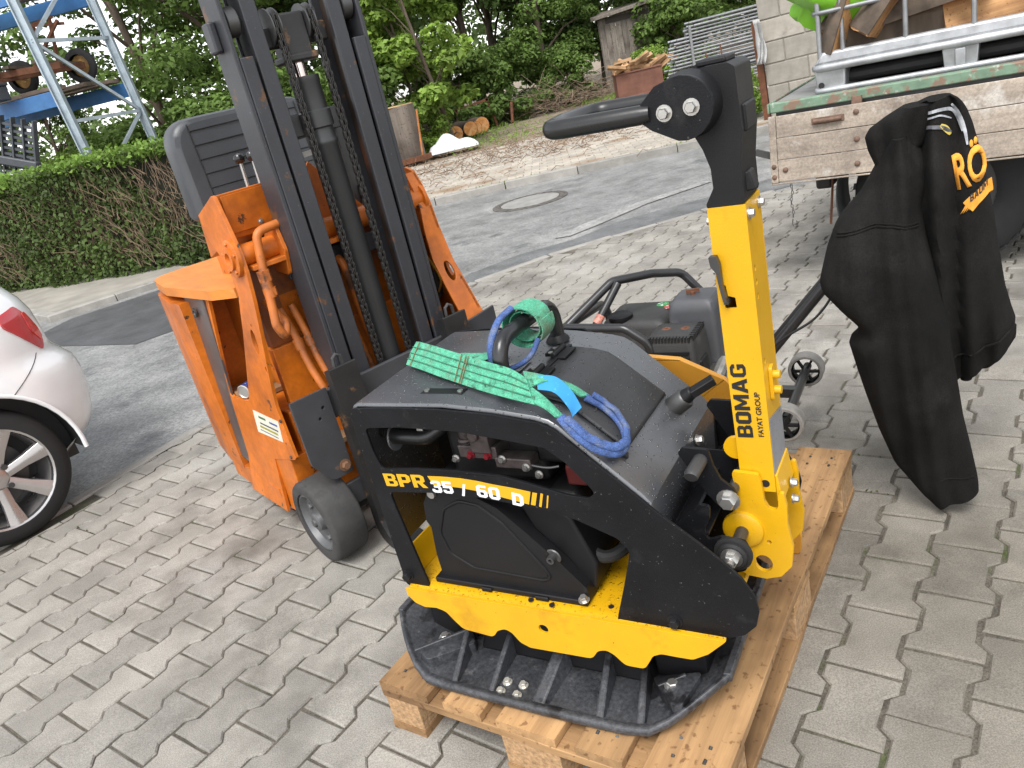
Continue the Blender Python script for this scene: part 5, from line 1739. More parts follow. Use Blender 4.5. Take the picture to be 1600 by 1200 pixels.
def stroke(pts, w, m_):
    s = MB()
    P_ = catmull([(a, b, 0) for a, b in pts], 6)
    rows = []
    for i, p in enumerate(P_):
        t = (P_[min(i + 1, len(P_) - 1)] - P_[max(i - 1, 0)]).normalized()
        n_ = Vector((-t.y, t.x, 0)) * w * (.4 + .6 * math.sin(math.pi * (i + .5) / len(P_)))
        rows.append([gt(p.x - n_.x, p.y - n_.y, .0008), gt(p.x + n_.x, p.y + n_.y, .0008), gt(p.x + n_.x, p.y + n_.y, 0), gt(p.x - n_.x, p.y - n_.y, 0)])
    s.grid(rows, close_u=True)
    return s.build('print_stroke', m_, torso)


stroke([(-.075, 1.015), (-.05, 1.04), (-.02, 1.045), (.008, 1.03), (.026, .985)], .0035, PRINTW)
stroke([(-.070, 1.006), (-.048, 1.028), (-.02, 1.033), (.004, 1.015)], .002, PRINTW)
stroke([(.004, 1.046), (.018, 1.025), (.030, .99), (.036, .955)], .004, PRINTW)
stroke([(-.06, 1.0), (-.04, 1.012), (-.015, 1.005), (.004, .985)], .004, mat('dark_grey_print', (.09, .09, .10), .8, var=.6, scale=30))
stroke([(-.018, 1.012), (-.008, 1.0), (.002, .982)], .005, mat('yellow_cloth_print', (.55, .42, .08), .8))
# ------------------------------------------------------------------ white car
CARO = Vector((-2.198, 2.856, 0)) + Vector((math.cos(R(45)), math.sin(R(45)), 0)) * .12
wc = thing('parked_car', 'white hatchback with red tail light parked at the left edge of the yard', 'car', CARO, R(45))
CARW = mat('white_car_paint', (.75, .77, .78), .22, var=.02, coat=1.0, rvar=.03)
GLASS = mat('car_glass', (.012, .014, .015), .05, var=.1, coat=.5)
BLKTRIM = mat('black_trim', (.02, .02, .02), .6, var=.1)
# plan loops: x rear positive, y away from viewer positive; (z, rear x, front x, inset of the sides)
lv_ = [(.20, .34, -3.0, .06), (.255, .40, -3.06, .03), (.30, .47, -3.08, .012), (.36, .505, -3.09, .004), (.46, .53, -3.10, 0), (.56, .535, -3.09, 0), (.62, .525, -3.06, .002), (.665, .49, -3.02, .006), (.70, .462, -2.98, .010), (.78, .458, -2.9, .012), (.86, .45, -2.5, .02), (.92, .43, -2.2, .035), (.98, .395, -2.0, .06)]
ARCH_C, ARCH_R = [(0, .285), (-2.45, .285)], .345


def plan(z, xr, xf, ins, n=20, w=1.66, rc=.34):
    pts = []
    y0, y1 = ins, w - ins
    m_ = 46
    for k in range(m_ + 1):                                   # near side, front to rear corner
        t = k / m_
        pts.append((xf + .3 + (xr - rc - xf - .3) * t, y0))
    for k in range(1, n):
        a = -math.pi / 2 + math.pi / 2 * k / n
        pts.append((xr - rc + rc * math.cos(a) - .0, y0 + rc * .8 + rc * .8 * math.sin(a)))
    for k in range(11):
        t = k / 10
        pts.append((xr + .03 * math.sin(math.pi * t), y0 + rc * .8 + (y1 - y0 - 1.6 * rc) * t))
    for k in range(1, n):
        a = math.pi / 2 * k / n
        pts.append((xr - rc + rc * math.cos(a), y1 - rc * .8 + rc * .8 * math.sin(a)))
    for k in range(m_ + 1):
        t = k / m_
        pts.append((xr - rc - (xr - rc - xf - .3) * t, y1))
    for k in range(1, 8):
        a = math.pi / 2 + math.pi * k / 8
        pts.append((xf + .3 + .3 * math.cos(a), (y0 + y1) / 2 + (y1 - y0) / 2 * math.sin(a)))
    return [(x, y, z) for x, y in pts]


fine = []
for (z0, a0, b0, c0), (z1, a1, b1, c1) in zip(lv_, lv_[1:]):
    q = max(1, round((z1 - z0) / .03))
    for k in range(q):
        t = k / q
        fine.append((z0 + (z1 - z0) * t, a0 + (a1 - a0) * t, b0 + (b1 - b0) * t, c0 + (c1 - c0) * t))
fine.append(lv_[-1])
loops = [plan(*f_) for f_ in fine]
vs, fs, cutv = [], [], []
for lp_ in loops:
    for x, y, z in lp_:
        c_ = False
        if y < .09 or y > 1.57:
            for cx_, cz_ in ARCH_C:
                dx, dz = x - cx_, z - cz_
                dd = math.hypot(dx, dz)
                if dd < ARCH_R and dz > -.2:
                    if dd > ARCH_R - .055:
                        x, z = cx_ + dx * ARCH_R / dd, cz_ + dz * ARCH_R / dd
                    else:
                        c_ = True
        vs.append((x, y, z))
        cutv.append(c_)
n_ = len(loops[0])
for i in range(len(loops) - 1):
    for k in range(n_):
        l_ = (k + 1) % n_
        q = (i * n_ + k, i * n_ + l_, (i + 1) * n_ + l_, (i + 1) * n_ + k)
        if not any(cutv[j] for j in q):
            fs.append(q)
s = MB()
s.add(vs, fs)
body = s.build('body', CARW, wc, smooth=40)
gh = [(.98, .385, -1.95, .07), (1.05, .34, -1.85, .10), (1.20, .23, -1.55, .16), (1.34, .10, -1.25, .21), (1.40, -.02, -1.1, .27), (1.43, -.25, -.9, .4)]
s = MB()
rows = [plan(*g_) for g_ in gh]
s.grid(rows, close_u=True)
s.add(rows[-1], [tuple(range(len(rows[-1])))])
s.build('greenhouse', GLASS, wc, smooth=40)
rows = [plan(z, a, b, c) for z, a, b, c in ((1.36, .08, -1.2, .225), (1.41, .0, -1.1, .26), (1.445, -.25, -.9, .4))]
s = MB().grid(rows, close_u=True)
s.add(rows[-1], [tuple(range(len(rows[-1])))])
s.build('roof', CARW, wc, smooth=40)
s = MB()
for y_ in (.16, 1.66 - .16):
    s.box((-3.0, min(y_, y_ + (.12 if y_ < 1 else -.12)), .2), (.35, max(y_, y_ + (.12 if y_ < 1 else -.12)), .66))
s.box((-3.0, .2, .18), (.30, 1.46, .24))
s.build('underbody', BLKTRIM, wc)
# arch liners and lip
for cx_, cz_ in ARCH_C:
    arc = [(cx_ + (ARCH_R - .002) * math.cos(R(a)), cz_ + (ARCH_R - .002) * math.sin(R(a))) for a in range(-4, 189, 8)]
    MB().grid([[(x, .01, z) for x, z in arc], [(x, .26, z) for x, z in arc]]).build('arch_liner', BLKTRIM, wc)
    MB().tube([(cx_ + (ARCH_R + .004) * math.cos(R(a)), .006, cz_ + (ARCH_R + .004) * math.sin(R(a))) for a in range(-4, 189, 8)], .010, 8).build('arch_lip', CARW, wc, smooth=60)
# tail light: wrapped over the corner
tl = [(.262, .897), (.364, .905), (.400, .85), (.425, .785), (.425, .735), (.395, .697), (.335, .755), (.255, .845)]


def on_corner(u, v, t):
    # body surface at arc parameter u measured along the side towards the rear
    xr, xf, ins = None, None, None
    for (z0, a0, b0, c0), (z1, a1, b1, c1) in zip(lv_, lv_[1:]):
        if z0 <= v <= z1:
            f_ = (v - z0) / (z1 - z0)
            xr, ins = a0 + (a1 - a0) * f_, c0 + (c1 - c0) * f_
    rc = .34
    x0 = xr - rc
    if u <= x0:
        return Vector((u, ins - t, v))
    a = -math.pi / 2 + min(math.pi / 2, (u - x0) / (rc * .9))
    nn = Vector((math.cos(a), math.sin(a), 0))
    return Vector((x0 + rc * math.cos(a), ins + rc * .8 + rc * .8 * math.sin(a), v)) + nn * t


def dens(poly, k=6):
    out = []
    for i, p in enumerate(poly):
        q = poly[(i + 1) % len(poly)]
        for j in range(k):
            out.append((p[0] + (q[0] - p[0]) * j / k, p[1] + (q[1] - p[1]) * j / k))
    return out


def patch(poly, t0, t1, nu=16):
    """curved patch following the body between a polygon's left and right edges"""
    zmin, zmax = min(p[1] for p in poly), max(p[1] for p in poly)
    rows = []
    for i in range(nu + 1):
        z = zmin + (zmax - zmin) * (i + .02) / (nu + .04)
        xs_ = []
        for a, b in zip(poly, poly[1:] + poly[:1]):
            if (a[1] - z) * (b[1] - z) <= 0 and a[1] != b[1]:
                xs_.append(a[0] + (b[0] - a[0]) * (z - a[1]) / (b[1] - a[1]))
        if len(xs_) < 2:
            continue
        l, r_ = min(xs_), max(xs_)
        ring_ = [on_corner(l + (r_ - l) * k / 14, z, t1) for k in range(15)] + [on_corner(l + (r_ - l) * k / 14, z, t0) for k in range(14, -1, -1)]
        rows.append(ring_)
    s = MB().grid(rows, close_u=True)
    s.add(rows[0], [tuple(range(30))])
    s.add(rows[-1], [tuple(range(29, -1, -1))])
    return s


TL = mat('red_lens', (.42, .012, .02), .12, var=.1, coat=1.0, rvar=.02)
lamp = patch(fillet(tl, .015, 3), -.01, .006).build('tail_light', TL, wc, smooth=50)
patch([(.372, .87), (.392, .87), (.425, .80), (.430, .75), (.405, .74), (.37, .79)], .0062, .009).build('lens_facet', mat('red_lens_bright', (.55, .03, .025), .1, var=.4, scale=40, coat=1.0), lamp, smooth=50)
MB().tube([on_corner(.345 - .159 * k / 8, .70 - .115 * k / 8, .0004) for k in range(9)], .0017, 6).build('panel_gap', BLKTRIM, wc)
rub = mat('car_tyre', (.012, .012, .0125), .75, var=.2, bump=.3, bscale=120)
ALLOY = mat('alloy_silver', (.50, .48, .47), .3, metal=.8, var=.08)
for cx_ in (0, -2.45):
    for yo, sg in ((.02, -1), (1.64, 1)):
        w = MB().lathe((cx_, yo, .283), (0, -sg, 0), [(.02, .20), (.0, .215), (-.002 + .002, .245), (.010, .270), (.028, .283), (.165, .283), (.19, .26), (.19, .20)], 56, caps=False).build('wheel', rub, wc, smooth=40)
        for k in range(3):
            MB().lathe((cx_, yo - sg * (.055 + .035 * k), .283), (0, -sg, 0), [(0, .2835), (.006, .2838), (.007, .2835)], 56, caps=False).build('tread_groove', BLKTRIM, w)
        if yo > 1:
            continue
        rim = MB().lathe((cx_, yo, .283), (0, -sg, 0), [(.006, .205), (.002, .213), (.006, .216), (.02, .214), (.02, .200), (.10, .185), (.17, .185)], 48, caps=False).build('rim', ALLOY, w, smooth=40)
        MB().lathe((cx_, yo + .10, .283), (0, 1, 0), [(0, .14), (.02, .14), (.02, .001)], 30).build('brake_disc', DARKSTEEL, w)
        for k in range(7):
            a = R(12 + k * 360 / 7)
            u = Vector((math.cos(a), 0, math.sin(a)))
            v_ = Vector((-math.sin(a), 0, math.cos(a)))
            c_ = Vector((cx_, yo, .283))
            pts_ = []
            for rr, ww, dd in ((.045, .022, .028), (.12, .024, .022), (.206, .036, .010)):
                pts_.append([c_ + u * rr + v_ * ww + Vector((0, dd, 0)), c_ + u * rr + v_ * ww * .2 + Vector((0, dd - .006, 0)), c_ + u * rr - v_ * ww * .2 + Vector((0, dd - .006, 0)), c_ + u * rr - v_ * ww + Vector((0, dd, 0)), c_ + u * rr - v_ * ww + Vector((0, dd + .03, 0)), c_ + u * rr + v_ * ww + Vector((0, dd + .03, 0))])
            MB().grid(pts_, close_u=True).build('spoke', ALLOY, w, bevel=.002)
        MB().lathe((cx_, yo + .034, .283), (0, -1, 0), [(0, .05), (.006, .05), (.012, .03), (.012, .001)], 24).build('hub_cap', ALLOY, w)
        for k in range(4):
            a = R(40 + k * 90)
            MB().cyl((cx_ + .058 * math.cos(a), yo + .034, .283 + .058 * math.sin(a)), (cx_ + .058 * math.cos(a), yo + .018, .283 + .058 * math.sin(a)), .012, 10).build('wheel_bolt', DARKSTEEL, w)

# ------------------------------------------------------------------ flatbed truck with its side board hanging down
tk = thing('flatbed_truck', 'old flatbed truck with weathered drop side hanging down and green bed edge', 'truck', (1.53, 3.85, 0), R(-37))
ALUW = mat('weathered_board', (.30, .25, .20), .7, var=.3, scale=5, stretch=(.3, 1, 3), bump=.4, bscale=60, spots=((.15, .12, .095), 2.5, .50, .68), spots2=((.42, .385, .34), 6, .56, .68), grain=.2, gscale=90)
GREENP = mat('flaking_green_paint', (.14, .22, .15), .6, var=.3, scale=12, spots=((.20, .13, .09), 16, .50, .58), spots2=((.32, .36, .30), 22, .58, .64))
MB().box((.02, .03, .80), (3.4, 1.72, .885)).build('bed_frame', DARKSTEEL, tk, bevel=.004)
MB().box((.0, .055, .8865), (3.4, 1.72, .905)).build('bed_floor', mat('bed_floor_steel', (.26, .26, .25), .55, metal=.3, var=.3, scale=6), tk)
MB().box((.0, .0, .868), (3.4, .052, .915)).build('bed_edge', GREENP, tk, bevel=.006)
MB().box((-.012, .0, .868), (-.001, 1.72, .915)).build('bed_edge', GREENP, tk, bevel=.004)
Mb = Matrix.Translation((0, -.012, .855)) @ Matrix.Rotation(R(-7), 4, 'X')
brd = bpy.data.objects.new('drop_side', None)
COL.objects.link(brd)
brd.parent = tk
brd.matrix_local = Mb
for z0, z1 in ((-.102, 0), (-.205, -.104), (-.31, -.207)):
    s = MB().box((.035, -.026, z0), (3.35, -.004, z1))
    s.build('board_slat', ALUW, brd, bevel=.003)
MB().box((.0, -.030, -.314), (.034, -.001, .002)).build('end_profile', ALUW, brd, bevel=.003)
MB().box((.0, -.028, -.322), (3.35, -.002, -.3145)).build('lower_profile', ALUW, brd, bevel=.002)
RUSTB = mat('rusty_rivet', (.13, .075, .05), .7, var=.4, scale=30)
for x, z in ((.017, -.235), (.017, -.285), (.07, -.255), (.395, -.035), (.395, -.155), (.395, -.265), (1.25, -.035), (1.25, -.155), (1.25, -.265)):
    MB().lathe((x, -.027, z), (0, -1, 0), [(0, .013), (.005, .012), (.009, .007), (.010, .001)], 14).build('rivet', RUSTB, brd)
hb = MB().box((.20, -.030, -.065), (.345, -.0265, -.035)).build('handle_plate', RUSTB, brd, bevel=.002)
MB().tube([(.212, -.044, -.05), (.275, -.047, -.052), (.335, -.044, -.05)], .010, 10).build('pull_bar', RUSTB, hb)
for x in (.395, 1.25):
    MB().box((x - .022, -.012, -.012), (x + .022, .012, .034)).build('hinge', RUSTB, brd, bevel=.003)
ch_ = bpy.data.objects.new('hanging_chain', None)
COL.objects.link(ch_)
ch_.parent = brd
lk = MB().tube([(.005 * math.cos(a), 0, .010 * math.sin(a)) for a in [i * math.pi / 5 for i in range(10)]], .0018, 6, closed=True).mesh('chain_ring')
lk.materials.append(DARKSTEEL)
for k in range(10):
    o = obj('chain_ring', lk, None, ch_)
    o.location = (.09 + .004 * math.sin(k), -.015, -.335 - k * .016)
    o.rotation_euler = (0, 0, (k % 2) * math.pi / 2)
MB().tube(catmull([(.09, -.015, -.495), (.088, -.015, -.52), (.10, -.015, -.535), (.112, -.015, -.52), (.105, -.015, -.505)], 5), .0025, 6).build('chain_hook', DARKSTEEL, ch_)
MB().bar((-.08, -.02, .70), (.0, .0, .665), .03, .03).build('corner_latch', DARKSTEEL, tk)
MB().box((.0, .4, .62), (3.3, .5, .80)).build('chassis_rail', DARKSTEEL, tk)
MB().box((.0, 1.2, .62), (3.3, 1.3, .80)).build('chassis_rail', DARKSTEEL, tk)
for xw in (.72, 2.9):
    for y0, y1 in ((.10, .34), (1.42, 1.66)):
        w = MB().lathe((xw, y0, .38), (0, 1, 0), [(.02, .22), (0, .25), (.0, .32), (.018, .365), (.03, .38), (y1 - y0 - .03, .38), (y1 - y0 - .018, .365), (y1 - y0, .32), (y1 - y0, .24)], 48, caps=False).build('wheel', rub, tk, smooth=40)
        for k in range(36):
            a = k * 2 * math.pi / 36
            if y0 < 1:
                MB().bar((xw + .383 * math.cos(a), y0 + .02, .38 + .383 * math.sin(a)), (xw + .383 * math.cos(a + .05), y0 + .11, .38 + .383 * math.sin(a + .05)), .03, .012, (math.cos(a), 0, math.sin(a))).build('tread_lug', rub, w)
        MB().lathe((xw, y0 + .03, .38), (0, 1, 0), [(0, .22), (.05, .20), (.06, .1), (.02, .08), (.02, .001)], 30).build('rim', DARKSTEEL, w)
    arc = [(xw + .46 * math.cos(R(a)), .40 + .46 * math.sin(R(a))) for a in range(-8, 189, 10)]
    if xw < 1:
        for aa, bb in ((range(-12, 50, 6), 0), (range(130, 192, 6), 0)):
            arc = [(xw + .45 * math.cos(R(a)), .40 + .45 * math.sin(R(a))) for a in aa]
            MB().grid([[(x, .06, z), (x, .36, z), (x + .006 * (1 if x > xw else -1), .36, z), (x + .006 * (1 if x > xw else -1), .06, z)] for x, z in arc], close_u=True).build('mudguard', mat('mudguard', (.045, .048, .05), .6, var=.2), tk)
MB().box((.16, .12, .45), (.24, .40, .60)).build('tail_lamp_box', BLKTRIM, tk, bevel=.015)
MB().bar((.26, .1, .62), (.23, .08, .28), .012, .008).build('rusty_strap', RUST, tk)
MB().box((1.45, .2, .30), (1.9, .45, .62)).build('side_box', BLKTRIM, tk, bevel=.01)
MB().bar((1.2, .15, .40), (2.4, .15, .42), .02, .02).build('under_rail', DARKSTEEL, tk)
# cab far right, out of the picture
s = MB().hull8([(3.5, 0, .45), (4.7, .05, .45), (4.7, 1.6, .45), (3.5, 1.65, .45), (3.5, .05, 1.95), (4.3, .1, 1.95), (4.3, 1.55, 1.95), (3.5, 1.6, 1.95)])
s.build('cab', mat('cab_green', (.12, .22, .15), .4, var=.1, coat=.3), tk, bevel=.05)

# ------------------------------------------------------------------ cage container with firewood on the truck bed
ib = thing('cage_container', 'galvanised cage container filled with split firewood standing on the truck bed', 'cage container', tuple(Matrix.Translation((1.53, 3.85, 0)) @ Matrix.Rotation(R(-37), 4, 'Z') @ Vector((.2, .07, .905))), R(-37))
FOOT = mat('pressed_galvanised', (.40, .41, .42), .45, metal=.6, var=.25, scale=12, bump=.4, bscale=20)
for x in (0, .53, 1.06):
    for y in (0, .86):
        s = MB()
        s.hull8([(x + .01, y + .01, 0), (x + .13, y + .01, 0), (x + .13, y + .13, 0), (x + .01, y + .13, 0), (x, y, .115), (x + .14, y, .115), (x + .14, y + .14, .115), (x, y + .14, .115)])
        if x == .53:
            s.box((x + .05, y - .008, .02), (x + .09, y, .10))
        s.build('foot', FOOT, ib, bevel=.008)
        if x == 0 and y == 0:
            MB().cyl((x + .03, -.001, .045), (x + .03, .001, .045), .014, 14).build('drain_hole', BLACKPRINT, ib)
s = MB()
rp = fillet([(0, 0), (1.2, 0), (1.2, 1.0), (0, 1.0)], .05, 5)
for z, r_ in ((.122, .018), (.02, .014)):
    MB().tube([(x, y, z) for x, y in rp], r_, 10, closed=True).build('pallet_rail', FOOT, ib, smooth=60)
MB().plate(rp, [], lambda u, v, t: Vector((u, v, t)), .13, .145).build('pallet_deck', FOOT, ib)
MB().hull8([(0.0, -.004, .135), (1.2, -.004, .135), (1.2, .05, .135), (0.0, .05, .135), (.04, .0, .19), (1.16, .0, .19), (1.16, .045, .19), (.04, .045, .19)]).build('deck_lip', FOOT, ib, bevel=.012)
MB().box((.05, .1, .03), (1.15, .9, .09)).build('liner_tray', BLKTRIM, ib, bevel=.02)
for z in (.36, .58, .80, 1.02):
    MB().tube([(x, y, z) for x, y in fillet([(.005, .005), (1.195, .005), (1.195, .995), (.005, .995)], .05, 5)], .0105, 10, closed=True).build('cage_tube', GALV, ib, smooth=60)
for x in (.03, .13, .39, .65, .91, 1.17):
    for y in (.0, 1.0):
        MB().tube([(x, y + (.013 if y < .5 else -.013), .15), (x, y + (.013 if y < .5 else -.013), 1.03)], .0115, 10).build('cage_tube', GALV, ib, smooth=60)
for y in (.1, .35, .62, .88):
    for x in (.0, 1.2):
        MB().tube([(x + (.013 if x < .5 else -.013), y, .15), (x + (.013 if x < .5 else -.013), y, 1.03)], .0115, 10).build('cage_tube', GALV, ib, smooth=60)
SPLIT = wood('split_wood', (.58, .33, .14), (.34, .16, .06), rand=.35, scale=1.2)
LOGEND = wood('fresh_cut', (.55, .27, .09), (.36, .15, .045), rand=.3, axis=2)
Mi = Matrix.Translation(ib.location) @ Matrix.Rotation(R(-37), 4, 'Z')


def split_log(label, L_, r_, a0, a1, M_, group='firewood in the cage'):
    """wedge of split trunk: two split faces and a bark back"""
    t = thing('firewood_log', label, 'firewood', (0, 0, 0), 0, group)
    n = 7
    arc = [(r_ * math.cos(a0 + (a1 - a0) * k / n), r_ * math.sin(a0 + (a1 - a0) * k / n)) for k in range(n + 1)]
    prof = [(0, 0)] + arc
    rows = []
    for k in range(5):
        x = -L_ / 2 + L_ * k / 4
        j = 1 + rng.uniform(-.06, .06)
        rows.append([(x + (rng.uniform(-.01, .01) if k in (0, 4) else 0), a * j, b * j) for a, b in prof])
    s = MB().grid(rows, close_u=True)
    s.add(rows[0], [tuple(range(len(prof)))])
    s.add(rows[-1], [tuple(range(len(prof) - 1, -1, -1))])
    o = s.build('split_wedge', SPLIT, t, bevel=.003)
    rows = []
    for k in range(5):
        x = -L_ / 2 + .002 + (L_ - .004) * k / 4
        rows.append([(x, a * 1.07, b * 1.07) for a, b in arc] + [(x, a * .99, b * .99) for a, b in reversed(arc)])
    s = MB().grid(rows, close_u=True)
    s.add(rows[0], [tuple(range(len(rows[0])))])
    s.add(rows[-1], [tuple(range(len(rows[0]) - 1, -1, -1))])
    s.build('bark', BARK, t)
    t.matrix_basis = M_
    return t


def MX(x, y, z, rx, ry, rz):
    return Mi @ Matrix.Translation((x, y, z)) @ Matrix.Rotation(R(rz), 4, 'Z') @ Matrix.Rotation(R(ry), 4, 'Y') @ Matrix.Rotation(R(rx), 4, 'X')


split_log('large pale split log lying across the front of the cage container', .36, .17, R(60), R(130), MX(.70, .16, .33, 190, -6, 8))
split_log('upright orange split log with pointed end in the cage, left of the large pale one', .34, .13, R(40), R(120), MX(.36, .12, .33, 40, -52, 10))
split_log('dark bark covered log lying behind the front bars of the cage', .5, .13, R(0), R(300), MX(.36, .24, .24, 0, 0, 6))
split_log('short orange split log standing at the left corner of the cage', .26, .11, R(50), R(140), MX(.16, .1, .28, 20, -70, 0))
split_log('red brown split log leaning behind the left corner bars of the cage', .3, .12, R(40), R(150), MX(.09, .26, .29, 60, -40, 60))
split_log('brown split log at the right of the large pale one in the cage', .34, .14, R(30), R(140), MX(.97, .16, .36, 250, -30, 20))
split_log('thick bark backed log at the right end of the cage front', .40, .14, R(0), R(220), MX(1.12, .22, .35, 70, -8, -10))
k = 0
for x, y, z, lab in ((.50, .22, .28, 'dark split log filling the gap left of the large pale log'), (.84, .26, .25, 'low split log under the brown one in the cage'), (.30, .34, .40, 'split log resting behind the pointed orange log'), (.58, .36, .44, 'split log resting behind the large pale log'), (.95, .36, .46, 'split log resting behind the brown one'), (1.08, .12, .24, 'short split log low at the right end of the cage front'), (.25, .55, .3, 'split log deep in the cage behind the left bars'), (.6, .6, .3, 'split log deep in the middle of the cage'), (.95, .6, .3, 'split log deep in the cage behind the right bars'), (.45, .45, .5, 'split log on top of the heap in the cage, left of centre'), (.85, .45, .52, 'split log on top of the heap in the cage, right of centre'), (.7, .75, .55, 'rearmost split log on top of the heap in the cage')):
    split_log(lab, .42, .15, R(20), R(150), MX(x, y, z, 30 + 70 * k, 8 * (k % 3) - 8, 90 * (k % 2) + 10 * k))
    k += 1
# green bag at the left of the cage
bag = MB()
rows = []
for i in range(13):
    t = i / 12
    w = .19 * math.sin(math.pi * min(1, t * .8 + .12)) + .02
    row = []
    for j in range(24):
        a = 2 * math.pi * j / 24
        rr = w * (1 + .16 * math.sin(3 * a + 5 * t) + .10 * math.sin(7 * a + 9 * t))
        row.append((rr * 1.5 * math.cos(a) + .08 * t, rr * .6 * math.sin(a), .30 * t + .02 * math.sin(4 * a)))
    rows.append(row)
bag.grid(rows, close_u=True)
bag.add(rows[0], [tuple(range(24))])
bag.add(rows[-1], [tuple(range(23, -1, -1))])
bo = bag.build('plastic_bag', mat('green_plastic_bag', (.20, .50, .03), .3, var=.2, scale=5, bump=.6, bscale=30, spots=((.55, .62, .35), 5, .62, .68)), None, smooth=60)
bo.matrix_basis = MX(.20, .20, .30, 0, 0, 10) @ Matrix.Scale(1.35, 4)
tag(bo, 'bright green plastic bag stuffed at the left end of the cage container', 'bag')
# ------------------------------------------------------------------ block wall at the right
GUP = Vector((-.0545, -.0159, .9984))          # true plumb line: the yard itself slopes a little
LEAN = Vector((0, 0, 1)).rotation_difference(GUP).to_matrix().to_4x4()
BLOCK = mat('concrete_block', (.30, .275, .235), .9, var=.16, scale=9, bump=.7, bscale=90, rand=.16, spots=((.22, .20, .17), 6, .56, .75))
MORTAR = mat('mortar', (.25, .225, .19), .95, var=.2, scale=20, bump=.8)
wl_ = thing('block_wall', 'bare concrete block wall behind the truck with rusty post at its edge', 'wall')
wl_.matrix_basis = Matrix.Translation((3.93, 9.82, -.05)) @ LEAN @ Matrix.Rotation(R(-34), 4, 'Z')
MB().box((.012, .012, 0), (6.0, .23, 3.3)).build('mortar_core', MORTAR, wl_)
bm_ = {}
for L_ in (.49, .24):
    b = MB().box((0, 0, 0), (L_, .24, .236)).mesh('block', 0)
    b.materials.append(BLOCK)
    bm_[L_] = b
for j in range(13):
    x = .0 if j % 2 else -.0
    first = True
    while x < 5.9:
        L_ = .24 if (first and j % 2) else .49
        first = False
        o = obj('block', bm_[L_], None, wl_, bevel=.006, seg=1)
        o.location = (x, rng.uniform(-.004, .004), j * .25 + .002)
        x += L_ + .012
MB().box((-.09, -.02, 0), (-.015, .06, 1.25)).build('rusty_post', RUST, wl_, bevel=.004)
MB().box((.62, -.12, 1.72), (1.3, -.006, 1.80)).build('brick_ledge', mat('red_ledge', (.22, .09, .06), .9, var=.3), wl_, bevel=.01)

# ------------------------------------------------------------------ stack of scaffold tubes
tm = MB().lathe((0, 0, 0), (1, 0, 0), [(0, .019), (0, .024), (4.0, .024), (4.0, .019), (3.98, .019)], 10, caps=False).mesh('scaffold_tube')
tm.materials.append(GALV)
sb = Matrix.Translation((4.85, 17.0, .0)) @ LEAN @ Matrix.Rotation(R(-2), 4, 'Z')
base_ = Vector((4.75, 17.0, .02))
for i in range(20):
    for j in range(4):
        o = obj('scaffold_tube', tm, None)
        o.location = base_ + Vector((rng.uniform(-.12, .12) + (.30 if i > 15 else 0) + .02 * abs(i - 6), j * .052 + (i % 2) * .025, .05 + i * .068))
        o.rotation_euler = (0, R(-1.0 + rng.uniform(-.25, .25)), R(rng.uniform(-.6, .6)))
        tag(o, 'long galvanised scaffold tube lying in the tall stack beside the block wall', 'tube', 'scaffold tubes stacked beside the block wall')
rk = thing('tube_rack', 'steel stillage posts holding the stacked scaffold tubes', 'rack', (4.9, 17.05, 0))
for x in (.35, 2.4):
    for y in (-.07, .26):
        MB().bar((x, y, 0), (x, y, 1.3), .05, .05).build('post', GALV, rk)
    MB().bar((x, -.07, .02), (x, .26, .02), .05, .03).build('crossbar', GALV, rk)
# white sheet and thin stakes near the wall
cl = MB()
rows = []
for i in range(12):
    t = i / 11
    rows.append([(.05 * math.sin(3 * t) + .10 * (j / 8 - .5) * (1 + .5 * t) + .01 * math.sin(9 * t + j), .04 * math.sin(j * 1.7 + 4 * t), 1.0 - .62 * t) for j in range(9)])
cl.grid(rows)
co = cl.build('white_sheet', mat('white_cloth', (.42, .42, .41), .8, var=.15), None, smooth=60)
co.modifiers.new('thickness', 'SOLIDIFY').thickness = .01
co.location = (3.80, 9.72, .42)
co.scale = (.7, 1, .8)
tag(co, 'crumpled white sheet hanging beside the rusty post of the block wall', 'sheet')
for k, (x0, y0, x1, z1, lab) in enumerate(((2.95, 8.75, 2.80, 1.0, 'thin rusty stake leaning left in front of the tube stack'), (3.05, 8.8, 2.98, 1.05, 'thin rusty stake standing nearly upright in front of the tube stack'), (3.3, 8.9, 2.95, .85, 'thin rusty stake slanting steeply beside the block wall'))):
    so = MB().tube([(x0 * 1.12, y0 + .9, 0.05), (x1 * 1.12, y0 + .9, z1)], .009, 6).build('garden_stake', RUST)
    tag(so, lab, 'stake')

# ------------------------------------------------------------------ wooden shed, rusty bin, log section, log pile
GREYW = wood('weathered_plank', (.25, .22, .185), (.13, .11, .09), axis=2, rand=.25, scale=.6)
sh = thing('wooden_shed', 'small weathered plank shed with sloping roof at the edge of the trees', 'shed', (4.75, 23.6, 0), R(-12))
for i in range(9):
    MB().box((-.0 + i * .155, 0, 0), (.15 + i * .155, .03, 2.0 + .06 * i * .2)).build('plank', GREYW, sh, bevel=.004)
for i in range(6):
    MB().box((-.03, .03 + i * .18, 0), (.0, .20 + i * .18, 2.0)).build('plank', GREYW, sh, bevel=.004)
    MB().box((1.40, .03 + i * .18, 0), (1.43, .20 + i * .18, 2.1)).build('plank', GREYW, sh, bevel=.004)
MB().hull8([(-.2, -.25, 1.98), (1.6, -.25, 2.12), (1.6, 1.3, 2.2), (-.2, 1.3, 2.1), (-.2, -.25, 2.07), (1.6, -.25, 2.2), (1.6, 1.3, 2.3), (-.2, 1.3, 2.2)]).build('roof', GREYW, sh, bevel=.01)
MB().box((.2, -.02, 1.85), (1.38, .0, 2.0)).build('lintel', mat('dark_wood', (.05, .04, .035), .9), sh)
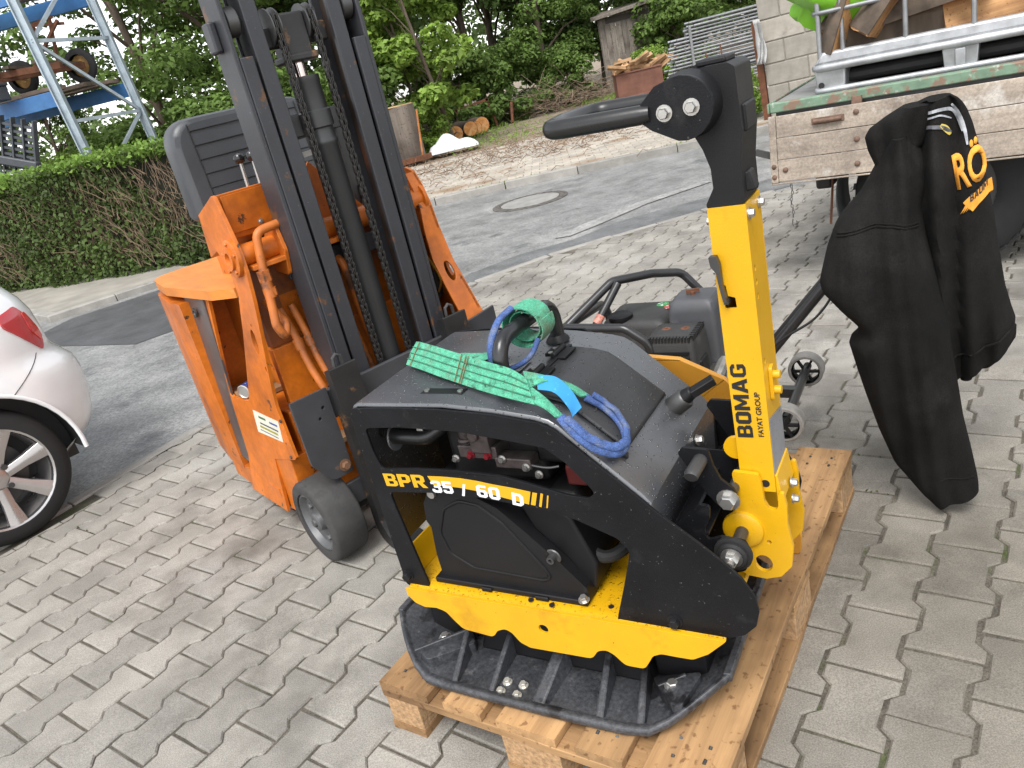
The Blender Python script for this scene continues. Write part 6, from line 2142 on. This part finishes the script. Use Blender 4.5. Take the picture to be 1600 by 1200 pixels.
bn = thing('rusty_bin', 'rust brown steel bin heaped with split firewood beside the plank shed', 'bin', (4.02, 19.0, 0), R(-6))
RB = mat('rust_sheet', (.17, .075, .05), .8, var=.3, scale=3, bump=.5, bscale=30)
MB().box((0, 0, .12), (1.08, .7, .16)).build('floor', RB, bn)
for lo, hi in (((0, 0, .16), (1.08, .03, .62)), ((0, .67, .16), (1.08, .7, .62)), ((0, .03, .16), (.03, .67, .62)), ((1.05, .03, .16), (1.08, .67, .62))):
    MB().box(lo, hi).build('side_sheet', RB, bn, bevel=.004)
MB().box((-.02, -.02, .62), (1.10, .72, .65)).build('rim', RB, bn, bevel=.004)
MB().box((-.03, -.03, .05), (1.11, .73, .12)).build('skid', RB, bn, bevel=.004)
sw = wood('split_wood_far', (.60, .40, .22), (.38, .20, .08), rand=.4)
stick = MB().hull8([(-.22, -.05, -.04), (.22, -.04, -.05), (.21, .05, -.03), (-.2, .05, -.04), (-.21, -.03, .04), (.22, -.03, .04), (.2, .04, .05), (-.22, .03, .05)]).mesh('split_stick', 0)
stick.materials.append(sw)
for k in range(46):
    o = obj('firewood_stick', stick)
    o.location = (4.02 + .54 + rng.gauss(0, .24) + (.5 if k > 34 else 0), 19.35 + rng.gauss(-.05, .16), .66 + abs(rng.gauss(0, .07)) + (.06 if k < 10 else 0))
    o.rotation_euler = (rng.uniform(0, 6), rng.uniform(-.5, .5), rng.uniform(-.9, .9))
    tag(o, 'small piece of split firewood heaped in and beside the rusty bin', 'firewood', 'firewood heaped on the rusty bin')
stp = thing('log_section', 'thick upright sawn trunk section held between orange steel straps', 'log', (-.98, 16.6, 0))
rows = []
for z in (0, .3, .7, 1.0, 1.13):
    rows.append([((.36 + .02 * math.sin(5 * a)) * math.cos(a), (.36 + .02 * math.sin(4 * a)) * math.sin(a), z) for a in [i * 2 * math.pi / 28 for i in range(28)]])
MB().grid(rows, close_u=True).build('trunk', wood('barkless_trunk', (.24, .20, .165), (.13, .105, .085), axis=2, scale=.4), stp, smooth=60)
MB().lathe((0, 0, 1.13), (0, 0, 1), [(0, .365), (.015, .34), (.02, .001)], 28).build('sawn_top', wood('sawn_top', (.55, .36, .19), (.40, .24, .11), axis=2, scale=.3), stp)
OST = mat('orange_rust_steel', (.42, .15, .04), .7, var=.4, scale=10)
for x0, x1 in ((-.44, -.34), (.30, .46)):
    MB().bar((x0, -.32, 0), (x1 - .04, -.34, 1.0), .05, .03).build('steel_strap', OST, stp)
MB().bar((-.45, -.40, .06), (.5, -.40, .10), .09, .10).build('ground_beam', RUST, stp)
lgs = [(-.15, 20.2, .16, .17), (.12, 19.7, .15, .19), (.42, 19.4, .17, .21), (.60, 19.5, .14, .19), (.98, 19.8, .16, .18), (1.12, 19.9, .14, .16), (1.30, 20.4, .15, .2), (.28, 18.9, .1, .13), (.40, 18.8, .07, .1), (.65, 19.2, .09, .1), (.30, 19.7, .38, .16)]
labs = ['leftmost felled log of the pile with its cut end shaded', 'second felled log from the left of the pile', 'thickest felled log in the middle of the pile with bright orange cut end', 'felled log just right of the thickest one', 'felled log right of the gap in the pile', 'felled log close against the right group of the pile', 'rightmost felled log at the far end of the pile', 'short log lying in front of the pile, left one', 'smallest short log lying in front of the pile', 'short log lying in front of the pile, right one', 'felled log lying on top of the pile']
for (x, y, z, r_), lab in zip(lgs, labs):
    x -= .5
    z += .04
    t = thing('felled_log', lab, 'log', (x, y, z), R(100 + rng.uniform(-8, 8)), 'logs piled at the edge of the wood')
    L_ = 1.6 if r_ > .14 else .45
    MB().lathe((0, 0, 0), (1, 0, 0), [(0, r_), (L_ * .5, r_ * .97), (L_, r_ * .93)], 18).build('bark', BARK, t)
    MB().lathe((-.006, 0, 0), (1, 0, 0), [(0, .001), (0, r_ * .93), (.005, r_ * .95)], 18).build('cut_end', mat('log_cut_face', (.56, .24, .07), .8, var=.3, scale=14, spots=((.62, .40, .18), 5, .5, .65)), t)
tp = MB()
rows = []
for i in range(18):
    u = i / 17
    rows.append([(-.45 + 1.05 * u, -.35 + .75 * v_, .02 + .34 * math.sin(math.pi * u) ** .7 * math.sin(math.pi * v_) * (1.2 - u * .8) + .05 * math.sin(13 * u + 5 * v_) * math.sin(math.pi * v_)) for v_ in [j / 11 for j in range(12)]])
tp.grid(rows)
to = tp.build('white_tarpaulin', mat('white_sheeting', (.66, .67, .68), .55, var=.08, bump=.6, bscale=14), None, smooth=60)
to.location = (-.1, 16.9, .03)
to.modifiers.new('thickness', 'SOLIDIFY').thickness = .008
tag(to, 'crumpled white tarpaulin lying on the ground before the log pile', 'tarpaulin')
rf_ = thing('scrap_iron', 'low rusty steel frame standing behind the log pile', 'frame', (.75, 21.5, 0))
for a, b in (((-.4, 0, 0), (-.5, 0, .65)), ((.5, 0, 0), (.35, 0, .75)), ((-.5, 0, .62), (.4, 0, .72)), ((.9, 0, 0), (1.0, .2, .5))):
    MB().bar(a, b, .06, .06).build('frame_bar', RUST, rf_)
# brushwood heap
def twigs(name, n, c, ext, L_, r_, m_, label=None, up=.4):
    s = MB()
    for _ in range(n):
        p = Vector((c[0] + rng.gauss(0, ext[0]), c[1] + rng.gauss(0, ext[1]), c[2] + abs(rng.gauss(0, ext[2]))))
        d_ = Vector((rng.gauss(0, 1), rng.gauss(0, 1), rng.gauss(0, up))).normalized() * L_ * rng.uniform(.5, 1.2)
        q = p + d_ * .5 + Vector((0, 0, rng.uniform(-.05, .08)))
        e = p + d_
        e.z = max(.02, e.z)
        s.tube([p, q, e], [r_, r_ * .8, r_ * .4], 4, caps=False)
    return s.build(name, m_, smooth=0, recalc=False)


TWIG = mat('dry_twigs', (.22, .165, .115), .9, var=.4, scale=5)
struct(tag(twigs('brushwood', 420, (3.3, 22.6, .05), (.75, .4, .24), .9, .008, TWIG), 'heap of dry cut brushwood lying under the trees', 'brushwood'), 'stuff')
struct(tag(twigs('bark_litter', 1500, (1.6, 13.6, .062), (2.4, 1.3, .004), .20, .005, mat('bark_litter', (.19, .125, .08), .95, var=.5, scale=4), up=.02), 'scattered bark strips and chips lying on the apron', 'litter'), 'stuff')

# ------------------------------------------------------------------ hedge
def leaves_mesh(name, P, N, size, jitter=.35, aspect=.6, seed=1, fold=.25):
    """one mesh of leaf blades: P centres, N facing normals"""
    rg = np.random.default_rng(seed)
    n = len(P)
    N = N / (np.linalg.norm(N, axis=1, keepdims=True) + 1e-9)
    ref = rg.normal(size=(n, 3))
    A = np.cross(N, ref)
    A /= np.linalg.norm(A, axis=1, keepdims=True) + 1e-9
    B = np.cross(N, A)
    s = size * (1 + jitter * rg.uniform(-1, 1, size=(n, 1)))
    v = np.empty((n, 4, 3))
    v[:, 0] = P - A * s
    v[:, 1] = P - B * s * aspect + N * s * fold
    v[:, 2] = P + A * s
    v[:, 3] = P + B * s * aspect + N * s * fold
    me = bpy.data.meshes.new(name)
    me.vertices.add(4 * n)
    me.vertices.foreach_set('co', v.reshape(-1))
    me.loops.add(4 * n)
    me.loops.foreach_set('vertex_index', np.arange(4 * n, dtype=np.int32))
    me.polygons.add(n)
    me.polygons.foreach_set('loop_start', np.arange(0, 4 * n, 4, dtype=np.int32))
    me.polygons.foreach_set('loop_total', np.full(n, 4, dtype=np.int32))
    at = me.attributes.new('tone', 'FLOAT', 'POINT')
    at.data.foreach_set('value', np.repeat(rg.uniform(0, 1, n), 4).astype(np.float32))
    me.update()
    me.validate()
    return me


def leafmat(name, c, var=.35, t=.35):
    return mat(name, c, .6, var=var, scale=1.4, rand=.3, transl=t, spec=.3, world=True)


LEAF_HEDGE = leafmat('hedge_leaf', (.075, .115, .028))
LEAF_TIP = leafmat('hedge_new_leaf', (.17, .28, .05))
LEAF_DARK = leafmat('dark_leaf', (.085, .138, .038))
LEAF_MID = leafmat('mid_leaf', (.125, .20, .045))
LEAF_LIGHT = leafmat('light_leaf', (.21, .32, .058))
rg = np.random.default_rng(5)
h0, h1 = Vector((-12.5, 13.9, 0)), Vector((-2.7, 9.05, 0))
hv = (h1 - h0)
HL = hv.length
hh = thing('clipped_hedge', 'long clipped green hedge with bare brown twigs showing, behind the forklift', 'hedge', tuple(h0), math.atan2(hv.y, hv.x))
n = 46000
fr = rg.uniform(0, 1, n)
P = np.empty((n, 3))
Nn = np.empty((n, 3))
P[:, 0] = rg.uniform(0, HL, n)
front_ = fr < .72
d_ = np.abs(rg.normal(0, .09, n))
P[:, 1] = np.where(front_, d_, rg.uniform(0, .8, n))
P[:, 2] = np.where(front_, rg.uniform(.03, 1.45, n) ** 1.0, 1.42 - np.abs(rg.normal(0, .05, n)))
bump_ = .06 * np.sin(P[:, 0] * 2.1) + .05 * np.sin(P[:, 0] * 5.3 + P[:, 2] * 4)
P[:, 1] += np.where(front_, bump_, 0)
Nn[:] = rg.normal(0, .7, (n, 3))
Nn[:, 1] -= np.where(front_, .8, 0)
Nn[:, 2] += np.where(front_, .4, 1)
bare = (np.sin(P[:, 0] * 1.3 + 1) + np.sin(P[:, 0] * 2.9 + P[:, 2] * 3) + rg.normal(0, .5, n) > .55) & (P[:, 2] > .5) & (P[:, 2] < 1.33) & front_
keep = ~bare
obj('foliage', leaves_mesh('foliage', P[keep], Nn[keep], .027, jitter=.55, seed=2), LEAF_HEDGE, hh)
n = 16000
P = np.empty((n, 3))
P[:, 0] = rg.uniform(0, HL, n)
P[:, 1] = rg.uniform(-.06, .85, n)
P[:, 2] = 1.42 + rg.normal(0, .045, n) + .03 * np.sin(P[:, 0] * 3) + .02 * np.sin(P[:, 0] * 7.7)
Nn = rg.normal(0, .6, (n, 3))
obj('new_growth', leaves_mesh('new_growth', P, Nn, .028, seed=3), LEAF_TIP, hh)
s = MB()
for _ in range(4200):
    x, z = rng.uniform(0, HL), rng.uniform(.1, 1.2)
    y = rng.uniform(.02, .2)
    dx, dz, dy = rng.gauss(0, .10), rng.uniform(.05, .26), rng.gauss(-.03, .06)
    s.tube([(x, y, z), (x + dx * .5, y + dy * .4, z + dz * .5), (x + dx, y + dy, min(1.42, z + dz))], [.005, .004, .0025], 3, caps=False)
s.build('twig_tangle', mat('hedge_twig', (.20, .14, .09), .9, var=.4, scale=4), hh, smooth=0, recalc=False)
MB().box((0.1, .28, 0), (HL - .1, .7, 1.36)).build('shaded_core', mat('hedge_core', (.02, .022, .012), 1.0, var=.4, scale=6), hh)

# ------------------------------------------------------------------ blue storage rack with scrap
RACKP = mat('galvanised_upright', (.36, .42, .46), .45, metal=.5, var=.2, scale=6)
BEAM = mat('blue_beam', (.035, .13, .32), .45, var=.25, scale=3, spots=((.05, .17, .36), 2, .5, .7), spots2=((.14, .09, .06), 9, .68, .75))
rack = thing('storage_rack', 'tall storage rack with galvanised uprights and blue beams behind the hedge', 'rack')
Lp0 = Vector((-5.40, 12.78, 0))
Rp0 = Vector((-4.85, 14.20, 0))


def up(p, h):
    return p + GUP * h


for p in (Lp0, Rp0):
    s = MB()
    side_ = Vector((.75, .66, 0)).normalized()
    cr_ = Vector((-.66, .75, 0)).normalized()
    q = MB()
    for ox, w_, d_2 in ((0, .13, .02), (-.055, .02, .11), (.055, .02, .11)):
        c_ = Vector((1, 0, 0)) * ox
        q.bar(p + c_, up(p, 6.2) + c_, w_ if not ox else .018, .02 if not ox else .11, (0, 1, 0))
    q.build('upright', RACKP, rack)
hs_ = [(.2, 1.05), (1.05, 2.05), (2.05, 3.2), (3.2, 4.3), (4.3, 5.4)]
for k, (a, b) in enumerate(hs_):
    MB().bar(up(Lp0, b), up(Rp0, b), .035, .05).build('brace', RACKP, rack)
    if k % 2:
        MB().bar(up(Lp0, a), up(Rp0, b), .035, .05).build('brace', RACKP, rack)
    else:
        MB().bar(up(Rp0, a), up(Lp0, b), .035, .05).build('brace', RACKP, rack)
LD = Vector((-.985, .17, 0)).normalized()
Lp1, Rp1 = Lp0 + LD * 3.0, Rp0 + LD * 3.0
for h in (2.40, 3.80, 5.3):
    for p, pe in ((Lp0, Lp1), (Rp0, Rp1)):
        MB().bar(up(p, h) + LD * .05, up(pe, h), .07, .22).build('beam', BEAM, rack, bevel=.006)
for p in (Lp1, Rp1):
    MB().bar(p, up(p, 6.2), .12, .1, (0, 1, 0)).build('upright', RACKP, rack)
mid = (Lp0 + Rp0) * .5
scrapw = wood('old_planks', (.20, .15, .11), (.09, .065, .05), rand=.4, scale=.6)


def plank(a, b, w, h, lab):
    o = MB().bar(a, b, w, h).build('old_plank', scrapw, None, bevel=.004)
    tag(o, lab, 'plank', 'planks stored on the rack')


for k, (oy, oz, lab) in enumerate(((.05, 0, 'weathered plank at the front edge of the upper rack shelf'), (.4, 0, 'weathered plank in the middle of the upper rack shelf'), (.8, .0, 'weathered plank at the back of the upper rack shelf'), (.25, .12, 'grey plank lying on top of the boards on the upper shelf'))):
    c_ = Lp0.lerp(Rp0, oy) + LD * .15
    plank(up(c_, 3.95 + oz), up(c_ + LD * 2.4, 3.95 + oz + .03 * k), .22, .06, lab)
for k, (oy, lab) in enumerate(((.15, 'weathered plank at the front of the lower rack shelf'), (.55, 'weathered plank in the middle of the lower rack shelf'), (.9, 'weathered plank at the back of the lower rack shelf'))):
    c_ = Lp0.lerp(Rp0, oy) + LD * .1
    plank(up(c_, 2.56), up(c_ + LD * 2.2, 2.55), .3, .06, lab)
tr = thing('scrap_trailer', 'rusty old handcart frame with rubber wheels stored on the rack shelf', 'cart', tuple(up(mid + LD * .3, 2.62)), R(8))
tr.rotation_euler = (LEAN.to_euler().x, LEAN.to_euler().y, math.atan2(LD.y, LD.x))
for y in (-.28, .3):
    MB().bar((-.1, y, .25), (1.6, y, .27), .07, .09).build('frame_rail', RUST, tr)
for x in (.1, .6, 1.1, 1.5):
    MB().bar((x, -.4, .3), (x + .1, .45, .34), .12, .04).build('frame_board', scrapw, tr)
for a, b in (((.3, -.25, .3), (.15, -.2, 1.0)), ((.6, -.25, .3), (.45, -.2, .95)), ((.1, -.2, .98), (.65, -.2, .9)), ((.4, .2, .3), (-.25, .25, .85)), ((-.3, .2, .8), (.2, .22, .85))):
    MB().bar(a, b, .04, .04).build('bent_tube', RUST, tr)
for x, y in ((1.15, -.5), (.05, -.42), (1.15, .5)):
    w = MB().lathe((x, y - .06, .26), (0, 1, 0), [(0, .17), (0, .22), (.02, .255), (.05, .265), (.09, .255), (.11, .22), (.11, .17)], 36, caps=False).build('wheel', rub, tr, smooth=40)
    MB().lathe((x, y - .045, .26), (0, 1, 0), [(0, .175), (.02, .16), (.03, .07), (.0, .05), (.0, .001)], 24).build('rim', mat('rust_yellow_rim', (.30, .17, .05), .7, var=.5, scale=12), w)
# stacked dark plastic mats on end
DKG = mat('grey_plastic_crate', (.055, .06, .068), .5, var=.2)
bx = thing('plastic_crate', 'grey lidded plastic crate standing on the left end of the lower rack beam', 'crate', tuple(up(Lp0 + LD * .85 + Vector((0, -.28, 0)), 2.52)), R(-10))
MB().box((-.18, -.14, 0), (.18, .14, .2)).build('crate_body', DKG, bx, bevel=.02)
MB().box((-.2, -.16, .2), (.2, .16, .24)).build('crate_lid', DKG, bx, bevel=.01)
gr = thing('drain_grating', 'dark grey slotted plastic drain sections leaning upright under the rack beam', 'drain section', tuple(Lp0 + LD * 1.3 + Vector((-.35, -.5, 0))))
gr.rotation_euler = (R(0), R(22), R(-8))
for x in (-.16, .0, .16, .32):
    MB().box((x - .012, -.05, .1), (x + .012, .05, 2.45)).build('side_rail', DKG, gr)
for z in range(26):
    for x in (-.15, .01, .17):
        MB().box((x, -.03, .2 + z * .085), (x + .14, .03, .235 + z * .085)).build('slat', DKG, gr)
for z in (.9, 1.75):
    MB().box((-.2, -.09, z), (.36, .06, z + .13)).build('clamp_band', DKG, gr, bevel=.02)
sgn = MB().bar((-7.05, 12.0, 0), tuple(up(Vector((-7.05, 12.0, 0)), 1.9)), .08, .06).build('side_post', RACKP)
tag(sgn, 'thin grey post standing behind the hedge under the rack', 'post')

# ------------------------------------------------------------------ trees
def crown_mesh(name, rad, h0_, h1_, nclump, nleaf, size, seed, shape='round'):
    rg = np.random.default_rng(seed)
    C = []
    for _ in range(nclump):
        t = rg.uniform(0, 1)
        z = h0_ + (h1_ - h0_) * t
        if shape == 'cone':
            r_ = rad * (1 - t) * rg.uniform(.3, 1)
        else:
            r_ = rad * math.sin(math.pi * (.12 + .80 * t)) ** .7 * math.sqrt(rg.uniform(.1, 1))
        a = rg.uniform(0, 2 * math.pi)
        C.append((r_ * math.cos(a), r_ * math.sin(a), z, rad * rg.uniform(.16, .34)))
    C = np.array(C)
    idx = rg.integers(0, nclump, nleaf)
    dirv = rg.normal(size=(nleaf, 3))
    dirv /= np.linalg.norm(dirv, axis=1, keepdims=True)
    rr = C[idx, 3] * rg.uniform(.35, 1.05, nleaf) ** .5
    P = C[idx, :3] + dirv * rr[:, None] * np.array([1.15, 1.15, .65])
    N = dirv * .6 + rg.normal(0, .5, (nleaf, 3)) + np.array([0, 0, .7])
    return leaves_mesh(name, P, N, size, seed=seed + 9), C


def trunk_mb(h, r_, C, seed, lean=.0, nb=14):
    rr = random.Random(seed)
    s = MB()
    pts = []
    for k in range(9):
        t = k / 8
        pts.append((lean * t * h + .12 * math.sin(3 * t + seed), .10 * math.sin(2.3 * t + seed * 2), h * t))
    s.tube(pts, [r_ * (1.35 if k == 0 else 1) * (1 - .8 * k / 8) + .01 for k in range(9)], 9, caps=False)
    for c in C[:nb]:
        b = Vector(c[:3])
        t = min(.95, max(.15, (b.z - .12 * h) / h * .85))
        k = int(t * 8)
        a = Vector(pts[k]).lerp(Vector(pts[min(8, k + 1)]), t * 8 - k)
        m_ = a.lerp(b, .5) + Vector((0, 0, .12 * (b - a).length))
        s.tube([a, m_, b], [r_ * .35, r_ * .22, r_ * .07], 6, caps=False)
    return s


protos = {}
for nm, (rad, h0_, h1_, ncl, nlf, sz, lm, h, tr_, shp) in dict(
        dark=(2.6, 1.6, 9.0, 60, 19000, .085, LEAF_DARK, 8.2, .19, 'round'),
        mid=(2.4, 1.2, 8.0, 60, 17000, .085, LEAF_MID, 7.4, .16, 'round'),
        airy=(2.3, 2.6, 9.5, 40, 7500, .085, LEAF_MID, 9.2, .15, 'round'),
        maple=(1.0, .5, 4.2, 34, 5200, .085, LEAF_LIGHT, 3.9, .05, 'round'),
        bush=(1.2, .1, 1.9, 40, 9000, .06, LEAF_MID, 1.4, .05, 'round'),
        bushl=(1.1, .1, 1.6, 40, 8000, .055, LEAF_LIGHT, 1.2, .05, 'round'),
        tall=(1.6, 3.4, 10.5, 40, 9000, .085, LEAF_DARK, 10.2, .13, 'round')).items():
    me, C = crown_mesh('crown_' + nm, rad, h0_, h1_, ncl, nlf, sz, sum(map(ord, nm)))
    me.materials.append(lm)
    tm_ = trunk_mb(h, tr_, C, len(nm) + 3).mesh('trunk_' + nm, 50, False)
    tm_.materials.append(BARK)
    protos[nm] = (me, tm_)


def tree(nm, name, label, cat, x, y, s, rz, group, sz=1.0):
    t = thing(name, label, cat, (x, y, -.05), R(rz), group)
    t.scale = (s, s, s * sz)
    t.rotation_euler = (GUP.y * -1, GUP.x, R(rz))
    obj('crown', protos[nm][0], None, t)
    obj('trunk', protos[nm][1], None, t)
    return t


GT = 'trees at the edge of the wood'
T_ = [('airy', -6.2, 18.9, .85, 10, 'airy tree close behind the right upright of the storage rack'),
      ('mid', -3.9, 17.2, .78, 50, 'leafy tree directly right of the storage rack above the hedge'),
      ('airy', -4.6, 21.5, 1.05, 80, 'tall thin crowned tree behind the leafy tree by the rack'),
      ('tall', -3.4, 18.6, .9, 120, 'bare stemmed tree just left of the forklift mast'),
      ('tall', -3.9, 19.8, .95, 200, 'second bare stemmed tree left of the forklift mast'),
      ('dark', -1.9, 22.0, 1.0, 30, 'dark tree seen between the mast rails'),
      ('airy', -.6, 25.0, 1.0, 140, 'thin crowned dark tree right of the mast'),
      ('maple', -.1, 18.1, 1.0, 0, 'young bright green maple beside the upright trunk section'),
      ('maple', -.75, 18.8, .9, 70, 'second young bright green maple behind the trunk section'),
      ('tall', 1.1, 25.5, 1.0, 10, 'reddish bare stemmed tree behind the log pile'),
      ('tall', 1.9, 26.5, .95, 160, 'bare stemmed tree right behind the log pile'),
      ('dark', 3.4, 26.0, .95, 100, 'dense green tree left of the plank shed'),
      ('mid', 3.1, 24.2, .72, 220, 'low leafy tree in front of the dense one by the shed'),
      ('mid', 5.6, 27.5, 1.0, 260, 'leafy tree behind the plank shed'),
      ('mid', 7.6, 24.0, .85, 300, 'bright leafy tree behind the scaffold tubes'),
      ('dark', 8.9, 28.0, 1.0, 20, 'dark tree far behind the scaffold tubes'),
      ('mid', 10.5, 25.5, .9, 190, 'leafy tree behind the block wall'),
      ('dark', -13.2, 22.0, 1.0, 70, 'dark tree at the far left behind the rack'),
      ('mid', -9.2, 19.8, .42, 170, 'low leafy tree under the left end of the rack')]
for nm, x, y, s, rz, lab in T_:
    tree(nm, 'tree', lab, 'tree', x, y, s, rz, GT)
B_ = [('bush', -5.9, 15.6, 1.0, 0, 'green bush under the lower rack beam behind the hedge'),
      ('bushl', -6.9, 15.0, 1.0, 60, 'bright bush at the left end behind the hedge'),
      ('bush', -4.4, 15.2, 1.05, 120, 'green bush behind the hedge right of the rack'),
      ('bush', -3.2, 15.6, 1.15, 200, 'green bush behind the forklift seat'),
      ('bush', -2.0, 17.5, 1.1, 20, 'green bush seen through the forklift mast'),
      ('bushl', -.72, 17.9, .6, 90, 'bright low bush beside the trunk section'),
      ('bush', .4, 22.3, 1.1, 150, 'green bush directly behind the log pile'),
      ('bush', 1.8, 22.8, 1.0, 210, 'green bush right of the log pile'),
      ('bush', 3.6, 23.4, .8, 270, 'green bush beside the brushwood heap'),
      ('bushl', 5.3, 20.8, .62, 30, 'bright low bush between the bin and the tube stack'),
      ('bushl', 3.75, 10.6, .42, 30, 'small bright weed bush at the foot of the block wall'),
      ('bush', 6.6, 22.5, 1.1, 100, 'green bush behind the scaffold tubes')]
for nm, x, y, s, rz, lab in B_:
    tree(nm, 'bush', lab, 'bush', x, y, s, rz, 'bushes along the edge of the wood')
# far wood: one mass of foliage
rg = np.random.default_rng(77)
n = 52000
cl_ = np.column_stack([rg.uniform(-34, 34, 240), rg.uniform(33, 46, 240), rg.uniform(.5, 12, 240)])
idx = rg.integers(0, 240, n)
P = cl_[idx] + rg.normal(0, 1, (n, 3)) * np.array([1.7, 1.2, 1.1])
P = P[P[:, 2] > 0]
P = P[~((P[:, 0] < -11.5) & (P[:, 0] > -23) & (P[:, 2] > 3.5))]
N = rg.normal(0, .6, P.shape) + np.array([0, -.5, .6])
fw_ = struct(obj('far_wood', leaves_mesh('far_wood', P, N, .17, seed=4), LEAF_DARK), 'stuff')
tag(fw_, 'dark mass of woodland far behind the yard', 'wood')
# grass and weeds
n = 12000
P = np.column_stack([rg.uniform(-6, 9, n), rg.uniform(15.6, 23, n), np.zeros(n)])
m_ = (np.sin(P[:, 0] * 1.7) + np.sin(P[:, 1] * 1.9 + P[:, 0]) + rg.normal(0, .7, n)) > .5
P = P[m_]
P[:, 2] = rg.uniform(-.02, .10, len(P))
N = rg.normal(0, 1, P.shape) * np.array([1, 1, .3])
gs_ = struct(obj('grass', leaves_mesh('grass', P, N, .05, aspect=.18, seed=6), LEAF_LIGHT), 'stuff')
tag(gs_, 'patches of grass and weeds before the trees', 'grass')
n = 1500
P = np.column_stack([rg.uniform(-2.5, 7, n), np.zeros(n), rg.uniform(.03, .07, n)])
P[:, 1] = np.interp(P[:, 0], [-2.5, -1.6, -.4, .5, 1.4, 2.6, 7.5], [9.6, 9.98, 9.98, 9.93, 9.74, 9.53, 8.68]) + np.abs(rg.normal(0.0, .03, n))
P = P[(np.sin(P[:, 0] * 3) + rg.normal(0, .5, n)) > .5]
N = rg.normal(0, 1, P.shape) * np.array([1, 1, .3])
ks = struct(obj('kerb_weeds', leaves_mesh('kerb_weeds', P, N, .025, aspect=.3, seed=8), LEAF_LIGHT), 'stuff')
tag(ks, 'tiny weeds growing along the far kerb', 'weeds')

# moss and small weeds in the joints of the yard
jp = []
for o, c in spots:
    if math.sin(c.x * 2.3 + 1) + math.sin(c.y * 3.1 + c.x) + rng.gauss(0, .5) > 1.0:
        for _ in range(rng.randint(1, 5)):
            t = rng.uniform(-.07, .07)
            jp.append((o.x + BX.x * t + rng.gauss(0, .003), o.y + BX.y * t + rng.gauss(0, .003), rng.uniform(-.003, .004)))
jp = np.array(jp)
N = rg.normal(0, 1, jp.shape) * np.array([1, 1, .6]) + np.array([0, 0, .5])
jw = struct(obj('joint_weeds', leaves_mesh('joint_weeds', jp, N, .006, aspect=.5, seed=12), leafmat('moss', (.07, .085, .025))), 'stuff')
tag(jw, 'tiny moss and weeds growing in the paving joints', 'weeds')
